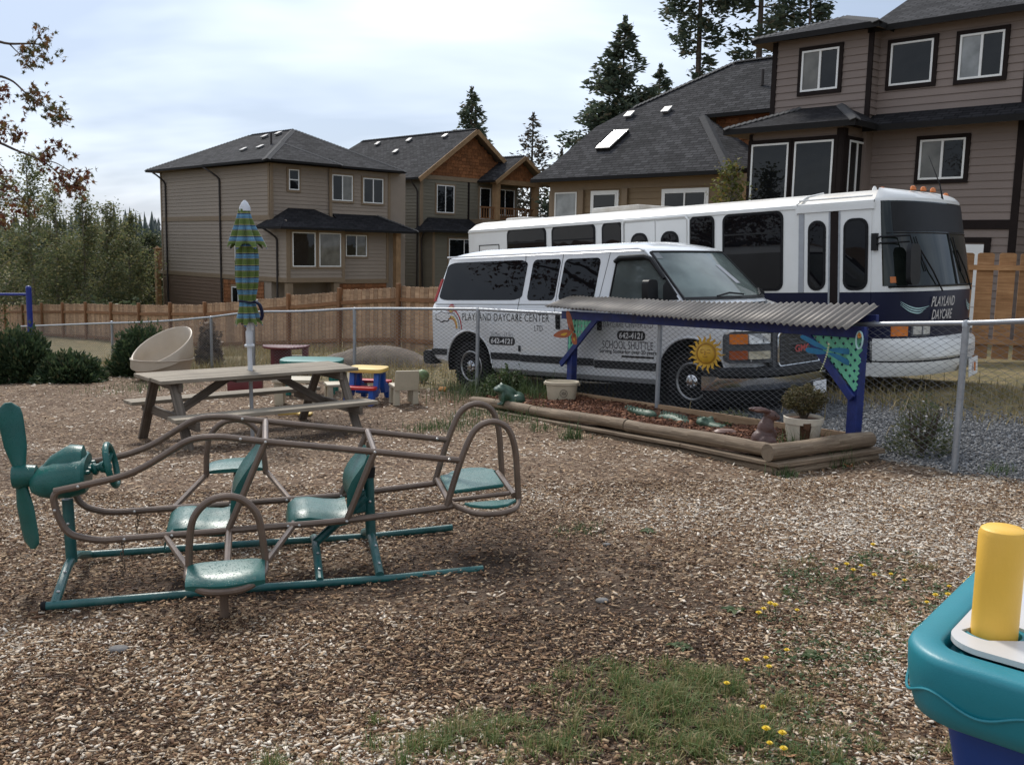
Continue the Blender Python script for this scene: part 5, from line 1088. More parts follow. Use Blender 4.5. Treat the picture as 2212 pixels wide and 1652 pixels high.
# side trim
def stripe(x0, x1, z0, z1, mat='dark_grey', out=0.014, name='side_moulding'):
    n = 6; mb = MB()
    mb.loft([[(x, vy((z0 + z1) / 2) - o_, z) for o_, z in ((-0.01, z0), (out, z0 + 0.006), (out, z1 - 0.006), (-0.01, z1))] for x in np.linspace(x0, x1, n)], closed=True, cap0=True, cap1=True, smooth=False); return mb.build(name, mat, van)
stripe(-4.69, -4.34, 0.505, 0.605); stripe(-3.40, -2.82, 0.485, 0.59); stripe(-2.81, -1.48, 0.475, 0.58); stripe(-1.47, -0.45, 0.455, 0.565); stripe(-1.02, -0.52, 0.605, 0.638, 'print_black', 0.006, 'door_badge')
# door gaps
for pts in ([(-2.80, 1.95), (-2.78, 1.6), (-2.86, 1.25), (-2.86, 0.34)], [(-2.10, 1.93), (-2.16, 1.3), (-2.16, 0.33)], [(-1.30, 1.92), (-1.42, 1.3), (-1.44, 0.33)], [(-0.45, 1.20), (-0.42, 0.70)]):
    mb = MB(); mb.tube([(x, vy(z) - 0.001, z) for x, z in fillet(pts, 0.15)], 0.0045, 4, caps=False); mb.build('door_gap', 'print_black', van)
mb = MB(); mb.tube([(x, vy(1.2) + 0.001, 1.235) for x in np.linspace(-4.6, -0.3, 6)], 0.004, 4); mb.build('body_crease', 'van_white', van)
for x in (-2.09, -1.37):
    mb = MB(); mb.box(x - 0.035, x + 0.035, -0.03, 0.01, 0.94, 1.16); mb.build('door_handle', 'black', van, bevel=0.012)
mb = MB(); mb.box(-2.83, -2.80, -0.02, 0.01, 0.62, 0.70); mb.build('door_hinge', 'dark_grey', van)
# mirror
mb = MB(); mb.loft([[(-0.50 + 0.03 * k, -0.16 + dy, 1.42 + dz) for dy, dz in rrect(-0.10, 0.10, -0.15, 0.15, 0.05, 3)] for k in range(4)], cap0=True, cap1=True, smooth=True); mb.bar((-0.42, -0.12, 1.33), (-0.34, 0.04, 1.30), 0.05, 0.05); mb.build('side_mirror', 'black', van)
# tail lamp
mb = MB(); mb.loft([[(lerp(-4.70, -4.46, max(0, z - 1.28) / 0.65) + dx, vy(z) + dy, z) for dx, dy in ((-0.006, 0.12), (0.012, 0.03), (0.035, -0.004), (0.075, -0.005), (0.075, 0.05))] for z in (1.31, 1.4, 1.52, 1.64)], cap0=True, cap1=True); mb.build('tail_light', 'red', van)
# wheels
def wheel(parent, c, r, w, hub='chrome', flip=1):
    mb = MB(); mb.lathe([(r * 0.60, -w / 2 + 0.02), (r * 0.80, -w / 2), (r * 0.94, -w / 2 + 0.012), (r, -w / 2 + 0.04), (r * 1.0, w / 2 - 0.04), (r * 0.94, w / 2 - 0.012), (r * 0.8, w / 2), (r * 0.6, w / 2 - 0.02)], c, (0, -flip, 0), n=36)
    for k in range(40):
        a = 2 * PI * k / 40; d = np.array((math.cos(a), 0, math.sin(a))); t = np.array((-math.sin(a), 0, math.cos(a)))
        for s_ in (-1, 1): mb.obox(np.array(c) + d * r * 1.0 + np.array((0, s_ * w * 0.28, 0)), t * 0.018, np.array((0, w * 0.16, 0)) + t * 0.006, d * 0.007)
    wo = mb.build('wheel', 'rubber', parent)
    mb = MB(); mb.lathe([(r * 0.62, -0.02), (r * 0.62, w / 2 - 0.012), (r * 0.585, w / 2 - 0.004), (r * 0.55, w / 2 - 0.015), (r * 0.50, w / 2 - 0.05), (r * 0.36, w / 2 - 0.075), (r * 0.30, w / 2 - 0.05), (r * 0.2, w / 2 - 0.045), (0.001, w / 2 - 0.045)], c, (0, -flip, 0), n=32); ro = mb.build('rim', 'rim', wo)
    mb = MB()
    for k in range(8):
        a = 2 * PI * (k + .5) / 8; mb.lathe([(r * 0.065, w / 2 - 0.066), (r * 0.06, w / 2 - 0.050)], (c[0] + r * 0.43 * math.cos(a), c[1], c[2] + r * 0.43 * math.sin(a)), (0, -flip, 0), n=10)
    mb.build('rim_hole', 'black', wo)
    mb = MB(); mb.lathe([(r * 0.23, w / 2 - 0.05), (r * 0.22, w / 2 - 0.01), (r * 0.12, w / 2 + 0.005), (r * 0.11, w / 2 + 0.03), (0.001, w / 2 + 0.034)], c, (0, -flip, 0), n=24)
    for k in range(8):
        a = 2 * PI * k / 8; mb.lathe([(0.014, w / 2 - 0.02), (0.012, w / 2 + 0.012), (0.003, w / 2 + 0.014)], (c[0] + r * 0.17 * math.cos(a), c[1], c[2] + r * 0.17 * math.sin(a)), (0, -flip, 0), n=6)
    mb.build('hub_cap', hub, wo); return wo
for x in WHX:
    for y, fl in ((0.15, 1), (WV - 0.15, -1)): wheel(van, (x, y, ZW), 0.37, 0.24, flip=fl)
    mb = MB(); n = 26; A_ = np.linspace(-0.25, PI + 0.25, n)
    mb.loft([[(x + r_ * math.cos(a), y, ZW + 0.04 + r_ * math.sin(a)) for a in A_] for r_, y in ((0.472, 0.012), (0.470, 0.40), (0.05, 0.405))], closed=False); mb.build('wheel_well', 'black', van)
    mb = MB(); mb.tube([(x + 0.485 * math.cos(a), 0.004 + (0.03 if (x == 0 and math.cos(a) > 0.8) else 0), ZW + 0.04 + 0.485 * math.sin(a)) for a in np.linspace(0.05, PI - 0.05, 24)], 0.016, 6); mb.build('arch_lip', 'van_white', van)
mb = MB(); mb.box(-4.3, 0.45, 0.25, WV - 0.25, 0.24, 0.42); mb.tube([(-3.87, 0.2, ZW), (-3.87, WV - 0.2, ZW)], 0.06, 8); mb.tube([(-3.2, 0.9, 0.27), (-1.0, 0.9, 0.27)], 0.08, 8); mb.build('underbody', 'black', van)
# front end: grey fascia, lamps, grille, bumper
def vfx(y, z): return 0.86 - 0.31 * (abs(y - WV / 2) / (WV / 2)) ** 4
def fpatch(name, y0, y1, z0, z1, mat, off=0.01, th=0.03, parent=van, n=8, r=0.03, bevel=0):
    out = rrect(y0, y1, z0, z1, r, 3); pts = []
    for i in range(len(out)):
        a, b_ = out[i], out[(i + 1) % len(out)]; m = max(1, int(abs(a[0] - b_[0]) / 0.08))
        for k in range(m): pts.append((lerp(a[0], b_[0], k / m), lerp(a[1], b_[1], k / m)))
    f = [(vfx(y, z) + off, y, z) for y, z in pts]; bk = [(vfx(y, z) + off - th, y, z) for y, z in pts]
    mb = MB(); mb.loft([bk, f], closed=True, cap1=True, smooth=False); return mb.build(name, mat, parent)
fs_ = fpatch('front_fascia', -0.03, WV + 0.03, 0.60, 0.965, 'grey_plastic', 0.012, 0.05, r=0.06)
fpatch('front_fascia', 0.43, WV - 0.43, 0.50, 0.985, 'grey_plastic', 0.020, 0.05, r=0.08)
for a, b_, sgn in ((-0.01, 0.39, 1), (WV - 0.39, WV + 0.01, -1)):
    t0, t1 = (a, a + 0.14) if sgn > 0 else (b_ - 0.14, b_); l0, l1 = (a + 0.15, b_) if sgn > 0 else (a, b_ - 0.15)
    fpatch('turn_signal', t0, t1, 0.82, 0.935, 'amber', 0.022, 0.02, r=0.01); fpatch('headlight', l0, l1, 0.82, 0.935, 'lamp_lens', 0.022, 0.02, r=0.015)
    fpatch('marker_light', t0, t1, 0.645, 0.745, 'amber_dark', 0.022, 0.02, r=0.01); fpatch('headlight', l0, l1, 0.645, 0.735, 'lamp_old', 0.022, 0.02, r=0.015)
fpatch('hood_guard', 0.22, WV - 0.22, 0.975, 1.035, 'rust', -0.055, 0.02, r=0.02)
gr = fpatch('grille', 0.50, WV - 0.50, 0.545, 0.935, 'print_black', 0.028, 0.03, r=0.06)
mb = MB(); ol = rrect(0.50, WV - 0.50, 0.545, 0.935, 0.06, 4); mb.tube([(vfx(y, z) + 0.032, y, z) for y, z in ol], 0.014, 6, closed=True); mb.build('grille_ring', 'chrome', gr)
mb = MB()
for k in range(7): mb.box(0.838, 0.85, 0.53, WV - 0.53, 0.585 + 0.05 * k, 0.597 + 0.05 * k)
for k in range(13): mb.box(0.838, 0.848, 0.55 + 0.073 * k, 0.556 + 0.073 * k, 0.56, 0.92)
o = mb.build('grille_bar', 'grey_plastic', gr); o.location = (0.032, 0, 0)
lettering('badge', 'GMC', lambda a, b_, d: (vfx(0.99 + a, 0.73) + 0.055 + d, 0.99 + a, 0.735 + b_), 0.36, 0.085, 'red_badge', gr, bold=0.03)
def bx(y): return 0.93 - 0.40 * (abs(y - 0.99) / 0.99) ** 4
ys_ = np.linspace(-0.06, WV + 0.06, 15)
def bump(name, prof, mat): mb = MB(); mb.loft([[(bx(y) + dx, y, z) for dx, z in prof] for y in ys_], closed=True, cap0=True, cap1=True, smooth=True); return mb.build(name, mat, van)
bump('front_bumper', [(-0.22, 0.28), (0.0, 0.29), (0.03, 0.34), (0.03, 0.43), (0.0, 0.445), (-0.22, 0.445)], 'chrome'); bump('bumper_pad', [(-0.2, 0.446), (0.0, 0.446), (0.055, 0.46), (0.055, 0.52), (0.0, 0.545), (-0.2, 0.55)], 'dark_grey'); bump('air_dam', [(-0.2, 0.14), (-0.06, 0.14), (-0.03, 0.28), (-0.2, 0.28)], 'black')
for sx in (0, 1):
    mb = MB(); y = -0.03 if not sx else WV + 0.03; mb.loft([[(bx(y) - 0.03 - k * 0.03, y + (0.02 if not sx else -0.02) * (1 if k == 0 else 0), z) for z in (0.30, 0.36, 0.45, 0.54)] for k in range(4)], closed=False); mb.build('bumper_end', 'dark_grey', van)
pl = MB(); pl.box(bx(1.3) + 0.035, bx(1.3) + 0.045, 1.16, 1.47, 0.165, 0.32); pl = pl.build('license_plate', 'print_white', van)
lettering('plate_mark', '= = -', lambda a, b_, d: (bx(1.3) + 0.046 + d, 1.315 + a, 0.25 + b_), 0.2, 0.05, 'print_grey', pl)
mb = MB(); mb.loft([[(-4.74 - dx, y, z) for dx, z in ((-0.05, 0.36), (0.10, 0.37), (0.13, 0.42), (0.13, 0.54), (0.08, 0.57), (-0.05, 0.57))] for y in np.linspace(-0.03, WV + 0.03, 6)], closed=True, cap0=True, cap1=True); mb.build('rear_bumper', 'dark_grey', van)
# painted lettering and pictures on the side
def vs_(x0, z0, off=0.004): return lambda a, b_, d: (x0 + a, vy(z0 + b_) - off - d * 0, z0 + b_)
lettering('lettering', 'PLAYLAND DAYCARE CENTER', vs_(-3.12, 1.085), 1.74, 0.105, 'print_black', van, bold=-0.004, space=1.05)
lettering('lettering', 'LTD', vs_(-2.45, 0.945), 0.15, 0.075, 'print_black', van, bold=-0.01)
lettering('lettering', '30 Mos - 13 Yrs', vs_(-3.17, 0.845), 0.45, 0.075, 'print_grey', van, bold=-0.006)
lettering('lettering', 'PLAYLAND', vs_(-0.90, 1.16), 0.62, 0.085, 'print_black', van, bold=-0.008)
lettering('lettering', 'DAYCARE CENTER LTD', vs_(-0.92, 1.02), 0.78, 0.07, 'print_black', van, bold=-0.012)
lettering('lettering', 'SCHOOL SHUTTLE', vs_(-0.93, 0.765), 0.80, 0.10, 'print_black', van, bold=-0.004)
lettering('lettering', 'Serving Sooke for over 20 years', vs_(-0.93, 0.675), 0.90, 0.065, 'print_black', van, bold=0.016)
for x, z, w in ((-3.17, 0.755, 0.52), (-0.87, 0.885, 0.44)):
    q = side_panel('phone_pill', [(x + a, z + b_) for a, b_ in rrect(-w / 2, w / 2, -0.058, 0.058, 0.05, 5)], 'print_black', 0.003, 0.006)
    lettering('lettering', '642-4121', vs_(x, z, 0.006), w * 0.84, 0.078, 'print_white', q, bold=0.025, shear=0.12)
cl = side_panel('cloud_picture', [(-4.42 + 0.17 * math.cos(a) * (1 + 0.10 * math.cos(7 * a)), 1.075 + 0.075 * math.sin(a) * (1 + 0.12 * math.cos(7 * a))) for a in np.linspace(0, 2 * PI, 56)[:-1]], 'print_black', 0.003, 0.006)
side_panel('cloud_face', [(-4.42 + 0.155 * math.cos(a) * (1 + 0.10 * math.cos(7 * a)), 1.08 + 0.062 * math.sin(a) * (1 + 0.12 * math.cos(7 * a))) for a in np.linspace(0, 2 * PI, 56)[:-1]], 'print_white', 0.005, 0.005, cl)
side_panel('sun_picture', [(-4.24 + (0.075 if k % 2 else 0.055) * math.cos(2 * PI * k / 30), 1.20 + (0.075 if k % 2 else 0.055) * math.sin(2 * PI * k / 30)) for k in range(30)], 'red', 0.003, 0.006)
side_panel('sun_face', [(-4.24 + 0.042 * math.cos(a), 1.19 + 0.042 * math.sin(a)) for a in np.linspace(0, 2 * PI, 17)[:-1]], 'print_yellow', 0.005, 0.005)
for r_, mt in ((0.235, 'red'), (0.212, 'print_white'), (0.190, 'print_grey'), (0.165, 'print_white'), (0.145, 'print_yellow'), (0.12, 'print_orange')):
    A_ = np.linspace(PI * 0.62, -0.12, 16); side_panel('rainbow_band', [(-4.24 + r_ * math.cos(a), 0.93 + 1.15 * r_ * math.sin(a)) for a in A_] + [(-4.24 + (r_ - 0.02) * math.cos(a), 0.93 + 1.15 * (r_ - 0.02) * math.sin(a)) for a in A_[::-1]], mt, 0.003, 0.005)
# ------------------------------------------------------------------ white and navy shuttle bus
bo = Vector((4.73, 12.7, g(4.73, 12.7)))
bus = thing('bus', 'white shuttle bus with navy front band parked behind the van', 'bus', mat=frame((4.73, 12.7, GA * 4.73 + GB * 12.7), gu, gv, gn))
WB = 2.46
sec = [(0.10, 0.24), (0.03, 0.30), (0.0, 0.42), (0.0, 0.72), (0.0, 1.345), (0.0, 1.8), (0.0, 2.47), (-0.018, 2.485), (-0.018, 2.53), (0.02, 2.545), (0.10, 2.63), (0.26, 2.675), (0.55, 2.70), (WB / 2, 2.715)]
sec = sec + [(WB - y, z) for y, z in sec[::-1][1:]]; ns = len(sec)
def bmf(i, k):
    k = min(k, ns - 2 - k) if k < ns - 1 else 0
    return 1 if k < 4 else (0 if k < 9 else 2)
rings = [[(-7.82 + (0.05 if z < 2.5 else 0.05 + (z - 2.5) * 0.75), y * 1.0, z) for y, z in sec]] + [[(x, y, z) for y, z in sec] for x in (-7.6, -6, -4.2, -2.4, -1.1)] + [[(x, y, z) for y, z in sec] for x in (-1.09, -0.5, 0.0)]
mb = MB(); mb.loft(rings, closed=True, cap0=True, smooth=True, mfun=bmf); mb.build('body', ['bus_white', 'navy', 'bus_roof'], bus, sharp=30)
# bowed front cap
FZ = [0.24, 0.30, 0.45, 0.58, 0.70, 0.74, 1.0, 1.345, 1.40, 1.9, 2.50, 2.535, 2.56, 2.62, 2.66, 2.69]
FB_ = [0.50, 0.55, 0.60, 0.62, 0.62, 0.56, 0.57, 0.585, 0.58, 0.48, 0.35, 0.35, 0.35, 0.28, 0.17, 0.05]
def fb(z): return float(np.interp(z, FZ, FB_))
def bfx(y, z, off=0.0):
    t = min(1, abs(2 * (y - WB / 2) / WB)); return fb(z) * max(0, 1 - t ** 2.5) ** (1 / 2.1) + off * (1 - 0.5 * t)
yy = WB / 2 * (1 - np.cos(np.linspace(0, PI, 25)))
def topz(y, z):     # front roof edge follows the crown
    return z
mb = MB(); rg = []
for z in FZ:
    ins = max(0, (z - 2.53)) * 0.8; rg.append([(bfx(y, z), ins + y * (WB - 2 * ins) / WB, z) for y in yy])
mb.loft(rg, closed=False, smooth=True, mfun=lambda i, k: 0 if FZ[i] < 0.72 or FZ[i] > 1.34 else 1); mb.add(rg[-1], [tuple(range(len(yy)))], 0); mb.build('front_cap', ['bus_white', 'navy'], bus, sharp=40)
def bpatch(name, y0, y1, z0, z1, mat, off=0.008, parent=bus, r=0.06, th=0.02, ny=12):
    out = rrect(y0, y1, z0, z1, r, 4); pts = []
    for i in range(len(out)):
        a, b_ = out[i], out[(i + 1) % len(out)]; m = max(1, int(math.hypot(a[0] - b_[0], a[1] - b_[1]) / 0.1))
        for k in range(m): pts.append((lerp(a[0], b_[0], k / m), lerp(a[1], b_[1], k / m)))
    # grid fill so that the patch follows the bow
    ysn = np.linspace(y0, y1, ny); zsn = np.array(sorted(set([z0, z1] + [z for z in FZ if z0 < z < z1] + list(np.linspace(z0, z1, 5)))))
    if ny > 15: ysn = np.array([y0] + [y for y in yy if y0 + 0.004 < y < y1 - 0.004] + [y1])
    mb = MB()
    mb.loft([[(bfx(y, z, 0) + off, y, z) for y in ysn] for z in zsn], closed=False, smooth=True)
    mb.loft([[(bfx(y, z, 0) + off - th * k, y, z) for y, z in [(y, z0) for y in ysn] + [(y1, z) for z in zsn[1:]] + [(y, z1) for y in ysn[::-1][1:]] + [(y0, z) for z in zsn[::-1][1:-1]]] for k in (0, 1)], closed=True, smooth=False)
    return mb.build(name, mat, parent)
ws = bpatch('windshield', 0.02, WB - 0.02, 1.42, 2.515, 'bus_glass', 0.012, ny=24)
bpatch('sign_band', 0.10, WB - 0.10, 2.12, 2.50, 'black', 0.016, ws, ny=20)
mb = MB(); mb.tube([(bfx(1.25, z) + 0.016, 1.25, z) for z in (1.42, 1.7, 2.1)], 0.014, 6); mb.build('windshield_divider', 'black', ws)
mb = MB(); mb.tube([(bfx(y, 1.41) + 0.012, y, 1.41) for y in np.linspace(0.04, WB - 0.04, 20)], 0.016, 6); mb.tube([(bfx(y, 2.10) + 0.012, y, 2.10) for y in np.linspace(0.04, WB - 0.04, 20)], 0.010, 6); mb.build('windshield_seal', 'black', ws)
for y0, y1 in ((0.75, 0.42), (1.75, 1.40)):
    mb = MB(); mb.tube([(bfx(y0, 1.34) + 0.04, y0, 1.34), (bfx((y0 + y1) / 2, 1.6) + 0.05, (y0 + y1) / 2, 1.60), (bfx(y1, 1.85) + 0.035, y1, 1.88)], 0.011, 6); mb.tube([(bfx(y1 + .06, 1.62) + 0.03, y1 + .06, 1.6), (bfx(y1 - .04, 2.05) + 0.03, y1 - .04, 2.05)], 0.009, 5); mb.build('wiper', 'black', bus)
bpatch('inspection_sticker', 0.055, 0.095, 1.46, 1.54, 'amber', 0.014, ws, ny=3)
# bumper
def bbar(name, prof, mat, ov=0.02): mb = MB(); mb.loft([[(bfx(y, 0.6) + dx - 0.02, y, z) for dx, z in prof] for y in yy], closed=True, cap0=True, cap1=True, smooth=True); return mb.build(name, mat, bus)
bbar('front_bumper', [(-0.1, 0.45), (0.05, 0.45), (0.075, 0.48), (0.075, 0.66), (0.05, 0.70), (-0.1, 0.71)], 'bus_white'); bbar('bumper_lower', [(-0.1, 0.24), (0.0, 0.25), (0.045, 0.33), (0.045, 0.425), (-0.1, 0.43)], 'bus_white'); bbar('bumper_groove', [(-0.1, 0.43), (0.04, 0.43), (0.04, 0.45), (-0.1, 0.45)], 'black')
for y0, sg_ in ((0.07, 1), (WB - 0.07, -1)):
    a, b_ = sorted((y0, y0 + sg_ * 0.15)); t = bpatch('turn_signal', a, b_, 0.77, 0.92, 'amber', 0.018, ny=4)
    a, b_ = sorted((y0 + sg_ * 0.20, y0 + sg_ * 0.50)); h = bpatch('headlight', a, b_, 0.76, 0.93, 'grey_plastic', 0.016, ny=4)
    for k in range(2):
        c0 = a + 0.015 + k * (b_ - a) / 2; bpatch('lamp', c0, c0 + (b_ - a) / 2 - 0.03, 0.785, 0.90, 'lamp_lens', 0.024, h, ny=4)
def bl_(y0, z0, off=0.02): return lambda a, b_, d: (bfx(y0 + a, z0 + b_) + off, y0 + a, z0 + b_)
lettering('lettering', 'PLAYLAND', bl_(0.86, 1.205), 0.60, 0.13, 'print_silver', bus, bold=0.012, shear=0.28); lettering('lettering', 'DAYCARE', bl_(0.84, 1.035), 0.52, 0.13, 'print_silver', bus, bold=0.012, shear=0.28)
for y0, sg_ in ((0.13, 1), (1.62, 1)):
    mb = MB()
    for k in range(3):
        P = [(y0, 1.22 - 0.02 * k), (y0 + 0.10, 1.16 - 0.03 * k), (y0 + 0.22, 1.13 - 0.03 * k), (y0 + 0.40 - 0.05 * k, 1.15 - 0.03 * k)]; sp_ = spline([(p[0], 0, p[1]) for p in P], 4)
        top_ = [(bfx(p[0], p[2]) + 0.012, p[0], p[2]) for p in sp_]; m = len(top_); bt = [(p[0] + 0.0, p[1], p[2] - 0.016 * math.sin(PI * (i + .4) / m)) for i, p in enumerate(top_)]
        mb.add(top_ + bt, [(i, i + 1, m + i + 1, m + i) for i in range(m - 1)])
    mb.build('swoosh', 'print_aqua', bus)
def fplate(name, y0, y1, z0, z1, mat, off, parent=bus):
    p = [(bfx(y, 0.6) + off, y, z) for y, z in ((y0, z0), (y1, z0), (y1, z1), (y0, z1))]; mb = MB(); mb.prism(p, (-0.012, 0, 0)); return mb.build(name, mat, parent)
pl = fplate('license_plate', 1.36, 1.66, 0.44, 0.60, 'print_silver', 0.09); lettering('plate_mark', '- - -', lambda a, b_, d: (bfx(1.5, 0.6) + 0.10, 1.5 + a, 0.53 + b_), 0.2, 0.02, 'print_grey', pl)
sg2 = fplate('sign_board', 1.42, 2.06, 0.15, 0.40, 'print_white', 0.10)
fplate('sign_mark', 1.66, 1.72, 0.22, 0.34, 'amber', 0.104, sg2)
mb = MB(); mb.box(bfx(1.2, 0.6) + 0.03, bfx(1.2, 0.6) + 0.06, 1.22, 1.32, 0.16, 0.34); mb.build('tow_hook', 'print_yellow', bus, bevel=0.01)
# side windows: black rubber surround with glass set in
def bwin(s0, s1, z0, z1, r=0.11, split=None, parent=bus, y=0.0, name='side_window'):
    mb = MB(); o_ = rrect(s0, s1, z0, z1, r, 5); mb.prism([(a, y - 0.012, b_) for a, b_ in o_], (0, 0.02, 0)); f = mb.build(name, 'rubber', parent)
    mb = MB(); e = 0.035; mb.prism([(a, y - 0.015, b_) for a, b_ in rrect(s0 + e, s1 - e, z0 + e, z1 - e, r - e * 0.6, 5)], (0, 0.01, 0)); mb.build('pane', 'tint', f if parent is bus else parent)
    if split:
        mb = MB(); mb.box(s0 + e, s1 - e, y - 0.022, y, split - 0.012, split + 0.012); mb.build('window_bar', 'black', f)
    return f
bwin(-6.75, -5.80, 1.36, 2.50, split=2.25); bwin(-5.67, -4.70, 1.36, 2.50, split=2.25); bwin(-4.56, -4.14, 1.36, 2.50); bwin(-2.86, -2.42, 1.36, 2.49); bwin(-2.28, -1.30, 1.37, 2.48, split=2.18)
# lift doors
mb = MB(); mb.box(-4.08, -3.49, -0.022, 0.0, 1.30, 2.46); d1 = mb.build('lift_door', 'bus_white', bus, bevel=0.008); mb = MB(); mb.box(-3.48, -2.90, -0.022, 0.0, 1.30, 2.46); d2 = mb.build('lift_door', 'bus_white', bus, bevel=0.008)
bwin(-3.95, -3.62, 1.6, 2.29, 0.14, y=-0.022, parent=d1, name='door_window'); bwin(-3.37, -3.04, 1.6, 2.29, 0.14, y=-0.022, parent=d2, name='door_window')
mb = MB(); mb.tube([(-4.12, -0.025, 1.3), (-4.12, -0.025, 2.44), (-4.08, -0.03, 2.50), (-2.92, -0.03, 2.50), (-2.86, -0.025, 2.44), (-2.86, -0.025, 1.3)], 0.020, 6); mb.build('door_frame', 'bus_white', bus)
mb = MB()
for a, b_, q, r_ in ((-7.49, -6.96, 2.235, 2.25), (-7.49, -6.96, 1.7, 1.715), (-7.49, -7.475, 1.715, 2.235), (-6.975, -6.96, 1.715, 2.235)): mb.box(a, b_, -0.006, 0.0, q, r_)
mb.build('access_panel', 'black', bus)
# front folding door
mb = MB(); mb.box(-1.10, 0.01, -0.03, 0.0, 2.42, 2.50); mb.build('door_header', 'bus_white', bus)
for a, b_, w0, w1, zt in ((-0.97, -0.62, -0.92, -0.66, 2.34), (-0.46, -0.03, -0.41, -0.07, 2.34)):
    mb = MB(); mb.box(a, b_, -0.008, 0.0, 1.345, 2.415); d = mb.build('entry_door', 'bus_white', bus); mb = MB(); mb.box(a, b_, -0.008, 0.0, 0.45, 1.34); mb.build('entry_door', 'navy', bus)
    bwin(w0, w1, 1.37, 2.31, 0.125, y=-0.008, parent=d, name='door_window')
mb = MB(); mb.box(-0.595, -0.485, -0.010, 0.0, 0.45, 2.415); mb.build('door_gasket', 'trim_dark', bus)
for x in (-0.61, -0.47):
    mb = MB(); mb.box(x - 0.012, x + 0.012, -0.014, 0.0, 0.45, 2.415)
    for k in range(14): mb.lathe([(0.006, 0), (0.004, 0.004)], (x, -0.014, 0.55 + 0.14 * k), (0, -1, 0), n=6)
    mb.build('door_edge', 'galv', bus)
mb = MB(); mb.box(-1.06, -0.985, -0.012, 0.0, 1.345, 2.41); mb.build('door_jamb', 'print_grey', bus)
mb = MB(); mb.tube([(x, -0.022, 2.575 + 0.01) for x in np.linspace(-1.05, -0.02, 4)], 0.013, 6); mb.tube([(-1.09, -0.02, 2.40), (-1.09, -0.02, 2.54), (-1.0, 0.10, 2.64), (-0.86, 0.3, 2.69)], 0.012, 6); mb.build('roof_seam', 'bus_white', bus)
# roof gear
mb = MB(); mb.box(-5.25, -4.25, 0.55, 1.9, 2.66, 2.79); mb.build('roof_hatch', 'bus_roof', bus, bevel=0.03, seg=2); mb = MB(); mb.box(-7.4, -6.9, 0.6, 1.8, 2.66, 2.75); mb.build('roof_hatch', 'bus_roof', bus, bevel=0.03, seg=2)
for i_, (x, y) in enumerate(((0.0, 0.22), (0.16, 0.80), (0.18, 1.08), (0.18, 1.40), (0.10, 2.05))):
    mb = MB(); mb.loft([[(x + dx * k_, y + dy * k_, 2.70 - (0.035 if abs(y - 1.23) > 0.6 else 0) + h_) for dx, dy in [(0.032 * math.cos(a), 0.062 * math.sin(a)) for a in np.linspace(0, 2 * PI, 13)[:-1]]] for k_, h_ in ((1, -0.02), (1, 0.010), (0.75, 0.030), (0.3, 0.038))], cap1=True); mb.build('marker_lamp', 'amber', bus)
mb = MB(); mb.lathe([(0.035, 2.68), (0.03, 2.74), (0.01, 2.77)], (-0.35, 0.75, 0), n=10); mb.build('roof_knob', 'bus_white', bus)
mb = MB(); mb.tube([(bfx(1.35, 2.6) + 0.03, 1.35, 2.56), (bfx(1.35, 2.6) + 0.02, 1.27, 2.76), (0.2, 1.18, 3.15)], [0.014, 0.008, 0.003], 6); mb.lathe([(0.03, 0), (0.02, 0.03)], (bfx(1.35, 2.6), 1.35, 2.56), (1, 0, 0), n=8); mb.build('antenna', 'black', bus)
mb = MB(); mb.tube([(0.03, 0.0, 2.02), (0.12, -0.08, 2.05), (0.42, 0.12, 2.06), (0.45, 0.14, 1.95)], 0.014, 6); mb.tube([(0.03, 0.0, 1.95), (0.12, -0.08, 1.97), (0.42, 0.12, 1.98)], 0.012, 6); mb.box(-0.01, 0.06, -0.06, 0.01, 1.88, 2.10); ma = mb.build('mirror_arm', 'black', bus)
mb = MB(); mb.loft([[(0.45 + 0.03 * k, 0.10 + dy, 1.70 + dz) for dy, dz in rrect(-0.15, 0.15, -0.27, 0.25, 0.10, 4)] for k in (0, 1, 2)], cap0=True, cap1=True, smooth=True); mb.build('mirror', 'black', ma)
for x in (-1.75, -5.7):
    for y, fl in ((0.16, 1), (WB - 0.16, -1)): wheel(bus, (x, y, 0.40), 0.40, 0.26, flip=fl)
mb = MB(); mb.box(-7.4, 0.1, 0.3, WB - 0.3, 0.22, 0.45); mb.build('underbody', 'black', bus)
mb = MB(); mb.box(-0.42, -0.06, -0.03, 0.02, 1.16, 1.20); mb.build('door_lip', 'black', bus)
# ------------------------------------------------------------------ airplane teeter totter
e1 = Vector((0.971, 0.2403, 0.033)).normalized(); e2 = Vector((-0.2403, 0.971, -0.040)); e3 = e1.cross(e2).normalized(); e2 = e3.cross(e1)
tt = thing('teeter_totter', 'green and bronze airplane teeter totter with propeller on the wood chips', 'teeter totter', mat=frame((-2.323, 4.68, -0.235), e1, e2, e3))
T = lambda s, e, z: np.array((s, e, z + 0.13 * (e - 0.26)))
NE, FE, TR = 0.26, 0.68, 0.0185
def rail(name, pts, e, r=TR, rad=0.10):
    mb = MB(); mb.tube(fillet([T(s, e, z) for s, z in pts], rad, 6), r, 10); return mb.build(name, 'bronze_tube', tt)
def bolts(parent, pts, d=(0, -1, 0), off=0.018):
    mb = MB()
    for p in pts: mb.lathe([(0.009, off), (0.008, off + 0.004), (0.003, off + 0.006)], p, d, n=8)
    mb.build('bolt', 'bolt', parent)
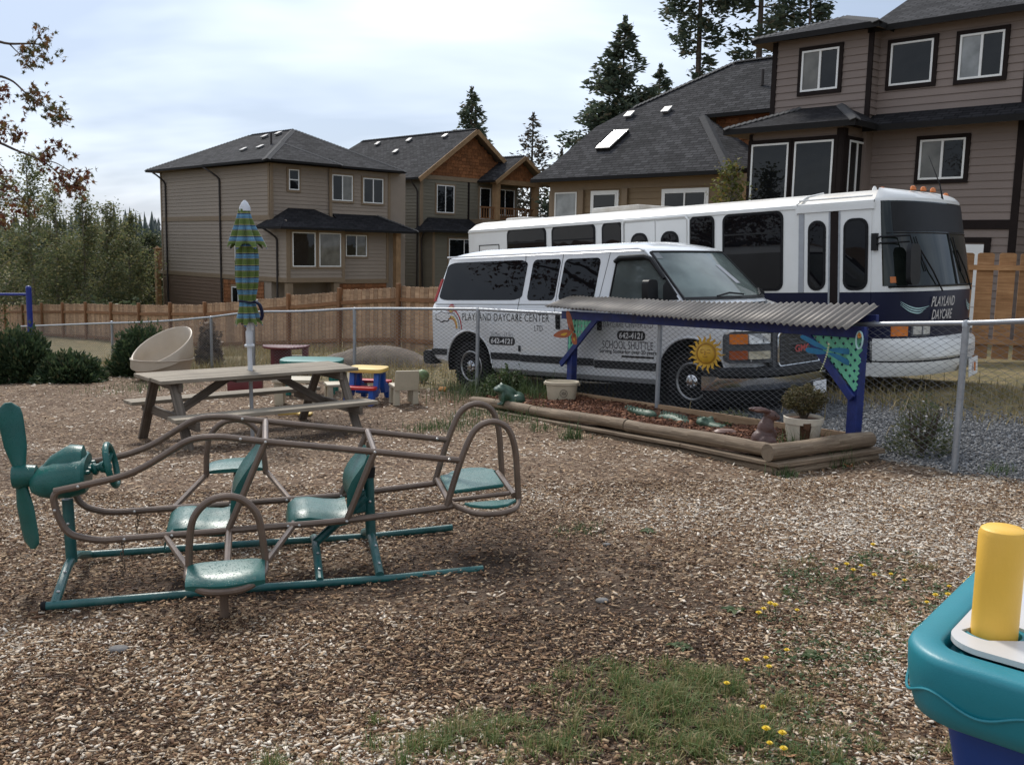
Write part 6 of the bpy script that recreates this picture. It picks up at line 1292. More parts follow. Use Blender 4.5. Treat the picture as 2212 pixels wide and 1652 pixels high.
for e in (NE, FE):
    o = rail('side_rail', [(0.15, 0.565), (0.02, 0.545), (0.035, 0.43), (0.08, 0.315), (0.22, 0.268), (0.9, 0.268), (1.53, 0.272), (2.10, 0.305), (2.14, 0.312)], e)
    bolts(o, [T(0.03, e, 0.45), T(0.36, e, 0.268), T(0.60, e, 0.268), T(0.89, e, 0.268), T(1.21, e, 0.27), T(1.27, e, 0.27), T(1.53, e, 0.272)])
    o = rail('top_rail', [(0.03, 0.548), (0.42, 0.61), (0.72, 0.785), (0.86, 0.79), (1.11, 0.745), (1.70, 0.652), (2.18, 0.572)], e, rad=0.13)
    bolts(o, [T(0.15, e, 0.567), T(0.98, e, 0.769), T(1.11, e, 0.745), T(1.70, e, 0.652), T(2.12, e, 0.584)])
    rail('back_tube', [(0.89, 0.268), (1.11, 0.745)], e); rail('back_tube', [(1.53, 0.272), (1.70, 0.652)], e)
    mb = MB(); mb.tube(spline([T(2.10, e, 0.31), T(2.15, e, 0.46), T(2.21, e, 0.62), T(2.28, e, 0.745), T(2.38, e, 0.785), T(2.47, e, 0.74), T(2.51, e, 0.62), T(2.52, e, 0.46), T(2.525, e, 0.31)], 5), TR, 10); mb.build('tail_hoop', 'bronze_tube', tt)
    sg_ = -1 if e == NE else 1
    mb = MB(); mb.tube(spline([T(2.13, e - sg_ * 0.03, 0.318), T(2.17, e + sg_ * 0.06, 0.315), T(2.25, e + sg_ * 0.15, 0.31), T(2.36, e + sg_ * 0.175, 0.31), T(2.47, e + sg_ * 0.13, 0.313), T(2.52, e + sg_ * 0.02, 0.318)], 5), TR * 0.9, 10); mb.build('foot_bar', 'bronze_tube', tt)
    mb = MB(); mb.prism([T(s, e + sg_ * w, 0.326) for s, w in ((2.19, 0.05), (2.22, 0.095), (2.29, 0.135), (2.36, 0.145), (2.43, 0.13), (2.49, 0.075), (2.50, 0.05))], (0, 0, 0.018)); mb.build('foot_plate', 'teal', tt, bevel=0.005)
for s, z in ((1.11, 0.745), (1.70, 0.652), (2.115, 0.335), (2.50, 0.345)):
    mb = MB(); mb.tube([T(s, NE, z), T(s, FE, z)], TR, 10); mb.build('cross_tube', 'bronze_tube', tt)
for s in (0.60, 1.24):
    mb = MB(); mb.tube([T(s, NE, 0.268), T(s, FE, 0.268)], 0.014, 8); mb.build('seat_rod', 'bronze_tube', tt)
mb = MB(); mb.tube([T(2.12, 0.30, 0.33), T(2.48, 0.30, 0.345)], 0.014, 8); mb.build('cross_tube', 'bronze_tube', tt)
# moulded seats: profile swept across, edges rolled down
def seat(name, prof, ea, eb, th=0.035, mat='teal', roll=0.03):
    mb = MB(); ring = []
    for k, u in enumerate(np.linspace(0, 1, 9)):
        e = lerp(ea, eb, u); dp = roll * (abs(2 * u - 1) ** 4); ctr = -0.012 * (1 - abs(2 * u - 1) ** 2)
        up = [T(s, e, z - dp + ctr) for s, z in prof]; lo = [T(s, e, z - th - dp * 0.4) for s, z in prof[::-1]]; ring.append(up + lo)
    mb.loft(ring, closed=True, cap0=True, cap1=True, smooth=True); return mb.build(name, mat, tt, sharp=50)
for s0, bz in ((0.55, 0), (1.20, 0.005)):
    seat('seat', [(s0, 0.215 + bz), (s0 + 0.015, 0.285 + bz), (s0 + 0.06, 0.318 + bz), (s0 + 0.13, 0.318 + bz), (s0 + 0.22, 0.300 + bz), (s0 + 0.30, 0.292 + bz), (s0 + 0.345, 0.300 + bz)], 0.295, 0.645, 0.055)
for (sa, za), (sb, zb) in (((0.915, 0.30), (1.075, 0.665)), ((1.555, 0.315), (1.675, 0.60))):
    mb = MB(); d = np.array((sb - sa, zb - za)); d /= np.linalg.norm(d); nrm_ = np.array((-d[1], d[0])); rings = []
    for u in np.linspace(0, 1, 9):
        w = 0.165 * (1 - 0.35 * max(0, u - 0.55) ** 2 / 0.2); b_ = 0.045 * math.sin(PI * min(1, u * 1.1) ** 0.8); c = np.array((lerp(sa, sb, u), lerp(za, zb, u)))
        row = []
        for v in np.linspace(-1, 1, 9): q = c + nrm_ * (b_ + 0.008 - 0.05 * (1 - v * v) * 0.4); row.append(T(q[0], 0.47 + w * v, q[1]))
        for v in np.linspace(1, -1, 9): q = c + nrm_ * (-0.012 + b_ * 0.3); row.append(T(q[0], 0.47 + w * v, q[1]))
        rings.append(row)
    mb.loft(rings, closed=True, cap0=True, cap1=True, smooth=True); mb.build('backrest', 'teal', tt, sharp=50)
mb = MB(); mb.prism([T(2.125, 0.325, 0.352), T(2.455, 0.325, 0.372), T(2.455, 0.625, 0.372), T(2.125, 0.625, 0.352)], (0, 0, 0.022)); mb.build('tail_seat', 'teal', tt, bevel=0.006)
# wings: mirrored pair of outboard seats
for mir in (0, 1):
    E_ = (lambda e: e) if not mir else (lambda e: 0.94 - e); Q = lambda s, e, z: T(s, E_(e), z)
    mb = MB(); mb.tube(spline([Q(0.725, -0.25, 0.285), Q(0.735, -0.25, 0.42), Q(0.76, -0.25, 0.535), Q(0.83, -0.25, 0.61), Q(0.92, -0.25, 0.63), Q(1.0, -0.25, 0.605), Q(1.06, -0.25, 0.53), Q(1.08, -0.25, 0.42), Q(1.09, -0.25, 0.285)], 5), TR, 10); mb.build('hand_hoop', 'bronze_tube', tt)
    for a, b_ in ((0.565, 0.72), (1.235, 1.095)):
        mb = MB(); mb.tube([Q(a, 0.26, 0.262), Q(b_, -0.25, 0.285)], 0.016, 8); mb.build('wing_strut', 'bronze_tube', tt)
    mb = MB(); mb.tube([Q(0.895, 0.26, 0.262), Q(0.905, -0.36, 0.262)], TR, 8); mb.build('wing_strut', 'bronze_tube', tt)
    mb = MB(); mb.tube(spline([Q(0.722, -0.25, 0.285), Q(0.73, -0.38, 0.280), Q(0.80, -0.49, 0.270), Q(0.905, -0.518, 0.266), Q(1.01, -0.49, 0.270), Q(1.08, -0.38, 0.280), Q(1.088, -0.25, 0.285)], 5), TR, 10); mb.build('wing_bar', 'bronze_tube', tt)
    rows = []
    for u in np.linspace(0, 1, 11):
        s = lerp(0.722, 1.088, u); x = 2 * u - 1; ed = 0.012 * abs(x) ** 6; fr_ = -0.462 - 0.058 * (1 - x * x)
        wave = 0.012 * math.cos(PI * x)
        rows.append([Q(s, -0.262, 0.315 - ed), Q(s, -0.30, 0.320 - ed - 0.004 * (1 - x * x)), Q(s, -0.40, 0.315 - ed), Q(s, fr_ + 0.02, 0.310 - ed + 0.002), Q(s, fr_, 0.296 - ed), Q(s, fr_ + 0.004, 0.272 + wave * 0.6), Q(s, -0.30, 0.288), Q(s, -0.262, 0.290)])
    if mir: rows = rows[::-1]
    mb = MB(); mb.loft(rows, closed=True, cap0=True, cap1=True, smooth=True); mb.build('wing_seat', 'teal', tt, sharp=50)
    if not mir:
        mb = MB(); mb.tube([Q(0.895, -0.42, 0.268), (0.89, -0.42, -0.03)], 0.021, 10); mb.build('stop_post', 'bronze_tube', tt)
# propeller, engine, steering wheel
eg = MB(); cz = 0.595
eg.loft([[T(s, 0.47 + w * math.copysign(abs(math.cos(a)) ** 0.7, math.cos(a)), z0 + h * math.copysign(abs(math.sin(a)) ** 0.8, math.sin(a))) for a in np.linspace(0, 2 * PI, 25)[:-1]] for s, w, h, z0 in ((-0.13, 0.03, 0.03, 0.545), (-0.115, 0.075, 0.05, 0.54), (-0.07, 0.115, 0.075, 0.545), (0.0, 0.145, 0.10, 0.555), (0.08, 0.158, 0.105, 0.565), (0.15, 0.155, 0.10, 0.575), (0.165, 0.14, 0.09, 0.575), (0.168, 0.10, 0.06, 0.575))], closed=True, cap0=True, cap1=True, smooth=True)
eo = eg.build('engine_cowl', 'teal', tt, sharp=40)
mb = MB(); mb.loft([[T(s, 0.47 + w * math.cos(a), z0 + h * math.sin(a)) for a in np.linspace(0, 2 * PI, 21)[:-1]] for s, w, h, z0 in ((-0.06, 0.02, 0.02, 0.61), (-0.02, 0.06, 0.05, 0.625), (0.05, 0.085, 0.085, 0.63), (0.08, 0.09, 0.095, 0.635), (0.145, 0.09, 0.09, 0.63), (0.16, 0.06, 0.05, 0.62))], cap0=True, cap1=True, smooth=True); mb.build('engine_hump', 'teal', eo, sharp=40)
mb = MB(); mb.lathe([(0.012, 0.0), (0.062, 0.005), (0.068, 0.03), (0.060, 0.08), (0.055, 0.12)], T(-0.215, 0.47, 0.575), (1, 0, 0), n=20); mb.build('propeller_hub', 'teal', tt)
for sgn in (1, -1):
    rings = []
    for u in np.linspace(0, 1, 12):
        r_ = lerp(0.03, 0.40, u); w = float(np.interp(u, [0, 0.1, 0.35, 0.8, 0.94, 0.985, 1], [0.032, 0.036, 0.058, 0.070, 0.062, 0.044, 0.020])); th = float(np.interp(u, [0, 0.2, 1], [0.026, 0.016, 0.010])); tw = math.radians(lerp(66, 44, u)) * (1)
        c = T(-0.175 - 0.035 * (u if sgn > 0 else -u), 0.47, 0.575) + np.array((0, 0.0, sgn * r_)); a1 = np.array((math.sin(tw), math.cos(tw) * sgn, 0)); a2 = np.array((-math.cos(tw) * sgn, math.sin(tw), 0))
        rings.append([c + a1 * w * math.cos(a) + a2 * th * math.sin(a) for a in np.linspace(0, 2 * PI, 15)[:-1]])
    mb = MB(); mb.loft(rings if sgn > 0 else rings[::-1], cap0=True, cap1=True, smooth=True); mb.build('propeller_blade', 'teal', tt, sharp=60)
wc = T(0.285, 0.47, 0.605); mb = MB(); ax = np.array((0.985, 0, 0.17)); b1 = np.array((0, 1.0, 0)); b2 = np.cross(ax, b1)
mb.tube([wc + 0.115 * (math.cos(a) * b1 + math.sin(a) * b2) for a in np.linspace(0, 2 * PI, 29)[:-1]], 0.017, 10, closed=True)
for a in (0.5, PI - 0.5, -PI / 2): mb.tube([wc - ax * 0.035, wc + 0.11 * (math.cos(a) * b1 + math.sin(a) * b2)], [0.02, 0.011], 8)
mb.lathe([(0.028, -0.06), (0.034, -0.04), (0.03, -0.01), (0.012, 0.0)], wc, ax, n=14); mb.build('steering_wheel', 'teal', tt)
mb = MB(); mb.tube([T(0.15, 0.47, 0.59), wc - ax * 0.03], 0.022, 12); mb.lathe([(0.03, 0.0), (0.036, 0.012), (0.03, 0.025)], wc - ax * 0.10, ax, n=14); mb.build('steering_column', 'teal', tt)
mb = MB()
for e in (0.38, 0.44, 0.50, 0.56): mb = MB(); mb.lathe([(0.012, 0.165), (0.012, 0.185), (0.006, 0.19)], T(0, e, 0.60), (1, 0, 0), n=8); mb.build('dashboard_knob', 'teal', eo)
# base
for e in (0.0, 0.955):
    mb = MB(); mb.tube([(0, e, 0.020), (1.1, e, 0.012 if e == 0 else 0.004), (1.75, e, -0.002 if e == 0 else -0.010), (2.25, e, 0.002 if e == 0 else 0.004)], 0.0215, 12); o = mb.build('base_rail', 'teal_steel', tt)
    mb = MB(); mb.tube([(-0.012, e, 0.020), (0.012, e, 0.020)], 0.0235, 12); mb.build('end_cap', 'rubber', o)
for s, top in ((0.05, 0.46), (1.68, 0.50)):
    mb = MB(); mb.tube(fillet([(s, 0.0, 0.02), (s, 0.34, 0.115), (s, 0.47, 0.125), (s, 0.60, 0.115), (s, 0.955, 0.02)], 0.12), 0.024, 10); o = mb.build('base_arch', 'teal_steel', tt); bolts(o, [(s - 0.0, 0.08, 0.047), (s, 0.26, 0.098)], (0.3, -0.35, 0.9), 0.022)
    mb = MB(); mb.tube([(s, 0.47, 0.11), (s, 0.47, top)], 0.030, 12); o = mb.build('pivot_post', 'teal_steel', tt); bolts(o, [(s, 0.47, 0.33)], (0, -1, 0), 0.029)
mb = MB(); mb.tube([(1.68, 0.47, 0.47), (1.685, 0.47, 0.53)], 0.036, 12); mb.build('pivot_collar', 'black', tt); mb = MB(); mb.tube([(1.69, 0.47, 0.53), T(1.70, 0.47, 0.652)], 0.026, 12); mb.build('pivot_post', 'bronze_tube', tt)
mb = MB(); mb.tube(fillet([(1.36, 0.0, 0.02), (1.36, 0.34, 0.105), (1.36, 0.47, 0.11), (1.36, 0.60, 0.105), (1.36, 0.955, 0.01)], 0.12), 0.022, 10); o = mb.build('base_arch', 'teal_steel', tt); bolts(o, [(1.36, 0.08, 0.045), (1.36, 0.24, 0.09)], (0.2, -0.35, 0.9), 0.02)
mb = MB(); mb.tube([(1.36, 0.45, 0.11), (1.66, 0.46, 0.36)], 0.026, 10); mb.build('brace', 'teal_steel', tt)
mb = MB(); mb.prism([(1.52, 0.445, 0.25), (1.66, 0.445, 0.27), (1.66, 0.445, 0.40), (1.60, 0.445, 0.39), (1.56, 0.445, 0.34)], (0, 0.05, 0)); mb.build('pivot_plate', 'teal_steel', tt, bevel=0.006)
# hanging stop chains
for e, s, ln in ((NE, 0.345, 9), (FE, 0.37, 8)):
    mb = MB(); p = T(s, e, 0.25)
    for k in range(ln):
        z = p[2] - 0.022 * k; a = np.linspace(0, 2 * PI, 11)[:-1]; dx = 0.006 * math.sin(k * 1.3)
        mb.tube([(p[0] + dx + (0.007 * math.cos(t) if k % 2 else 0), p[1] + (0 if k % 2 else 0.007 * math.cos(t)), z + 0.015 * math.sin(t)) for t in a], 0.0028, 5, closed=True)
    mb.build('chain', 'chain', tt)

# ------------------------------------------------------------------ picnic table and parasol
pt = thing('picnic_table', 'weathered grey wooden picnic table with attached benches in the middle of the chips', 'picnic table', (-2.91, 10.79, -0.56), 0.69)
for k in range(5):
    mb = MB(); y = -0.38 + 0.152 * (k + 0.5); hl = 1.16 + rnd.uniform(-0.012, 0.012)
    if k == 2:
        mb.box(-hl, -0.035, y - 0.072, y + 0.072, 0.73, 0.77); mb.box(0.035, hl, y - 0.072, y + 0.072, 0.73, 0.77)
    else: mb.box(-hl, hl, y - 0.072, y + 0.072, 0.73, 0.77 + rnd.uniform(-0.003, 0.002))
    mb.build('tabletop_plank', 'old_wood', pt, bevel=0.004)
for sgn in (-1, 1):
    for k in range(2):
        mb = MB(); y = sgn * (0.535 + 0.13 * (k + 0.5)); hl = 1.16 + rnd.uniform(-0.01, 0.01); mb.box(-hl, hl, y - 0.062, y + 0.062, 0.39, 0.43); mb.build('bench_plank', 'old_wood', pt, bevel=0.004)
for x in (-0.98, 0.98):
    for sgn in (-1, 1):
        mb = MB(); mb.bar((x, sgn * 0.74, -0.05), (x, sgn * 0.26, 0.725), 0.04, 0.10, (1, 0, 0)); mb.build('leg', 'old_wood_dark', pt, bevel=0.004)
    xi = x - math.copysign(0.045, x)
    mb = MB(); mb.box(xi - 0.02, xi + 0.02, -0.80, 0.80, 0.29, 0.388); mb.build('bench_beam', 'old_wood_dark', pt, bevel=0.004); mb = MB(); mb.box(xi - 0.02, xi + 0.02, -0.36, 0.36, 0.635, 0.728); mb.build('top_cleat', 'old_wood_dark', pt, bevel=0.004)
    mb = MB(); mb.bar((xi - math.copysign(0.02, x), 0, 0.33), (math.copysign(0.27, x), 0, 0.71), 0.085, 0.04, (0, 1, 0)); mb.build('brace', 'old_wood_dark', pt, bevel=0.004)
mb = MB(); mb.box(-0.32, 0.32, -0.33, -0.05, 0.69, 0.728); mb.box(-0.32, 0.32, 0.05, 0.33, 0.69, 0.728); mb.build('top_cleat', 'old_wood_dark', pt)
um = thing('parasol', 'closed parasol striped blue and lime standing through the picnic table', 'parasol', (-2.91, 10.79, -0.56)); um.rotation_euler = (0, math.radians(-1.0), 0); um.scale = (1.12, 1.12, 1.0)
mb = MB(); mb.tube([(0, 0, -0.05), (0, 0, 1.0)], 0.019, 14); mb.build('lower_pole', 'umbrella_grey', um); mb = MB(); mb.tube([(0, 0, 0.76), (0, 0, 2.55)], 0.024, 14); po = mb.build('pole', 'umbrella_white', um)
mb = MB(); mb.lathe([(0.030, 1.05), (0.034, 1.06), (0.034, 1.20), (0.030, 1.21)], n=16); mb.lathe([(0.034, 1.03), (0.050, 1.035), (0.050, 1.055), (0.034, 1.062)], n=16); mb.box(0.02, 0.045, -0.02, 0.02, 1.22, 1.30); mb.build('clamp', 'umbrella_white', um); mb = MB(); mb.lathe([(0.056, 2.52), (0.052, 2.56), (0.03, 2.61), (0.008, 2.635)], n=18); mb.build('finial', 'umbrella_white', um)
m, nt_, b = shade('striped_canvas'); lk = nt_.links.new
uvn = mnode(nt_, 'ShaderNodeTexCoord'); sp = mnode(nt_, 'ShaderNodeSeparateXYZ'); lk(uvn.outputs['UV'], sp.inputs[0])
dv = mnode(nt_, 'ShaderNodeMath', operation='DIVIDE'); dv.inputs[1].default_value = 0.132; lk(sp.outputs[1], dv.inputs[0]); fr = mnode(nt_, 'ShaderNodeMath', operation='FRACT'); lk(dv.outputs[0], fr.inputs[0])
r_ = nt_.nodes.new('ShaderNodeValToRGB'); r_.color_ramp.interpolation = 'CONSTANT'; lk(fr.outputs[0], r_.inputs[0]); el = r_.color_ramp.elements
NV, AQ, LM, YL = (0.012, 0.040, 0.115), (0.13, 0.31, 0.44), (0.080, 0.125, 0.020), (0.25, 0.24, 0.09)
cols = [(0.0, LM), (0.30, YL), (0.36, NV), (0.46, AQ), (0.52, NV), (0.57, AQ), (0.64, NV), (0.69, AQ), (0.75, NV), (0.80, YL), (0.85, LM)]
el[0].position, el[0].color = 0, (*LM, 1); el[1].position, el[1].color = 0.85, (*LM, 1)
for p, c in cols[1:-1]: q_ = el.new(p); q_.color = (*c, 1)
nz_ = mnode(nt_, 'ShaderNodeTexNoise', Scale=14, Detail=5); lk(uvn.outputs['UV'], nz_.inputs['Vector'])
lk(r_.outputs[0], b.inputs['Base Color']); b.inputs['Roughness'].default_value = 0.85; b.inputs['Sheen Weight'].default_value = 0.2; addbump(nt_, b, nz_.outputs['Fac'], 0.25, 0.01)
MT['canvas'] = m
def cloth(name, prof, lobes, amp, seed, n=72, flop=0.0):
    """prof = [(z, radius, pleat depth)]; pleated tube with uv along the cloth"""
    R = random.Random(seed); ph = [R.uniform(-0.25, 0.25) for _ in range(lobes)]; mb = MB(); vs, uv = [], []; acc = 0
    for i, (z, r, d) in enumerate(prof):
        if i: acc += math.hypot(z - prof[i - 1][0], r - prof[i - 1][1])
        for k in range(n):
            a = 2 * PI * k / n; li = int(a / (2 * PI) * lobes) % lobes; w = math.cos(lobes * a + ph[li] * math.sin(3 * z)) ; rr = r * (1 - d * (0.5 - 0.5 * w) ** 1.5) * (1 + 0.04 * math.sin(5 * a + 9 * z))
            zz = z - flop * max(0, w) * (i / len(prof)) ** 4
            vs.append((rr * math.cos(a) + 0.008 * math.sin(7 * z), rr * math.sin(a), zz)); uv.append((k / n, acc + flop * max(0, w) * (i / len(prof)) ** 4))
    fs, us = [], []
    for i in range(len(prof) - 1):
        for k in range(n):
            k2 = (k + 1) % n; q = (i * n + k, (i + 1) * n + k, (i + 1) * n + k2, i * n + k2); fs.append(q); us.append([uv[t] for t in q])
    mb.add(vs, fs, 0, True, us); return mb.build(name, 'canvas', um, sharp=80)
def prof(pts, k=5): return [tuple(p) for p in spline([(z, r, d) for z, r, d in pts], k)]
cloth('canopy_flap', prof([(2.54, 0.052, 0.10), (2.45, 0.075, 0.30), (2.33, 0.115, 0.45), (2.22, 0.165, 0.50), (2.165, 0.195, 0.52)]), 7, 0, 3, flop=0.07)
cloth('canopy_lining', prof([(2.16, 0.165, 0.5), (2.19, 0.14, 0.5), (2.24, 0.08, 0.3)], 4), 7, 0, 3).data.materials[0] = MT['dark_grey']
cloth('canopy', prof([(2.24, 0.085, 0.3), (2.12, 0.105, 0.35), (1.98, 0.118, 0.38), (1.84, 0.118, 0.36), (1.70, 0.108, 0.36), (1.60, 0.090, 0.35), (1.53, 0.082, 0.22), (1.47, 0.092, 0.3), (1.38, 0.120, 0.45), (1.31, 0.142, 0.52)]), 8, 0, 9, flop=0.05)
mb = MB(); mb.tube([(0.088 * math.cos(a), 0.088 * math.sin(a), 1.535 + 0.01 * math.sin(2 * a)) for a in np.linspace(0, 2 * PI, 20)], 0.012, 6); mb.tube(spline([(0.07, -0.06, 1.54), (0.13, -0.06, 1.50), (0.15, -0.05, 1.40), (0.135, -0.05, 1.33)], 4), [0.014] * 3 + [0.018] * 9 + [0.012], 6); mb.build('tie_strap', 'navy', um)

# ------------------------------------------------------------------ children's furniture behind the table
bw = thing('sit_in_bowl', 'beige plastic sit in bowl with a slanted rim beside the juniper shrubs', 'play bowl', (-6.15, 17.0, g(-6.15, 17.0)))
nA = 48; rings = []
for lay, (rr, hf) in enumerate(((0.34, 0.0), (0.40, 0.02), (0.47, 0.22), (0.515, 0.36), (0.525, 0.37), (0.53, 0.62), (0.515, 0.97), (0.505, 1.0), (0.49, 1.0), (0.475, 0.97), (0.46, 0.6), (0.40, 0.25), (0.20, 0.14), (0.02, 0.12))):
    row = []
    for k in range(nA):
        a = 2 * PI * k / nA; hr_ = 0.60 + 0.30 * math.cos(a - 1.05)
        z = hf * hr_ if lay > 4 else hf * 0.95
        row.append((rr * math.cos(a), rr * math.sin(a), z))
    rings.append(row)
mb = MB(); mb.loft(rings, closed=True, cap0=True, smooth=True); mb.build('shell', 'beige', bw, sharp=60)
mb = MB(); mb.tube([(0.527 * math.cos(2 * PI * k / nA), 0.527 * math.sin(2 * PI * k / nA), 0.365) for k in range(nA)], 0.012, 6, closed=True); mb.build('seam', 'beige', bw)
def slab_outline(pts, z0, z1, r=0.02): mb = MB(); mb.prism([(x, y, z0) for x, y in pts], (0, 0, z1 - z0), smooth=False); return mb
mr_ = thing('play_table', 'maroon plastic play table with a half round top near the wire fence', 'toy table', (-4.05, 17.3, g(-4.05, 17.3)), 0.1)
slab_outline([(0.40 * math.cos(a), 0.42 * math.sin(a)) for a in np.linspace(PI, 2 * PI, 20)] + [(0.42, 0.10), (-0.42, 0.10)], 0.50, 0.54).build('tabletop', 'maroon', mr_, bevel=0.012, seg=2)
for x0, x1 in ((-0.25, 0.10), (0.30, 0.40)):
    mb = MB(); mb.box(x0, x1, -0.12, 0.05, 0, 0.50); mb.build('leg', 'maroon', mr_, bevel=0.015, seg=2)
mb = MB(); mb.box(0.10, 0.30, -0.05, 0.05, 0.30, 0.36); mb.build('shelf', 'beige_chair', mr_, bevel=0.01)
tl = thing('play_table', 'low teal plastic table between the maroon table and the picnic table', 'toy table', (-2.98, 14.4, g(-2.98, 14.4)), 0.05)
slab_outline([(0.46 * math.copysign(abs(math.cos(a)) ** 0.45, math.cos(a)), 0.33 * math.copysign(abs(math.sin(a)) ** 0.6, math.sin(a))) for a in np.linspace(0, 2 * PI, 37)[:-1]], 0.46, 0.52).build('tabletop', 'table_green', tl, bevel=0.014, seg=2)
for x in (-0.32, 0.32):
    for y in (-0.2, 0.2): mb = MB(); mb.lathe([(0.045, 0), (0.05, 0.46)], (x, y, 0), n=12); mb.build('leg', 'table_green', tl)
# small primary coloured picnic table
kt = thing('toy_picnic_table', 'small toy picnic table with yellow top, red benches and blue legs', 'toy picnic table', (-1.98, 13.25, g(-1.98, 13.25)), -0.15)
slab_outline([(0.265 * math.copysign(abs(math.cos(a)) ** 0.4, math.cos(a)), 0.24 * math.copysign(abs(math.sin(a)) ** 0.5, math.sin(a))) for a in np.linspace(0, 2 * PI, 41)[:-1]], 0.42, 0.475).build('tabletop', 'toy_yellow', kt, bevel=0.014, seg=2)
for sgn in (-1, 1):
    slab_outline([(x, sgn * 0.36 + y) for x, y in rrect(-0.23, 0.23, -0.085, 0.085, 0.05, 4)], 0.215, 0.255).build('bench', 'toy_red', kt, bevel=0.01, seg=2)
    mb = MB(); x = sgn * 0.17
    for s2 in (-1, 1):
        mb.prism([(x - 0.035, s2 * 0.05, 0.42), (x - 0.035, s2 * 0.17, 0.42), (x - 0.035, s2 * 0.20, 0.24), (x - 0.035, s2 * 0.42, 0.215), (x - 0.035, s2 * 0.44, 0.0), (x - 0.035, s2 * 0.34, 0.0), (x - 0.035, s2 * 0.31, 0.10), (x - 0.035, s2 * 0.16, 0.10), (x - 0.035, s2 * 0.10, 0.20)], (0.07, 0, 0))
    mb.box(x - 0.03, x + 0.03, -0.12, 0.12, 0.37, 0.42); mb.build('leg', 'toy_blue', kt, bevel=0.01, seg=2)
mb = MB(); mb.box(-0.17, 0.17, -0.03, 0.03, 0.11, 0.16); mb.build('stretcher', 'toy_blue', kt, bevel=0.01)
def child_chair(label, loc, rz, grp='beige plastic child chairs'):
    c = thing('child_chair', label, 'chair', loc, rz, grp); mb = MB(); mb.box(-0.17, 0.17, -0.15, 0.16, 0.22, 0.26); mb.build('seat', 'beige_chair', c, bevel=0.014, seg=2)
    mb = MB(); mb.loft([[(x, y - 0.165 - 0.04 * u, 0.20 + 0.26 * u) for x, y in rrect(-0.155 - 0.01 * math.sin(PI * u), 0.155 + 0.01 * math.sin(PI * u), -0.022, 0.022, 0.018, 3)] for u in (0, 0.15, 0.5, 0.85, 0.96, 1.0)], cap0=True, cap1=True, smooth=True); mb.build('backrest', 'beige_chair', c, sharp=50)
    for x in (-0.125, 0.125):
        for y in (-0.13, 0.11): mb = MB(); mb.loft([[(x + a * k_, y + b_ * k_, z) for a, b_ in rrect(-0.042, 0.042, -0.042, 0.042, 0.012, 2)] for z, k_ in ((0, 1.0), (0.225, 0.85))], cap0=True, cap1=True, smooth=False); mb.build('leg', 'beige_chair', c)
    return c
child_chair('beige child chair with its back to us right of the toy picnic table', (-1.44, 12.82, g(-1.44, 12.82)), 0.35); child_chair('beige child chair half hidden between the picnic table and red bench', (-2.45, 13.5, g(-2.45, 13.5)), 1.9)
bb = thing('child_table', 'low beige child table seen under the picnic table top', 'toy table', (-2.95, 13.15, g(-2.95, 13.15)), 0.1)
slab_outline(rrect(-0.30, 0.30, -0.2, 0.2, 0.1, 5), 0.31, 0.36).build('tabletop', 'beige_chair', bb, bevel=0.012, seg=2)
for x in (-0.21, 0.21): mb = MB(); mb.box(x - 0.06, x + 0.06, -0.14, 0.14, 0, 0.31); mb.build('leg', 'beige_chair', bb, bevel=0.012, seg=2)
bx_ = thing('crate', 'dull maroon crate under the far end of the toy tables', 'crate', (-3.95, 14.3, g(-3.95, 14.3)), 0.2); mb = MB(); mb.box(-0.25, 0.25, -0.15, 0.15, 0, 0.22); mb.build('side_wall', 'maroon', bx_, bevel=0.02, seg=2); mb = MB(); mb.box(-0.27, 0.27, -0.17, 0.17, 0.22, 0.25); mb.build('lid', 'maroon', bx_, bevel=0.01)
mb = MB(); mb.lathe([(0.001 + 0.105 * math.sin(a), 0.105 - 0.105 * math.cos(a)) for a in np.linspace(0, PI, 15)], n=24); MT['ball_green'] = pmat('ball_green', (0.16, 0.24, 0.085), 0.5, 0.4, 12)
o = mb.build('ball', 'ball_green'); o.location = (-1.42, 15.3, g(-1.42, 15.3)); tag(o, 'pale green ball lying in the dry grass left of the van', 'ball')
mb = MB(); mb.lathe([(0.001, 0.0), (0.05, 0.012), (0.07, 0.04), (0.05, 0.07), (0.01, 0.075)], n=20); o = mb.build('toy_ball', 'print_orange'); o.location = (-1.0, 14.0, g(-1.0, 14.0)); tag(o, 'small orange toy on the grass edge beside the van rear wheel', 'toy')
mb = MB(); mb.tube([(0, 0, 0), (0.25, 0.03, 0.01)], 0.02, 6); mb.box(0.25, 0.42, -0.05, 0.09, -0.005, 0.02); o = mb.build('toy_spade', 'toy_yellow', bevel=0.004); o.location = (-2.95, 12.15, g(-2.95, 12.15) + 0.03); tag(o, 'yellow toy spade lying on chips beyond the picnic table', 'toy')
sw = thing('climbing_frame', 'blue round post and rail of a play frame behind the shrubs at far left', 'play frame', (-9.19, 18.5, g(-9.19, 18.5)))
zt = 0.735 - g(-9.19, 18.5); mb = MB(); mb.tube([(0, 0, -0.05), (0, 0, zt - 0.04)], 0.052, 16); mb.lathe([(0.052, zt - 0.04), (0.046, zt - 0.015), (0.03, zt), (0.004, zt + 0.006)], n=16); mb.build('post', 'swing_blue', sw); mb = MB(); mb.tube([(0, 0, zt - 0.16), (-1.6, 0.1, zt - 0.19)], 0.026, 12); mb.build('rail', 'swing_blue', sw)
mb = MB(); mb.tube([(-1.6, 0.1, -0.05), (-1.6, 0.1, zt)], 0.052, 14); mb.build('post', 'swing_blue', sw)

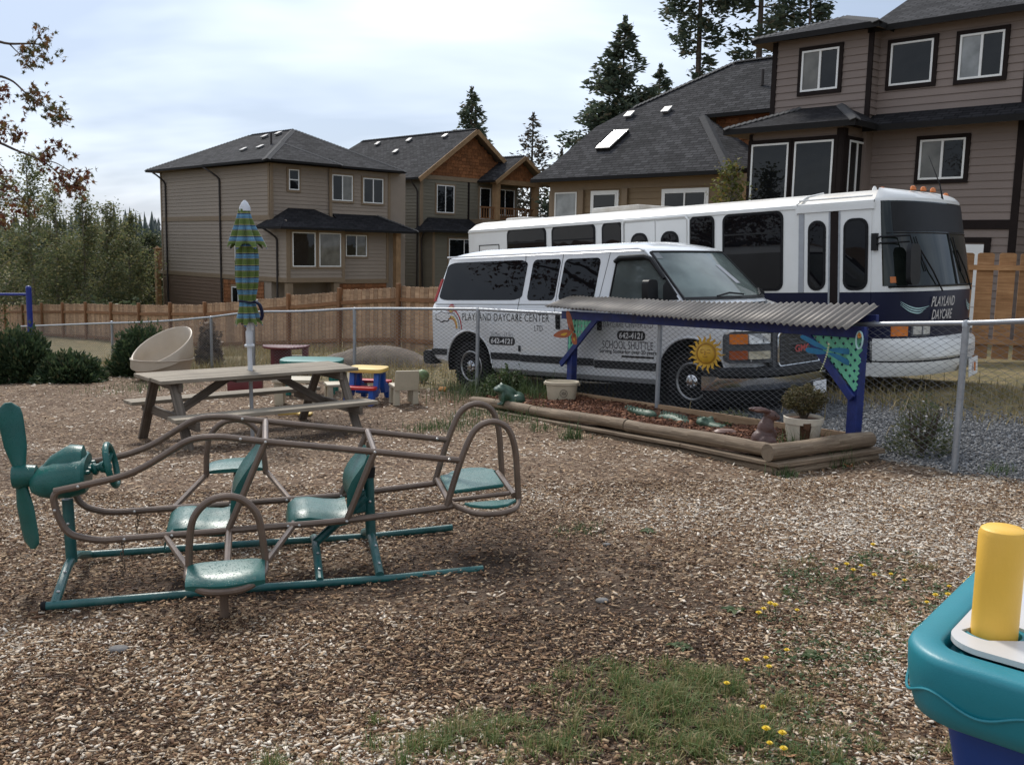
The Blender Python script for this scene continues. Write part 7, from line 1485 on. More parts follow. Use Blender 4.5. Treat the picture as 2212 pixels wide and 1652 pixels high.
# ------------------------------------------------------------------ teal play table in the near right corner
aq = thing('water_table', 'close up teal play table with a thick yellow post at lower right', 'play table', (0.70, 1.60, g(0.7, 1.6)))
Z0 = 0.94 - g(0.7, 1.6); da, db = np.array((0.62, 0.785)), np.array((0.72, -0.694))
def trail(ins, r=0.11, La=0.9, Lb=0.9):
    """rounded rectangle with its near corner at the origin, sides along da and db"""
    c = np.array((-0.040, -0.004)); pts = rrect(ins, La - ins, ins, Lb - ins, max(0.03, r - ins), 9); return [c + da * a + db * b_ for a, b_ in pts]
def lv(ins, z, r=0.11): return [(p[0], p[1], z) for p in trail(ins, r)]
mb = MB(); mb.loft([lv(0.060, Z0 - 0.122), lv(0.035, Z0 - 0.127), lv(0.018, Z0 - 0.118), lv(0.008, Z0 - 0.09), lv(0.002, Z0 - 0.05), lv(0.0, Z0 - 0.016), lv(0.003, Z0 - 0.006), lv(0.011, Z0), lv(0.052, Z0 + 0.001), lv(0.060, Z0 - 0.004), lv(0.062, Z0 - 0.03)], closed=True, cap0=True, cap1=True, smooth=True); body_ = mb.build('table_body', 'toy_teal', aq, sharp=60)
# moulded wave line on the side
ol = [np.array((*p, 0)) for p in trail(0.0)]; ol = ol[18:30]; path = []; acc = 0
full = [np.array(p) for p in trail(0.003)]; n = len(full)
for i in range(n):
    a, b_ = full[i], full[(i + 1) % n]; L_ = np.linalg.norm(b_ - a); m_ = max(1, int(L_ / 0.008))
    for k in range(m_): p = lerp(a, b_, k / m_); path.append((p[0], p[1], Z0 - 0.072 + 0.014 * math.sin((acc + L_ * k / m_) * 2 * PI / 0.17) + 0.006 * math.sin((acc + L_ * k / m_) * 2 * PI / 0.31))); 
    acc += L_
mb = MB(); mb.tube(path, 0.0028, 6, closed=True); mb.build('wave_relief', 'toy_teal', aq)
mb = MB(); mb.loft([lv(0.13, Z0 - 0.40), lv(0.115, Z0 - 0.36), lv(0.095, Z0 - 0.25), lv(0.070, Z0 - 0.123)], closed=True, cap0=True, cap1=True, smooth=True); mb.build('lower_tray', 'toy_navy', aq, sharp=60)
pc = np.array((0.862 - 0.70, 1.652 - 1.60))
hole = [(pc[0] + 0.058 * math.cos(a), pc[1] + 0.058 * math.sin(a)) for a in np.linspace(0, 2 * PI, 33)[:-1]]
outer = [np.array(p) for p in trail(0.066, 0.13)]
mb = MB(); bm_o = []     # plate with a hole for the post
ang = [math.atan2(p[1] - pc[1], p[0] - pc[0]) for p in outer]; per = sorted(zip(ang, outer), key=lambda t: t[0])
ou = [p for _, p in per]; ho = [pc + 0.058 * np.array((math.cos(a), math.sin(a))) for a, _ in per]; m_ = len(ou)
for z, flip in ((Z0 + 0.010, 0), (Z0 + 0.0, 1)):
    vs = [(p[0], p[1], z) for p in ou] + [(p[0], p[1], z) for p in ho]; fs = [(i, (i + 1) % m_, m_ + (i + 1) % m_, m_ + i) for i in range(m_)]; mb.add(vs, [f[::-1] for f in fs] if flip else fs)
mb.loft([[(p[0], p[1], Z0) for p in ou], [(p[0], p[1], Z0 + 0.010) for p in ou]], smooth=False); mb.loft([[(p[0], p[1], Z0 + 0.010) for p in ho], [(p[0], p[1], Z0) for p in ho]], smooth=False); mb.build('cover_plate', 'plate_silver', aq)
mb = MB(); mb.lathe([(0.060, Z0 - 0.02), (0.057, Z0 + 0.004), (0.045, Z0 + 0.006), (0.040, Z0 - 0.01)], (pc[0], pc[1], 0), n=32); mb.build('socket', 'toy_teal', aq)
mb = MB(); mb.lathe([(0.0385, Z0 - 0.02), (0.0385, Z0 + 0.10), (0.0392, Z0 + 0.185), (0.036, Z0 + 0.194), (0.030, Z0 + 0.198), (0.001, Z0 + 0.199)], (pc[0], pc[1], 0), n=36); mb.build('post', 'post_yellow', aq)
for a, b_ in ((0.25, 0.25), (0.65, 0.25), (0.25, 0.65), (0.65, 0.65)):
    p = da * a + db * b_; mb = MB(); mb.lathe([(0.045, 0.0), (0.04, Z0 - 0.39)], (p[0], p[1], 0), n=16); mb.build('leg', 'post_yellow', aq)
# ------------------------------------------------------------------ raised log bed
SD = np.array((-0.866, -0.5))       # from the fence towards the playground
def bp(t, s): return np.array((FP0[0] + FD[0] * t + SD[0] * s, FP0[1] + FD[1] * t + SD[1] * s))
o0 = bp(0, 0); Z_b = lambda t, s: GA * bp(t, s)[0] + GB * bp(t, s)[1]
bed = thing('raised_bed', 'raised garden bed of stacked logs and boards filled with bark', 'garden bed', (o0[0], o0[1], Z_b(0, 0)))
def B3(t, s, z): p = bp(t, s); return np.array((p[0] - o0[0], p[1] - o0[1], Z_b(t, s) - Z_b(0, 0) + z))
sink = lambda t: -0.085 * (1 - min(1, t / 4.2))
def log(a, b_, r, name='log', wav=0.006):
    mb = MB(); a, b_ = np.array(a), np.array(b_); P = [lerp(a, b_, u) + np.array((0, 0, wav * math.sin(5 * u + a[0] * 7))) for u in np.linspace(0, 1, 9)]
    mb.tube(P, [r * (1 + 0.05 * math.sin(9 * u + a[1])) for u in np.linspace(0, 1, 9)], 16); me = mb.mesh(name, 50); me.materials.append(MT['log']); me.materials.append(MT['log_end'])
    for p in me.polygons:
        if len(p.vertices) > 4: p.material_index = 1
    return link(name, me, bed)
log(B3(-0.12, 1.17, 0.165 + sink(0)), B3(1.35, 1.17, 0.165 + sink(1.35)), 0.056); log(B3(1.36, 1.17, 0.165 + sink(1.36)), B3(3.17, 1.17, 0.165 + sink(3.17)), 0.058); log(B3(3.19, 1.17, 0.166 + sink(3.2)), B3(5.12, 1.17, 0.168), 0.062)
log(B3(0.0, 1.20, 0.015 + sink(0)), B3(2.85, 1.20, 0.015 + sink(2.8)), 0.046); log(B3(2.87, 1.20, 0.015 + sink(2.9)), B3(5.24, 1.20, 0.012), 0.048)
for a, b_ in ((-0.1, 2.2), (2.21, 4.1), (4.11, 5.32)):
    mb = MB(); mb.bar(B3(a, 1.215, 0.080 + sink(a)), B3(b_, 1.215, 0.080 + sink(b_)), 0.115, 0.032); mb.build('board', 'log', bed, bevel=0.004)
log(B3(5.20, 1.28, 0.178), B3(5.20, 0.07, 0.160), 0.068); log(B3(5.24, 1.24, 0.015), B3(5.24, 0.05, 0.012), 0.05)
mb = MB(); mb.bar(B3(5.25, 1.26, 0.078), B3(5.25, 0.0, 0.070), 0.12, 0.038); mb.build('board', 'log', bed, bevel=0.004)
mb = MB(); mb.bar(B3(0.0, -0.01, 0.06), B3(5.15, -0.01, 0.09), 0.035, 0.17); mb.build('back_board', 'bed_board', bed, bevel=0.004)
mb = MB(); mb.bar(B3(-0.02, 0.0, 0.05), B3(-0.02, 1.15, 0.04), 0.035, 0.12); mb.build('end_board', 'bed_board', bed, bevel=0.004)
mb = MB(); TT_, SS_ = np.linspace(0.0, 5.16, 40), np.linspace(0.0, 1.16, 12)
mb.loft([[B3(t, s, 0.095 + sink(t) * 0.6 * s / 1.16 + 0.02 * math.sin(3 * t + 4 * s)) for s in SS_] for t in TT_], closed=False, smooth=True); mb.build('soil', 'rust', bed)
def bz(x, y): return float(BEDZ(x, y)) + 0.015

# ------------------------------------------------------------------ tin roofed shelter over the bed
sh = thing('garden_shelter', 'blue garden shelter with a long corrugated tin roof over the log bed', 'shelter', (o0[0], o0[1], Z_b(0, 0)))
for t, zt in ((0.43, 1.19), (4.98, 1.13)):
    mb = MB(); c = B3(t, 0.03, zt / 2); mb.obox(c, np.array((*FD, 0)) * 0.055, np.array((*SD, 0)) * 0.045, (0, 0, zt / 2)); mb.build('post', 'shelter_blue', sh, bevel=0.006)
mb = MB(); mb.bar(B3(0.28, 0.10, 1.145), B3(5.1, 0.10, 1.085), 0.035, 0.10); mb.build('beam', 'shelter_blue', sh, bevel=0.005); mb = MB(); mb.bar(B3(0.28, -0.04, 1.25), B3(5.1, -0.04, 1.19), 0.035, 0.09); mb.build('beam', 'shelter_blue', sh, bevel=0.005)
for a, b_ in (((0.27, 0.10, 0.50), (1.06, 0.10, 1.12)), ((5.00, 0.10, 0.50), (4.40, 0.10, 1.08))):
    mb = MB(); mb.bar(B3(*a), B3(*b_), 0.03, 0.075, (0, 0, 1)); mb.build('knee_brace', 'shelter_blue', sh, bevel=0.004)
# lattice: crossing slats cut to a triangle
def lattice(tri, ang, pitch, w, s):
    tri = [np.array(p) for p in tri]
    for fam, a in enumerate((ang, ang + PI / 2)):
        d = np.array((math.cos(a), math.sin(a))); nn = np.array((-d[1], d[0])); pr = [p @ nn for p in tri]; k = math.ceil(min(pr) / pitch)
        while k * pitch < max(pr):
            c = k * pitch; hits = []
            for i in range(3):
                p, q_ = tri[i], tri[(i + 1) % 3]; u, v = p @ nn - c, q_ @ nn - c
                if u * v < 0: hits.append(p + (q_ - p) * u / (u - v))
            if len(hits) == 2 and np.linalg.norm(hits[0] - hits[1]) > 0.03:
                mb = MB(); mb.bar(B3(hits[0][0], s + 0.004 * fam, hits[0][1]), B3(hits[1][0], s + 0.004 * fam, hits[1][1]), 0.006, w, (SD[0], SD[1], 0) if False else (0, 0, 1)) if abs(d[1]) < 0.99 else mb.bar(B3(hits[0][0], s + 0.004 * fam, hits[0][1]), B3(hits[1][0], s + 0.004 * fam, hits[1][1]), w, 0.006, (SD[0], SD[1], 0))
                mb.build('lattice_slat', 'lattice', sh)
            k += 1
lattice([(0.44, 1.12), (1.0, 1.10), (0.40, 0.60)], 0.0, 0.075, 0.042, 0.085); lattice([(4.42, 1.07), (5.06, 1.07), (5.02, 0.56)], PI / 4, 0.066, 0.040, 0.085)
mb = MB(); nT, nS = 62 * 8, 3; rows = []
for i in range(nT + 1):
    t = lerp(0.18, 5.08, i / nT); u = i / nT; w = 0.0115 * (1 + 0.22 * math.sin(31 * u) * math.sin(17 * u + 1)) * math.sin(2 * PI * 62 * u + 0.25 * math.sin(23 * u)); zf, zb_ = lerp(1.255, 1.125, u), lerp(1.372, 1.315, u)
    sag = -0.012 * math.sin(PI * u) + 0.006 * math.sin(9 * u) + 0.004 * math.sin(41 * u)
    rows.append([B3(t, s, lerp(zf, zb_, k) + w + sag) for k, s in ((0, 0.31), (0.5, 0.12), (1, -0.07))])
mb.loft(rows, closed=False, smooth=True)
o = mb.build('tin_roof', 'tin', sh); md = o.modifiers.new('solid', 'SOLIDIFY'); md.thickness = 0.003; md.offset = -1
mb = MB()
for t in (0.6, 1.7, 2.8, 3.9, 4.8): mb.lathe([(0.010, 0), (0.008, 0.006), (0.002, 0.008)], B3(t, 0.10, 1.29 - 0.02 * t), n=8)
mb.build('roof_screw', 'bolt', sh)

# ------------------------------------------------------------------ ornaments hung on fence and shelter
def onbed(name, label, cat, t, s, z, rz_extra=0.0, up=0.0):
    p = bp(t, s); return thing(name, label, cat, (p[0], p[1], Z_b(t, s) + z), math.atan2(FD[1], FD[0]) + rz_extra)    # local x along the fence, -y towards us... (y = away)
so = onbed('sun_plaque', 'yellow metal sun with a face hung on the wire fence before the van', 'ornament', 3.02, 0.06, 0.79, 0.45)
mb = MB()
for k in range(18):
    a = 2 * PI * k / 18; L_ = 0.215 if k % 2 == 0 else 0.185; w0 = 0.022; d = np.array((math.cos(a), 0, math.sin(a))); n_ = np.array((-math.sin(a), 0, math.cos(a)))
    c_ = [d * 0.10, d * 0.135 + n_ * 0.010, d * 0.165 - n_ * 0.008, d * L_ + n_ * 0.006]; ws_ = [w0, 0.018, 0.011, 0.0015]
    le = [p + n_ * w for p, w in zip(c_, ws_)]; ri = [p - n_ * w for p, w in zip(c_, ws_)]; mb.prism(le + ri[::-1], (0, 0.006, 0))
mb.build('rays', 'sun_yellow', so)
mb = MB(); mb.lathe([(0.112, 0.0), (0.112, 0.012), (0.100, 0.018), (0.095, 0.012)], (0, 0.006, 0), (0, -1, 0), n=32); mb.build('rim', 'sun_gold', so); mb = MB(); mb.lathe([(0.096, 0.010), (0.08, 0.024), (0.04, 0.034), (0.001, 0.037)], (0, 0.006, 0), (0, -1, 0), n=32); fo = mb.build('face', 'sun_yellow', so)
mb = MB()
for x in (-0.035, 0.035): mb.tube([(x + 0.02 * math.cos(a), -0.026 - 0.003, 0.018 + 0.010 * math.sin(a)) for a in np.linspace(PI * 1.1, PI * 1.9, 7)], 0.004, 5); mb.tube([(x + 0.026 * math.cos(a), -0.026, 0.028 + 0.014 * math.sin(a)) for a in np.linspace(PI * 0.2, PI * 0.8, 7)], 0.0035, 5)
mb.tube([(0.0, -0.036, 0.03), (0.004, -0.044, -0.008), (-0.006, -0.038, -0.012)], 0.005, 5); mb.tube([(0.026 * math.cos(a), -0.030, -0.026 + 0.010 * math.sin(a)) for a in np.linspace(PI * 1.05, PI * 1.95, 8)], 0.004, 5); mb.build('features', 'sun_gold', fo)
bf = onbed('butterfly_ornament', 'orange butterfly ornament on the left lattice of the shelter', 'ornament', 0.66, 0.20, 0.93, 0.9); bf.rotation_euler[1] = 0.35
def wing(name, pts, mat, par, th=0.006, y=0.0): mb = MB(); mb.prism([(p[0], y, p[2]) for p in spline([(x, 0, z) for x, z in pts], 4, closed=True)], (0, th, 0)); return mb.build(name, mat, par)
wu = [(0.0, 0.02), (-0.03, 0.10), (-0.10, 0.20), (-0.17, 0.25), (-0.15, 0.16), (-0.08, 0.05)]
wing('wing', [(0.02, 0.03), (-0.03, 0.12), (-0.12, 0.23), (-0.16, 0.22), (-0.10, 0.10), (-0.03, 0.02)], 'butterfly', bf, y=-0.012)
w1 = wing('wing', [(0.0, 0.0), (-0.07, 0.02), (-0.16, -0.04), (-0.20, -0.12), (-0.11, -0.11), (-0.03, -0.07)], 'butterfly', bf, y=-0.02); w2 = wing('wing', [(0.01, 0.0), (0.05, 0.01), (0.09, -0.05), (0.11, -0.11), (0.06, -0.12), (0.02, -0.06)], 'butterfly', bf, y=-0.02)
wing('wing_spot', [(-0.05, -0.02), (-0.10, -0.045), (-0.12, -0.075), (-0.07, -0.065)], 'sun_yellow', w1, 0.004, -0.025); wing('wing_spot', [(0.035, -0.02), (0.065, -0.05), (0.07, -0.085), (0.045, -0.06)], 'sun_yellow', w2, 0.004, -0.025)
mb = MB(); mb.tube(spline([(-0.07, -0.02, 0.10), (-0.03, -0.03, 0.05), (0.02, -0.035, 0.0), (0.05, -0.03, -0.05)], 4), [0.006, 0.009, 0.012, 0.014, 0.015, 0.015, 0.014, 0.013, 0.012, 0.010, 0.008, 0.006, 0.003], 8); mb.build('body', 'butterfly', bf)
df = onbed('dragonfly_ornament', 'blue winged dragonfly ornament on the right lattice of the shelter', 'ornament', 4.80, 0.22, 0.90, 0.85)
for i_, (sx, z0, L_, dz) in enumerate(((-1, 0.03, 0.24, 0.10), (-1, 0.0, 0.19, 0.02), (1, 0.03, 0.22, -0.01), (1, 0.0, 0.20, -0.075))):
    wing('wing', [(0, z0), (sx * L_ * 0.4, z0 + 0.025 + dz * 0.4), (sx * L_ * 0.9, z0 + 0.02 + dz), (sx * L_, z0 + dz), (sx * L_ * 0.85, z0 - 0.025 + dz), (sx * L_ * 0.4, z0 - 0.022 + dz * 0.4)], 'blue_wing', df, 0.004, -0.004 * i_)
mb = MB()
for k in range(11): mb.lathe([(0.001, -0.009), (0.009 - 0.0003 * k, -0.004), (0.009 - 0.0003 * k, 0.004), (0.001, 0.009)], (-0.0028 * k * k * 0.12 - 0.002 * k, -0.02, 0.05 - 0.021 * k), (0.15, 0, 1), n=10)
mb.lathe([(0.001, -0.014), (0.013, 0.0), (0.001, 0.014)], (0.002, -0.02, 0.078), n=10); mb.build('body', 'pale_body', df)
hk = onbed('hanging_ornament', 'small pale blue ornament with orange flower on the right blue post', 'ornament', 5.06, 0.12, 0.97)
mb = MB(); mb.tube([(0.035 * math.cos(a), -0.01, 0.05 + 0.075 * math.sin(a)) for a in np.linspace(0, 2 * PI, 20)[:-1]], 0.008, 6, closed=True); mb.build('ring', 'print_aqua', hk); mb = MB()
for k in range(6): mb.lathe([(0.001, -0.004), (0.011, 0.0), (0.001, 0.006)], (0.015 * math.cos(k * PI / 3), -0.014, 0.09 + 0.015 * math.sin(k * PI / 3)), (0, -1, 0), n=8)
mb.build('flower', 'print_orange', hk)
# ------------------------------------------------------------------ figures and pots standing in the bed
def stand(o, x, y, rz, z=None): o.location = (x, y, bz(x, y) if z is None else z); o.rotation_euler = (0, 0, rz); return o
fr_ = blob('frog', [((0.0, 0, 0.09), (0.17, 0.12, 0.085), Ry(0.42)), ((0.11, 0, 0.06), (0.11, 0.12, 0.065)), ((-0.10, 0, 0.145), (0.10, 0.105, 0.055)), ((-0.17, 0, 0.142), (0.055, 0.08, 0.032)), ((-0.06, 0, 0.07), (0.09, 0.10, 0.07)), ((-0.105, 0.05, 0.185), (0.028, 0.024, 0.026)), ((-0.105, -0.05, 0.185), (0.028, 0.024, 0.026)), ((0.11, -0.11, 0.055), (0.10, 0.045, 0.055)), ((0.11, 0.11, 0.055), (0.10, 0.045, 0.055)), ((0.02, -0.13, 0.02), (0.08, 0.035, 0.018)), ((0.02, 0.13, 0.02), (0.08, 0.035, 0.018)), ((-0.10, -0.09, 0.06), (0.03, 0.028, 0.075)), ((-0.10, 0.09, 0.06), (0.03, 0.028, 0.075)), ((-0.135, -0.10, 0.012), (0.05, 0.035, 0.014)), ((-0.135, 0.10, 0.012), (0.05, 0.035, 0.014))], 'frog', voxel=0.011, smooth_it=3)
fr_.scale = (0.88, 1.2, 1.2); stand(fr_, -0.03, 11.72, 0.1); tag(fr_, 'dark green frog statue sitting on the left end of the log bed', 'statue')
rb = blob('rabbit', [((0.0, 0, 0.075), (0.085, 0.075, 0.08)), ((0.015, 0, 0.15), (0.06, 0.058, 0.08), Ry(0.15)), ((0.05, 0, 0.245), (0.055, 0.042, 0.040), Ry(0.25)), ((0.09, 0, 0.232), (0.030, 0.028, 0.024)), ((0.028, 0, 0.20), (0.045, 0.042, 0.05)), ((-0.035, -0.028, 0.288), (0.075, 0.017, 0.020), Ry(0.12)), ((-0.035, 0.028, 0.285), (0.075, 0.017, 0.020), Ry(0.05)), ((0.01, -0.065, 0.06), (0.068, 0.035, 0.058)), ((0.01, 0.065, 0.06), (0.068, 0.035, 0.058)), ((0.07, -0.04, 0.015), (0.05, 0.022, 0.017)), ((0.07, 0.04, 0.015), (0.05, 0.022, 0.017)), ((0.072, -0.022, 0.125), (0.018, 0.016, 0.045), Ry(-0.4)), ((0.072, 0.022, 0.125), (0.018, 0.016, 0.045), Ry(-0.4)), ((-0.085, 0, 0.035), (0.028, 0.028, 0.028))], 'rabbit', voxel=0.007, smooth_it=2)
stand(rb, 2.11, 8.03, 0.15, bz(2.11, 8.03) + 0.03); rb.scale = (1.18,) * 3; tag(rb, 'brown chocolate coloured rabbit statue at the front corner of the log bed', 'statue')
for y in (-0.036, 0.036):
    mb = MB(); mb.lathe([(0.001, -0.006), (0.006, 0), (0.001, 0.005)], (0.068, y, 0.252), (0, 1, 0), n=8); mb.build('eye', 'black', rb)
mb = MB(); mb.prism([(-0.095, -0.047, 0.292), (-0.06, -0.047, 0.300), (-0.01, -0.046, 0.292), (-0.06, -0.047, 0.284)], (0, 0.006, 0)); mb.build('inner_ear', 'rabbit_ear', rb)
cr_ = thing('crocodile', 'green crocodile ornament in three pieces half sunk in the bark', 'statue', (1.42, 10.45, bz(1.42, 10.45)), math.atan2(FD[1], FD[0]))
def scute(par, x0, x1, y0, z0, n, r):
    mb = MB()
    for k in range(n):
        for s_ in (-1, 0, 1):
            x = lerp(x0, x1, k / (n - 1)); mb.lathe([(r, -0.006), (r * 0.6, r * 0.9), (0.001, r * 1.4)], (x, y0 + s_ * 0.030, z0 - abs(s_) * 0.010), n=5)
    mb.build('scute', 'croc', par)
for nm, cx_, cy_, prt in (('tail', 0.0, 0.0, [((0, 0, 0.01), (0.20, 0.055, 0.045)), ((-0.17, 0.02, 0.005), (0.14, 0.03, 0.03)), ((0.12, 0, 0.015), (0.11, 0.065, 0.05))]), ('back', 0.52, 0.02, [((0, 0, 0.012), (0.20, 0.08, 0.055)), ((-0.12, 0, 0.005), (0.12, 0.065, 0.045)), ((0.14, -0.01, 0.005), (0.10, 0.07, 0.045))]), ('head', 1.02, 0.06, [((-0.06, 0, 0.02), (0.11, 0.085, 0.055)), ((0.08, 0, 0.008), (0.13, 0.06, 0.035)), ((0.18, 0, 0.005), (0.055, 0.045, 0.03)), ((-0.03, -0.045, 0.065), (0.03, 0.022, 0.025)), ((-0.03, 0.045, 0.065), (0.03, 0.022, 0.025)), ((0.19, -0.02, 0.03), (0.018, 0.014, 0.012)), ((0.19, 0.02, 0.03), (0.018, 0.014, 0.012))])):
    o = blob(nm, prt, 'croc', cr_, voxel=0.009, smooth_it=2); p_ = bp(0, 0); wx = 1.42 + FD[0] * cx_; wy = 10.45 + FD[1] * cx_; o.location = (cx_, cy_, bz(wx, wy) - bz(1.42, 10.45) + 0.012)
    if nm != 'head': scute(o, -0.26 if nm == 'tail' else -0.18, 0.16, 0.0, 0.048 if nm == 'tail' else 0.062, 8, 0.013)
    else: scute(o, -0.14, -0.06, 0.0, 0.062, 3, 0.012)
bk = thing('bucket', 'cream oblong plastic bucket standing on the bark by the left blue post', 'bucket', (0.62, 11.98, bz(0.62, 11.98)), -0.1)
el_ = lambda a, b_, z, n=36: [(a * math.copysign(abs(math.cos(t)) ** 0.7, math.cos(t)), b_ * math.copysign(abs(math.sin(t)) ** 0.7, math.sin(t)), z) for t in np.linspace(0, 2 * PI, n + 1)[:-1]]
mb = MB(); mb.loft([el_(0.165, 0.115, 0), el_(0.175, 0.125, 0.03), el_(0.195, 0.145, 0.195), el_(0.212, 0.160, 0.20), el_(0.214, 0.162, 0.232), el_(0.205, 0.153, 0.236), el_(0.19, 0.14, 0.22), el_(0.165, 0.115, 0.02)], closed=True, cap0=True, cap1=True, smooth=True); mb.build('tub', 'bucket', bk, sharp=40)
mb = MB(); mb.tube([(0.045 * math.cos(a) + 0.03, -0.1415, 0.10 + 0.045 * math.sin(a)) for a in np.linspace(0, 2 * PI, 28)[:-1]], 0.0028, 5, closed=True)
for dx, dz in ((-0.018, 0.012), (0, 0.014), (0.018, 0.012), (-0.016, -0.008), (0.004, -0.010), (0.02, -0.006)): mb.box(0.03 + dx - 0.005, 0.03 + dx + 0.005, -0.1435, -0.138, 0.10 + dz - 0.006, 0.10 + dz + 0.006)
mb.build('round_mark', 'print_black', bk); mb = MB()
for sx in (-1, 1): mb.lathe([(0.022, 0), (0.018, 0.02)], (sx * 0.205, 0, 0.20), (sx, 0, 0), n=10)
mb.build('handle_lug', 'bucket', bk)
pn = thing('planter', 'broken white bucket planter with a rusty hole and a shrub in it', 'planter', (2.56, 8.42, bz(2.56, 8.42)), 0.0)
prf = [(0.125, 0.0), (0.13, 0.02), (0.158, 0.19), (0.168, 0.192), (0.172, 0.245), (0.166, 0.25), (0.158, 0.24), (0.12, 0.03)]
nA = 40; vs = [(r * math.cos(2 * PI * k / nA), r * math.sin(2 * PI * k / nA), z) for r, z in prf for k in range(nA)]; fs, mi = [], []
mb = MB(); mb.add(vs, [(i * nA + k, i * nA + (k + 1) % nA, (i + 1) * nA + (k + 1) % nA, (i + 1) * nA + k) for i in range(len(prf) - 1) for k in range(nA) if not (i in (1, 6) and 27 <= k <= 30)], 0, True); mb.add([(0.118 * math.cos(2 * PI * k / nA), 0.118 * math.sin(2 * PI * k / nA), 0.03) for k in range(nA)], [tuple(range(nA))]); mb.build('pot', 'white_pot', pn, sharp=50)
mb = MB(); mb.lathe([(0.112, 0.03), (0.145, 0.20), (0.150, 0.228), (0.001, 0.236)], n=32); mb.build('soil', 'rust', pn)
mb = MB(); mb.prism([((r_ + 0.004) * math.cos(a), (r_ + 0.004) * math.sin(a), z) for a, r_, z in ((4.42, 0.170, 0.21), (4.80, 0.171, 0.215), (4.78, 0.160, 0.16), (4.66, 0.158, 0.15), (4.45, 0.160, 0.165))], (0, 0.01, 0)); mb.build('rust_patch', 'rust', pn)
MT['potshrub'] = leafmat('potted_shrub', [(0.0, (0.045, 0.042, 0.018)), (0.4, (0.085, 0.075, 0.030)), (0.8, (0.135, 0.115, 0.045)), (1.0, (0.16, 0.10, 0.05))], 0.25)
n = 4200; a = nrg.normal(0, 1, (n, 3)); a /= np.linalg.norm(a, axis=1)[:, None]; rr = nrg.uniform(0.35, 1.0, n) ** 0.6; C = np.stack([a[:, 0] * 0.20 * rr, a[:, 1] * 0.18 * rr, 0.40 + a[:, 2] * 0.13 * rr + 0.02 * np.sin(9 * a[:, 0])], 1)
v, f = leaf_cloud(C, 0.014, 1.2, 0.3); npmesh('foliage', v, f, 'potshrub', pn)
mb = MB()
for k in range(16): d = np.array((math.cos(k * 2.4), math.sin(k * 2.4), 0)); mb.tube([(0.02 * d[0], 0.02 * d[1], 0.22), (0.06 * d[0], 0.06 * d[1], 0.32), (0.15 * d[0] * (0.5 + (k % 3) / 3), 0.15 * d[1] * (0.5 + (k % 3) / 3), 0.46)], [0.006, 0.004, 0.002], 5)
mb.build('twig', 'bark', pn)
mb = MB(); mb.lathe([(0.001, 0.0), (0.07, 0.01), (0.085, 0.035), (0.06, 0.06), (0.001, 0.068)], n=20); o = mb.build('shell_ornament', 'rabbit_ear'); o.location = (2.02, 9.05, bz(2.02, 9.05)); o.scale = (1.3, 0.8, 0.8); tag(o, 'flat pinkish brown shell lying at the back of the bed left of the planter', 'ornament')
# ------------------------------------------------------------------ conifers
MT['needle'] = leafmat('conifer_needles', [(0.0, (0.044, 0.062, 0.046)), (0.5, (0.072, 0.098, 0.064)), (0.85, (0.110, 0.130, 0.078)), (1.0, (0.16, 0.125, 0.08))], 0.4)
MT['needle_brown'] = leafmat('spruce_needles', [(0.0, (0.040, 0.044, 0.034)), (0.5, (0.070, 0.066, 0.046)), (0.85, (0.11, 0.085, 0.055)), (1.0, (0.17, 0.115, 0.07))], 0.3)
def needles(C, D, size):
    """spiky clumps: two narrow crossed blades per point, along D"""
    n = len(C); s = size[:, None]; up = nrg.normal(0, 1, (n, 3)); sd = np.cross(D, up); sd /= np.linalg.norm(sd, axis=1)[:, None] + 1e-9
    v = np.stack([C - D * s * 0.5, C + sd * s * 0.30, C + D * s * 0.9, C - sd * s * 0.30], 1).reshape(-1, 3); return v, np.arange(n * 4).reshape(-1, 4)
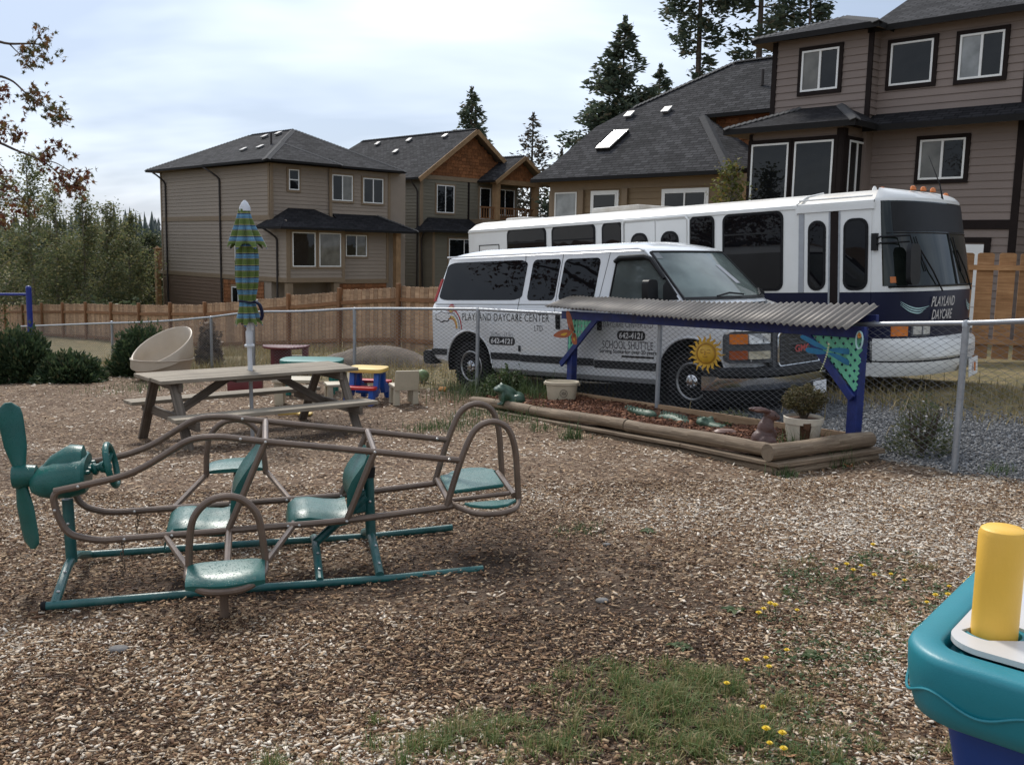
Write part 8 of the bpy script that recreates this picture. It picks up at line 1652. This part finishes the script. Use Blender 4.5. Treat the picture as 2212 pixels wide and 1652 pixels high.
def conifer(name, label, X, Y, z0, H, prof, seed, dens=26, droop=0.25, sz=0.2, mat='needle', first=0.12, whorl=0.42, gap=0.12, trunk=0.22, grp='tall conifers behind the houses', upt=0.0):
    """prof = [(height fraction, branch length)]"""
    global nrg
    keep_rng = nrg; nrg = np.random.default_rng(seed); R = random.Random(seed)
    root = thing(name, label, 'tree', (X, Y, z0), 0, grp)
    mb = MB(); mb.tube([(0.0, 0, 0), (0.05, 0.03, H * 0.35), (-0.03, 0, H * 0.7), (0, 0, H)], [trunk, trunk * 0.75, trunk * 0.4, 0.02], 8); mb.build('trunk', 'bark', root)
    bm_ = MB(); Cs, Ds, Ss = [], [], []; z = H * first
    pf = np.array(prof)
    while z < H * 0.985:
        Lz = float(np.interp(z / H, pf[:, 0], pf[:, 1])); nb = R.randint(4, 6)
        for k in range(nb):
            if R.random() < gap: continue
            a = R.uniform(0, 2 * PI); L_ = Lz * R.uniform(0.6, 1.12); u0 = R.uniform(-0.1, 0.1); dr = droop * R.uniform(0.6, 1.4)
            d = np.array((math.cos(a), math.sin(a), 0)); sd = np.array((-d[1], d[0], 0)); m = max(4, int(L_ * 4))
            ts = np.linspace(0, 1, m); rise = upt * L_
            P = np.stack([d * (L_ * t) + (0, 0, z + rise * t - dr * L_ * t + 0.30 * dr * L_ * t * t * 2.2) for t in ts])
            bm_.tube(P, [max(0.006, 0.018 * L_ * (1 - t * 0.85)) for t in ts], 4, caps=False)
            nn = int(0.72 * dens * L_ * (0.6 + 0.4 * Lz)); t = nrg.uniform(0.10, 1.0, nn) ** 0.75; w = L_ * 0.42 * (1.05 - t) * (0.35 + t) * 2.0
            off = nrg.normal(0, 0.5, nn) * w; pts = np.stack([np.interp(t, ts, P[:, q]) for q in range(3)], 1) + sd * off[:, None] + nrg.normal(0, 0.15 * L_ ** 0.5, (nn, 3)) * (0.7, 0.7, 1.0)
            pts[:, 2] -= np.abs(off) * 0.35 * droop + nrg.uniform(0, 0.10, nn)
            dd = d * 0.8 + sd * np.sign(off)[:, None] * 0.7 + nrg.normal(0, 0.35, (nn, 3)); dd /= np.linalg.norm(dd, axis=1)[:, None]
            Cs.append(pts); Ds.append(dd); Ss.append(nrg.uniform(0.6, 1.3, nn) * sz)
        z += whorl * R.uniform(0.75, 1.25) * (0.35 + 0.65 * min(1, Lz / 1.5))
    k = 50; Cs.append(np.stack([nrg.normal(0, 0.05, k), nrg.normal(0, 0.05, k), H - np.abs(nrg.normal(0, 0.5, k))], 1)); dd = nrg.normal(0, 0.4, (k, 3)) + (0, 0, 1); Ds.append(dd / np.linalg.norm(dd, axis=1)[:, None]); Ss.append(np.full(k, sz * 0.8))
    tag(bm_.build('branches', 'bark', root), kind='stuff'); v, f = needles(np.concatenate(Cs), np.concatenate(Ds), np.concatenate(Ss)); npmesh('crown', v, f, mat, root)
    nrg = keep_rng; return root
conifer('conifer', 'broad dark fir rising behind the skylight roof', 5.75, 55.0, -1.5, 15.7, [(0, 4.4), (0.38, 4.2), (0.50, 3.5), (0.60, 3.0), (0.72, 2.2), (0.85, 1.4), (0.93, 0.8), (1, 0.12)], 3, dens=62, sz=0.26, gap=0.06, whorl=0.48, upt=0.2)
conifer('conifer', 'shorter fir leaning against the right side of the broad fir', 7.9, 56.0, -1.5, 13.4, [(0, 3.0), (0.5, 2.4), (0.75, 1.7), (0.9, 0.9), (1, 0.1)], 31, dens=44, sz=0.26, upt=0.15)
conifer('conifer', 'small lone fir peeking above the gabled roof ridge', -3.75, 82.0, -1, 15.6, [(0, 2.6), (0.6, 2.3), (0.78, 1.6), (0.9, 0.95), (1, 0.12)], 7, dens=40, sz=0.30, whorl=0.5, upt=0.2)
conifer('spruce', 'brownish sparse spruce between the gabled house and the skylight roof', 1.05, 66.0, -2, 12.5, [(0, 3.2), (0.5, 2.6), (0.7, 1.7), (0.85, 0.95), (1, 0.1)], 12, dens=26, sz=0.22, mat='needle_brown', whorl=0.55, droop=0.1, upt=0.45)
conifer('conifer', 'tall fir with a bare trunk showing above the roof slope', 9.1, 51.0, -1, 21.5, [(0, 0.2), (0.50, 0.3), (0.57, 1.1), (0.66, 1.8), (0.75, 1.9), (0.88, 1.6), (1, 0.2)], 15, dens=46, sz=0.24, first=0.52, whorl=0.5, gap=0.15, trunk=0.26, droop=0.3)
conifer('conifer', 'ragged tall pine left of the mauve house roof', 11.9, 50.0, -1, 21.5, [(0, 0.4), (0.55, 1.8), (0.64, 2.3), (0.74, 2.5), (0.84, 2.6), (0.92, 2.0), (1, 0.4)], 21, dens=46, sz=0.26, first=0.58, whorl=0.75, gap=0.25, trunk=0.30, droop=0.15, upt=0.15)
conifer('conifer', 'fir crown just showing over the mauve house left roof slope', 13.75, 48.0, -1, 16.3, [(0, 2.4), (0.7, 1.8), (0.85, 1.1), (1, 0.15)], 27, dens=44, sz=0.24, upt=0.2)
conifer('conifer', 'tiny spruce top beside the left edge of the skylight roof', 3.4, 75.0, -2, 11.2, [(0, 1.8), (0.7, 0.9), (1, 0.08)], 41, dens=26, sz=0.22, mat='needle_brown', upt=0.3)

# ------------------------------------------------------------------ broadleaf trees at the left
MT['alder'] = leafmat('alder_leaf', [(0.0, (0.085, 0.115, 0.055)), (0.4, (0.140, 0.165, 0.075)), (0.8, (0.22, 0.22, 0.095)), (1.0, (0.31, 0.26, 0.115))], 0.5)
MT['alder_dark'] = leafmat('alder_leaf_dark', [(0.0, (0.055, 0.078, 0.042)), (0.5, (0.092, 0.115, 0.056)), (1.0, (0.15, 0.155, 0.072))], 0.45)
def broadleaf(name, label, X, Y, z0, H, rad, seed, n=7000, sz=0.11, mat='alder', lean=0.0, grp='young alders beyond the board fence', low=0.15):
    global nrg
    keep = nrg; nrg = np.random.default_rng(seed); R = random.Random(seed); root = thing(name, label, 'tree', (X, Y, z0), 0, grp)
    mb = MB(); mb.tube(spline([(0, 0, 0), (0.1 * R.uniform(-1, 1), 0, H * 0.3), (lean * 0.5, 0.05, H * 0.6), (lean, 0, H * 0.97)], 4), [0.10 - 0.0072 * k for k in range(13)], 7); mb.build('trunk', 'bark_pale', root)
    bm_ = MB(); C = []; nb = 46
    for k in range(nb):
        h = lerp(low, 0.99, ((k + 0.5) / nb) ** 0.85); a = R.uniform(0, 2 * PI); L_ = rad * min(1, (h - low * 0.4) / 0.16) * (1.02 - h) ** (0.62 if name == 'alder' else 0.4) * 1.15 * R.uniform(0.6, 1.15) + 0.10
        b0 = np.array((lean * h, 0, H * h)); d = np.array((math.cos(a), math.sin(a), 0.55 + 0.5 * R.random())); tip = b0 + d * L_; mid = b0 + d * L_ * 0.5 + (0, 0, 0.06 * L_)
        bm_.tube([b0, mid, tip], [0.022, 0.013, 0.004], 4, caps=False); m = max(6, int(n * L_ / (nb * rad * 0.62))); t = nrg.uniform(0.15, 1.05, m)
        base = np.where(t[:, None] < 0.5, b0 + (mid - b0) * (t[:, None] * 2), mid + (tip - mid) * (t[:, None] * 2 - 1)); cl = nrg.normal(0, 1, (m, 3)) * (0.09 + 0.14 * L_) * (0.5 + 0.5 * t[:, None]); C.append(base + cl)
    tag(bm_.build('branches', 'bark_pale', root), kind='stuff'); v, f = leaf_cloud(np.concatenate(C), sz, 1.1, 0.6); npmesh('crown', v, f, mat, root); nrg = keep; return root
def bz2(x, y): return g(x, y) - 0.4
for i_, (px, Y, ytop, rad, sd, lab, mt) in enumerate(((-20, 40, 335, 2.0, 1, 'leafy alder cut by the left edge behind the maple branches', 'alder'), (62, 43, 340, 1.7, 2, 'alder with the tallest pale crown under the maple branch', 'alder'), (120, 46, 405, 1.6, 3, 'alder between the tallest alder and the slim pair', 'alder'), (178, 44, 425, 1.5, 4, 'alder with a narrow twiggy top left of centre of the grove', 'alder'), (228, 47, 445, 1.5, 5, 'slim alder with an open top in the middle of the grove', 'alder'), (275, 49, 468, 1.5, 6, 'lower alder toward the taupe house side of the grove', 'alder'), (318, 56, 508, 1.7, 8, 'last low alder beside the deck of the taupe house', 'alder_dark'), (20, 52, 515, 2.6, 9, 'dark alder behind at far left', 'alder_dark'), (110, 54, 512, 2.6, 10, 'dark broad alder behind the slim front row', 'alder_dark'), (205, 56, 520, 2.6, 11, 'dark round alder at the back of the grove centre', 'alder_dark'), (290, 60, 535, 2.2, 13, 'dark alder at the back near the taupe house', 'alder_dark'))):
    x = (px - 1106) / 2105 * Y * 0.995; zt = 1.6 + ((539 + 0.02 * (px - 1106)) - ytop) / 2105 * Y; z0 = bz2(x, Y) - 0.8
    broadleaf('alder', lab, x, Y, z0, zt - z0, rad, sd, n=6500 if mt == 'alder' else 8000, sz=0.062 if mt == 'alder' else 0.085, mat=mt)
# undergrowth in front of the grove
n = 19000; t = nrg.uniform(-3, 26, n); dd = nrg.uniform(1.0, 7.0, n); x = FA[0] + 0.69 * t + 0.723 * dd; y = FA[1] - 0.723 * t + 0.69 * dd; hh = 2.3 * nrg.uniform(0, 1, n) * (0.65 + 0.35 * np.sin(1.3 * t) * np.sin(0.7 * dd + t * 0.5))
keep_ = (t < 13.5) | (dd < 2.0); keep_ &= x / y < -0.385
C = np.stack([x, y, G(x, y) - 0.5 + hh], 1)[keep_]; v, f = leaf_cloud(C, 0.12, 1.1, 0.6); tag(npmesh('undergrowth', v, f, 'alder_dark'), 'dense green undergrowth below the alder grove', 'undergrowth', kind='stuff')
# far wooded ridge
MT['far_needle'] = leafmat('far_forest', [(0.0, (0.022, 0.036, 0.034)), (1.0, (0.045, 0.062, 0.055))], 0.1)
n = 620; x = nrg.uniform(-400, -20, n); y = nrg.uniform(440, 600, n); nq = 260; y[:nq] = nrg.uniform(95, 330, nq); x[:nq] = y[:nq] * nrg.uniform(-0.46, -0.30, nq); hz = 7.5 + 2.0 * np.sin(0.02 * x) + nrg.normal(0, 1.0, n) + 0.02 * (y - 440); hz[:nq] = 4.9 + nrg.normal(0, 0.5, nq) + 0.008 * y[:nq]; V, F, b_ = [], [], 0
for i in range(n):
    H_ = (9 if i >= nq else 4.5) + nrg.uniform(0, 4); zb_ = hz[i] - (9 if i >= nq else 9.3); lv_ = 7
    for k in range(lv_):
        r0_ = (1 - k / lv_) * H_ * 0.17 * nrg.uniform(0.7, 1.3) + 0.2; z_ = zb_ + H_ * (0.05 + 0.9 * k / lv_); m = 7; a = np.linspace(0, 2 * PI, m + 1)[:-1] + nrg.uniform(0, 1)
        ring = np.stack([x[i] + r0_ * np.cos(a) * nrg.uniform(0.6, 1.2, m), y[i] + r0_ * np.sin(a) * nrg.uniform(0.6, 1.2, m), np.full(m, z_) - nrg.uniform(0, 0.8, m)], 1); V.append(np.concatenate([ring, [[x[i], y[i], z_ + H_ * 0.26]]])); F.append(np.stack([np.arange(m), (np.arange(m) + 1) % m, np.full(m, m)], 1) + b_); b_ += m + 1
tag(npmesh('far_forest', np.concatenate(V), np.concatenate(F), 'far_needle'), 'dark conifer forest on the distant ridge', 'forest', kind='stuff')
hx, hy = np.meshgrid(np.linspace(-500, 120, 40), np.linspace(140, 620, 24)); hzz = -8 + 14 * sst(150, 470, hy) * (0.9 + 0.2 * np.sin(hx * 0.02)) * sst(60, -60, hx); ix = np.arange(hx.size).reshape(hx.shape)
MT['hill'] = pmat('hill', (0.035, 0.052, 0.034), 0.95, 0.4, 0.05)
hl = npmesh('hill', np.stack([hx, hy, hzz], 2).reshape(-1, 3), np.stack([ix[:-1, :-1], ix[:-1, 1:], ix[1:, 1:], ix[1:, :-1]], 2).reshape(-1, 4), 'hill', smooth=True); tag(hl, kind='structure')

# ------------------------------------------------------------------ maple reaching in from the left
mp_ = thing('maple_tree', 'maple with reddish autumn leaves reaching in from the left edge', 'tree', (-9.6, 11.6, g(-9.6, 11.6)))
mz = g(-9.6, 11.6); O_ = np.array((-9.6, 11.6, mz))
def at(px, py, Y=12.0):
    d = fwd + cr * ((px - 1106) / 2105) - cu * ((py - 826) / 2105); return np.array((0, 0, 1.6)) + np.array(d) * (Y / d[1]) - O_
mb = MB(); mb.tube(spline([(0, 0, -0.1), (0.1, 0.1, 1.5), (0.0, 0.2, 3.0), (0.2, 0.3, 5.2)], 4), [0.22 - 0.012 * k for k in range(13)], 10); mb.build('trunk', 'bark', mp_)
BR = [[(-330, 420), (-150, 330), (-40, 300), (40, 327), (86, 345), (122, 372), (150, 408)], [(86, 345), (120, 352), (160, 372), (200, 365)], [(86, 345), (105, 318), (135, 316)], [(-330, 360), (-150, 230), (-30, 170), (20, 172), (60, 205), (105, 235), (135, 248)], [(105, 235), (125, 238), (150, 236)], [(60, 205), (75, 196), (98, 203)], [(-330, 300), (-160, 140), (-40, 90), (20, 95), (70, 95), (92, 100), (105, 115)], [(70, 95), (86, 78), (92, 70)], [(20, 95), (45, 118), (75, 124)], [(-330, 480), (-150, 430), (-40, 390), (10, 400), (50, 430), (66, 452)], [(-40, 300), (-10, 345), (15, 372), (8, 400)], [(-40, 300), (5, 290), (40, 290)], [(-330, 520), (-100, 470), (-10, 455), (10, 470)], [(-40, 170), (-5, 200), (15, 205)], [(-40, 300), (-10, 270), (30, 262)], [(150, 408), (158, 398), (170, 402)], [(122, 372), (150, 385), (180, 400)]]
tw = MB(); LC = []
for bi, br in enumerate(BR):
    P = spline([at(x, y, 12.0 + 0.25 * math.sin(bi * 1.7 + i)) for i, (x, y) in enumerate(br)], 5); m = len(P); r0_ = 0.035 if br[0][0] < -300 else 0.012
    tw.tube(P, [max(0.0035, r0_ * (1 - 0.93 * (i / m) ** 0.6)) for i in range(m)], 6, caps=False)
    s0 = 0.45 if br[0][0] < -100 else 0.15
    for k in range(int(6 + 17 * (1 - s0) * (1.25 if br[0][0] < -100 else 0.55))):
        u = rnd.uniform(s0, 1.0) ** 0.55; p = P[min(m - 1, int(u * (m - 1)))]
        if rnd.random() < 0.35 * (0.5 + 0.5 * math.sin(17 * u + bi)): continue
        LC.append((p + np.array((rnd.gauss(0, 0.045), rnd.gauss(0, 0.10), rnd.gauss(-0.03, 0.045))), bi))
tag(tw.build('branches', 'bark', mp_), kind='stuff')
MT['maple_leaf'] = leafmat('maple_leaf', [(0.0, (0.060, 0.020, 0.014)), (0.4, (0.12, 0.040, 0.022)), (0.7, (0.19, 0.080, 0.034)), (0.85, (0.11, 0.105, 0.035)), (1.0, (0.24, 0.15, 0.05))], 0.35)
MT['maple_green'] = leafmat('maple_leaf_green', [(0.0, (0.045, 0.055, 0.020)), (0.5, (0.095, 0.080, 0.028)), (1.0, (0.20, 0.085, 0.035))], 0.35)
for nm, sel in (('maple_leaf', lambda b: b not in (3, 4, 5, 6, 7, 8)), ('maple_green', lambda b: b in (3, 4, 5, 6, 7, 8))):
    V, F, b_ = [], [], 0
    for p, bi in LC:
        if not sel(bi): continue
        for rep in range(5):
            s_ = rnd.uniform(0.036, 0.066); M3 = np.array(Matrix.Rotation(rnd.uniform(0, 6.3), 3, 'Z') @ Matrix.Rotation(rnd.gauss(1.5, 0.6), 3, 'X') @ Matrix.Rotation(rnd.uniform(0, 6.3), 3, 'Z')); q = p + np.array((rnd.gauss(0, 0.042), rnd.gauss(0, 0.05), rnd.gauss(-0.02, 0.042)))
            vs = np.array([(0, 0, 0)] + [(x_ * s_, y_ * s_, -0.35 * s_ * (x_ * x_ + y_ * y_)) for x_, y_ in MO]); V.append(vs @ M3.T + q); k_ = len(MO); F.append(np.stack([np.zeros(k_, int), 1 + (np.arange(k_) + 1) % k_, 1 + np.arange(k_)], 1) + b_); b_ += k_ + 1
    o = npmesh('leaves', np.concatenate(V), np.concatenate(F), nm, mp_); tag(o, kind='stuff')

# the rest of its crown, out of frame to the left
CB = MB(); CC = []
for k in range(70):
    h = rnd.uniform(2.2, 7.8); a = rnd.uniform(1.2, 2 * PI - 0.6); L_ = 3.4 * math.sin(PI * min(1, (h - 1.2) / 7.2)) ** 0.6 * rnd.uniform(0.5, 1.1); b0 = np.array((0.1, 0.2, min(h, 5.1))); tp = np.array((L_ * math.cos(a), L_ * math.sin(a), h))
    if (tp[0] - 9.6) / (tp[1] + 11.6) > -0.66: continue
    P = spline([b0, b0 * 0.5 + tp * 0.5 + np.array((0, 0, 0.3)), tp], 4); CB.tube(P, [0.05 - 0.005 * i for i in range(len(P))], 5, caps=False); m_ = 190; t = nrg.uniform(0.35, 1.05, m_)
    CC.append(b0 + (tp - b0) * t[:, None] + nrg.normal(0, 0.28, (m_, 3)))
CB.build('limbs', 'bark', mp_); CC = np.concatenate(CC); CC = CC[(CC[:, 0] - 9.6) / (CC[:, 1] + 11.6) < -0.64]
v, f = leaf_cloud(CC, 0.055, 1.2, 0.7); tag(npmesh('crown', v, f, 'maple_leaf', mp_), kind='stuff')

# ------------------------------------------------------------------ shrubs
MT['juniper'] = leafmat('juniper', [(0.0, (0.026, 0.048, 0.024)), (0.5, (0.050, 0.082, 0.036)), (0.9, (0.085, 0.115, 0.048)), (1.0, (0.13, 0.12, 0.055))], 0.3)
def shrub(name, label, X, Y, rx, ry, h, seed, n=9000, sz=0.035, mat='juniper', grp=None, cat='shrub', spiky=True, flower=None):
    global nrg
    keep = nrg; nrg = np.random.default_rng(seed); root = thing(name, label, cat, (X, Y, g(X, Y)), 0, grp)
    a = nrg.normal(0, 1, (n, 3)); a[:, 2] = np.abs(a[:, 2]); a /= np.linalg.norm(a, axis=1)[:, None]; az = np.arctan2(a[:, 1], a[:, 0]); lump = 1 + 0.16 * np.sin(3 * az + seed) * np.cos(2 * a[:, 2] * 3) + 0.10 * np.sin(7 * az + 2 * seed + 5 * a[:, 2]) + nrg.normal(0, 0.05, n)
    rr = nrg.uniform(0.25, 1.0, n) ** 0.45 * lump; C = a * rr[:, None] * (rx, ry, h); C[:, 2] = np.maximum(C[:, 2], 0.01)
    D = a + nrg.normal(0, 0.45, (n, 3)) + (0, 0, 0.35); D /= np.linalg.norm(D, axis=1)[:, None]; v, f = needles(C, D, nrg.uniform(0.6, 1.5, n) * sz * 1.6) if spiky else leaf_cloud(C, sz, 1.1, 0.6); npmesh('foliage', v, f, mat, root)
    mb = MB()
    for k in range(14): t = k * 2.4; mb.tube([(0, 0, 0), (0.35 * rx * math.cos(t), 0.35 * ry * math.sin(t), 0.4 * h), (0.8 * rx * math.cos(t) * ((k % 4) / 4 + .2), 0.8 * ry * math.sin(t), 0.85 * h)], [0.015, 0.010, 0.004], 5)
    mb.build('stems', 'bark', root)
    if flower:
        for k in range(16): mb = MB(); i = nrg.integers(0, n); p = C[i] / max(1e-3, np.linalg.norm(C[i] / (rx, ry, h))) ; mb.lathe([(0.001, -0.006), (0.011, 0.0), (0.013, 0.008), (0.001, 0.012)], p * (1.02, 1.02, 1.05), n=7); mb.build('flower_head', flower, root)
    nrg = keep; return root
shrub('juniper_shrub', 'dark dense juniper shrub under the blue post at left edge', -8.75, 17.2, 0.68, 0.55, 0.88, 1, 13000); shrub('juniper_shrub', 'low dark shrub between the two taller juniper shrubs', -7.75, 16.9, 0.6, 0.5, 0.48, 2, 9000); shrub('juniper_shrub', 'dark juniper shrub behind the beige bowl', -6.9, 18.2, 0.66, 0.5, 0.86, 3, 12000)
MT['dead_shrub'] = leafmat('dead_flower', [(0.0, (0.10, 0.065, 0.040)), (1.0, (0.23, 0.155, 0.095))], 0.2)
shrub('hydrangea', 'dried brown flower bush by the fence right of the bowl', -6.3, 20.1, 0.28, 0.25, 0.82, 4, 1500, 0.05, 'dead_shrub', spiky=False)
MT['wild'] = leafmat('wild_weed', [(0.0, (0.055, 0.072, 0.032)), (0.6, (0.10, 0.115, 0.052)), (1.0, (0.17, 0.155, 0.085))], 0.3)
shrub('wild_plant', 'scraggly green weed with pale flower heads at the right end of the bed', 3.62, 8.45, 0.30, 0.25, 0.48, 6, 1500, 0.016, 'wild', flower='print_silver'); shrub('wild_plant', 'green leafy weed behind the frog statue at the fence post', -0.05, 12.9, 0.35, 0.25, 0.42, 8, 2600, 0.022, 'weed', spiky=False); shrub('wild_plant', 'pale grey weed growing under the van bumper', 2.35, 10.35, 0.30, 0.2, 0.18, 9, 900, 0.016, 'wild', spiky=False)
shrub('wild_plant', 'low green fern like weed in the bark right of the crocodile', 2.12, 9.55, 0.12, 0.1, 0.16, 10, 350, 0.018, 'weed', spiky=False)
MT['acer'] = leafmat('acer_leaf', [(0.0, (0.085, 0.105, 0.025)), (0.6, (0.15, 0.155, 0.040)), (1.0, (0.24, 0.16, 0.05))], 0.4)
broadleaf('garden_maple', 'small yellow green maple beside the mauve house bay window', 5.35, 24.6, 0.2, 3.55, 0.42, 50, 1100, 0.05, 'acer', grp='garden trees', low=0.45)
# dirt mound in the yard behind the toy tables
md_ = blob('dirt_mound', [((0, 0, -0.05), (1.05, 0.7, 0.50)), ((-0.55, 0.1, -0.05), (0.7, 0.5, 0.36)), ((0.6, -0.1, -0.06), (0.7, 0.5, 0.34)), ((0.15, -0.2, 0.25), (0.3, 0.25, 0.18))], 'soil', voxel=0.05, smooth_it=3); md_.location = (-2.55, 18.6, g(-2.55, 18.6) - 0.05); tag(md_, 'brown dirt mound in the yard between wire fence and board fence', 'mound')
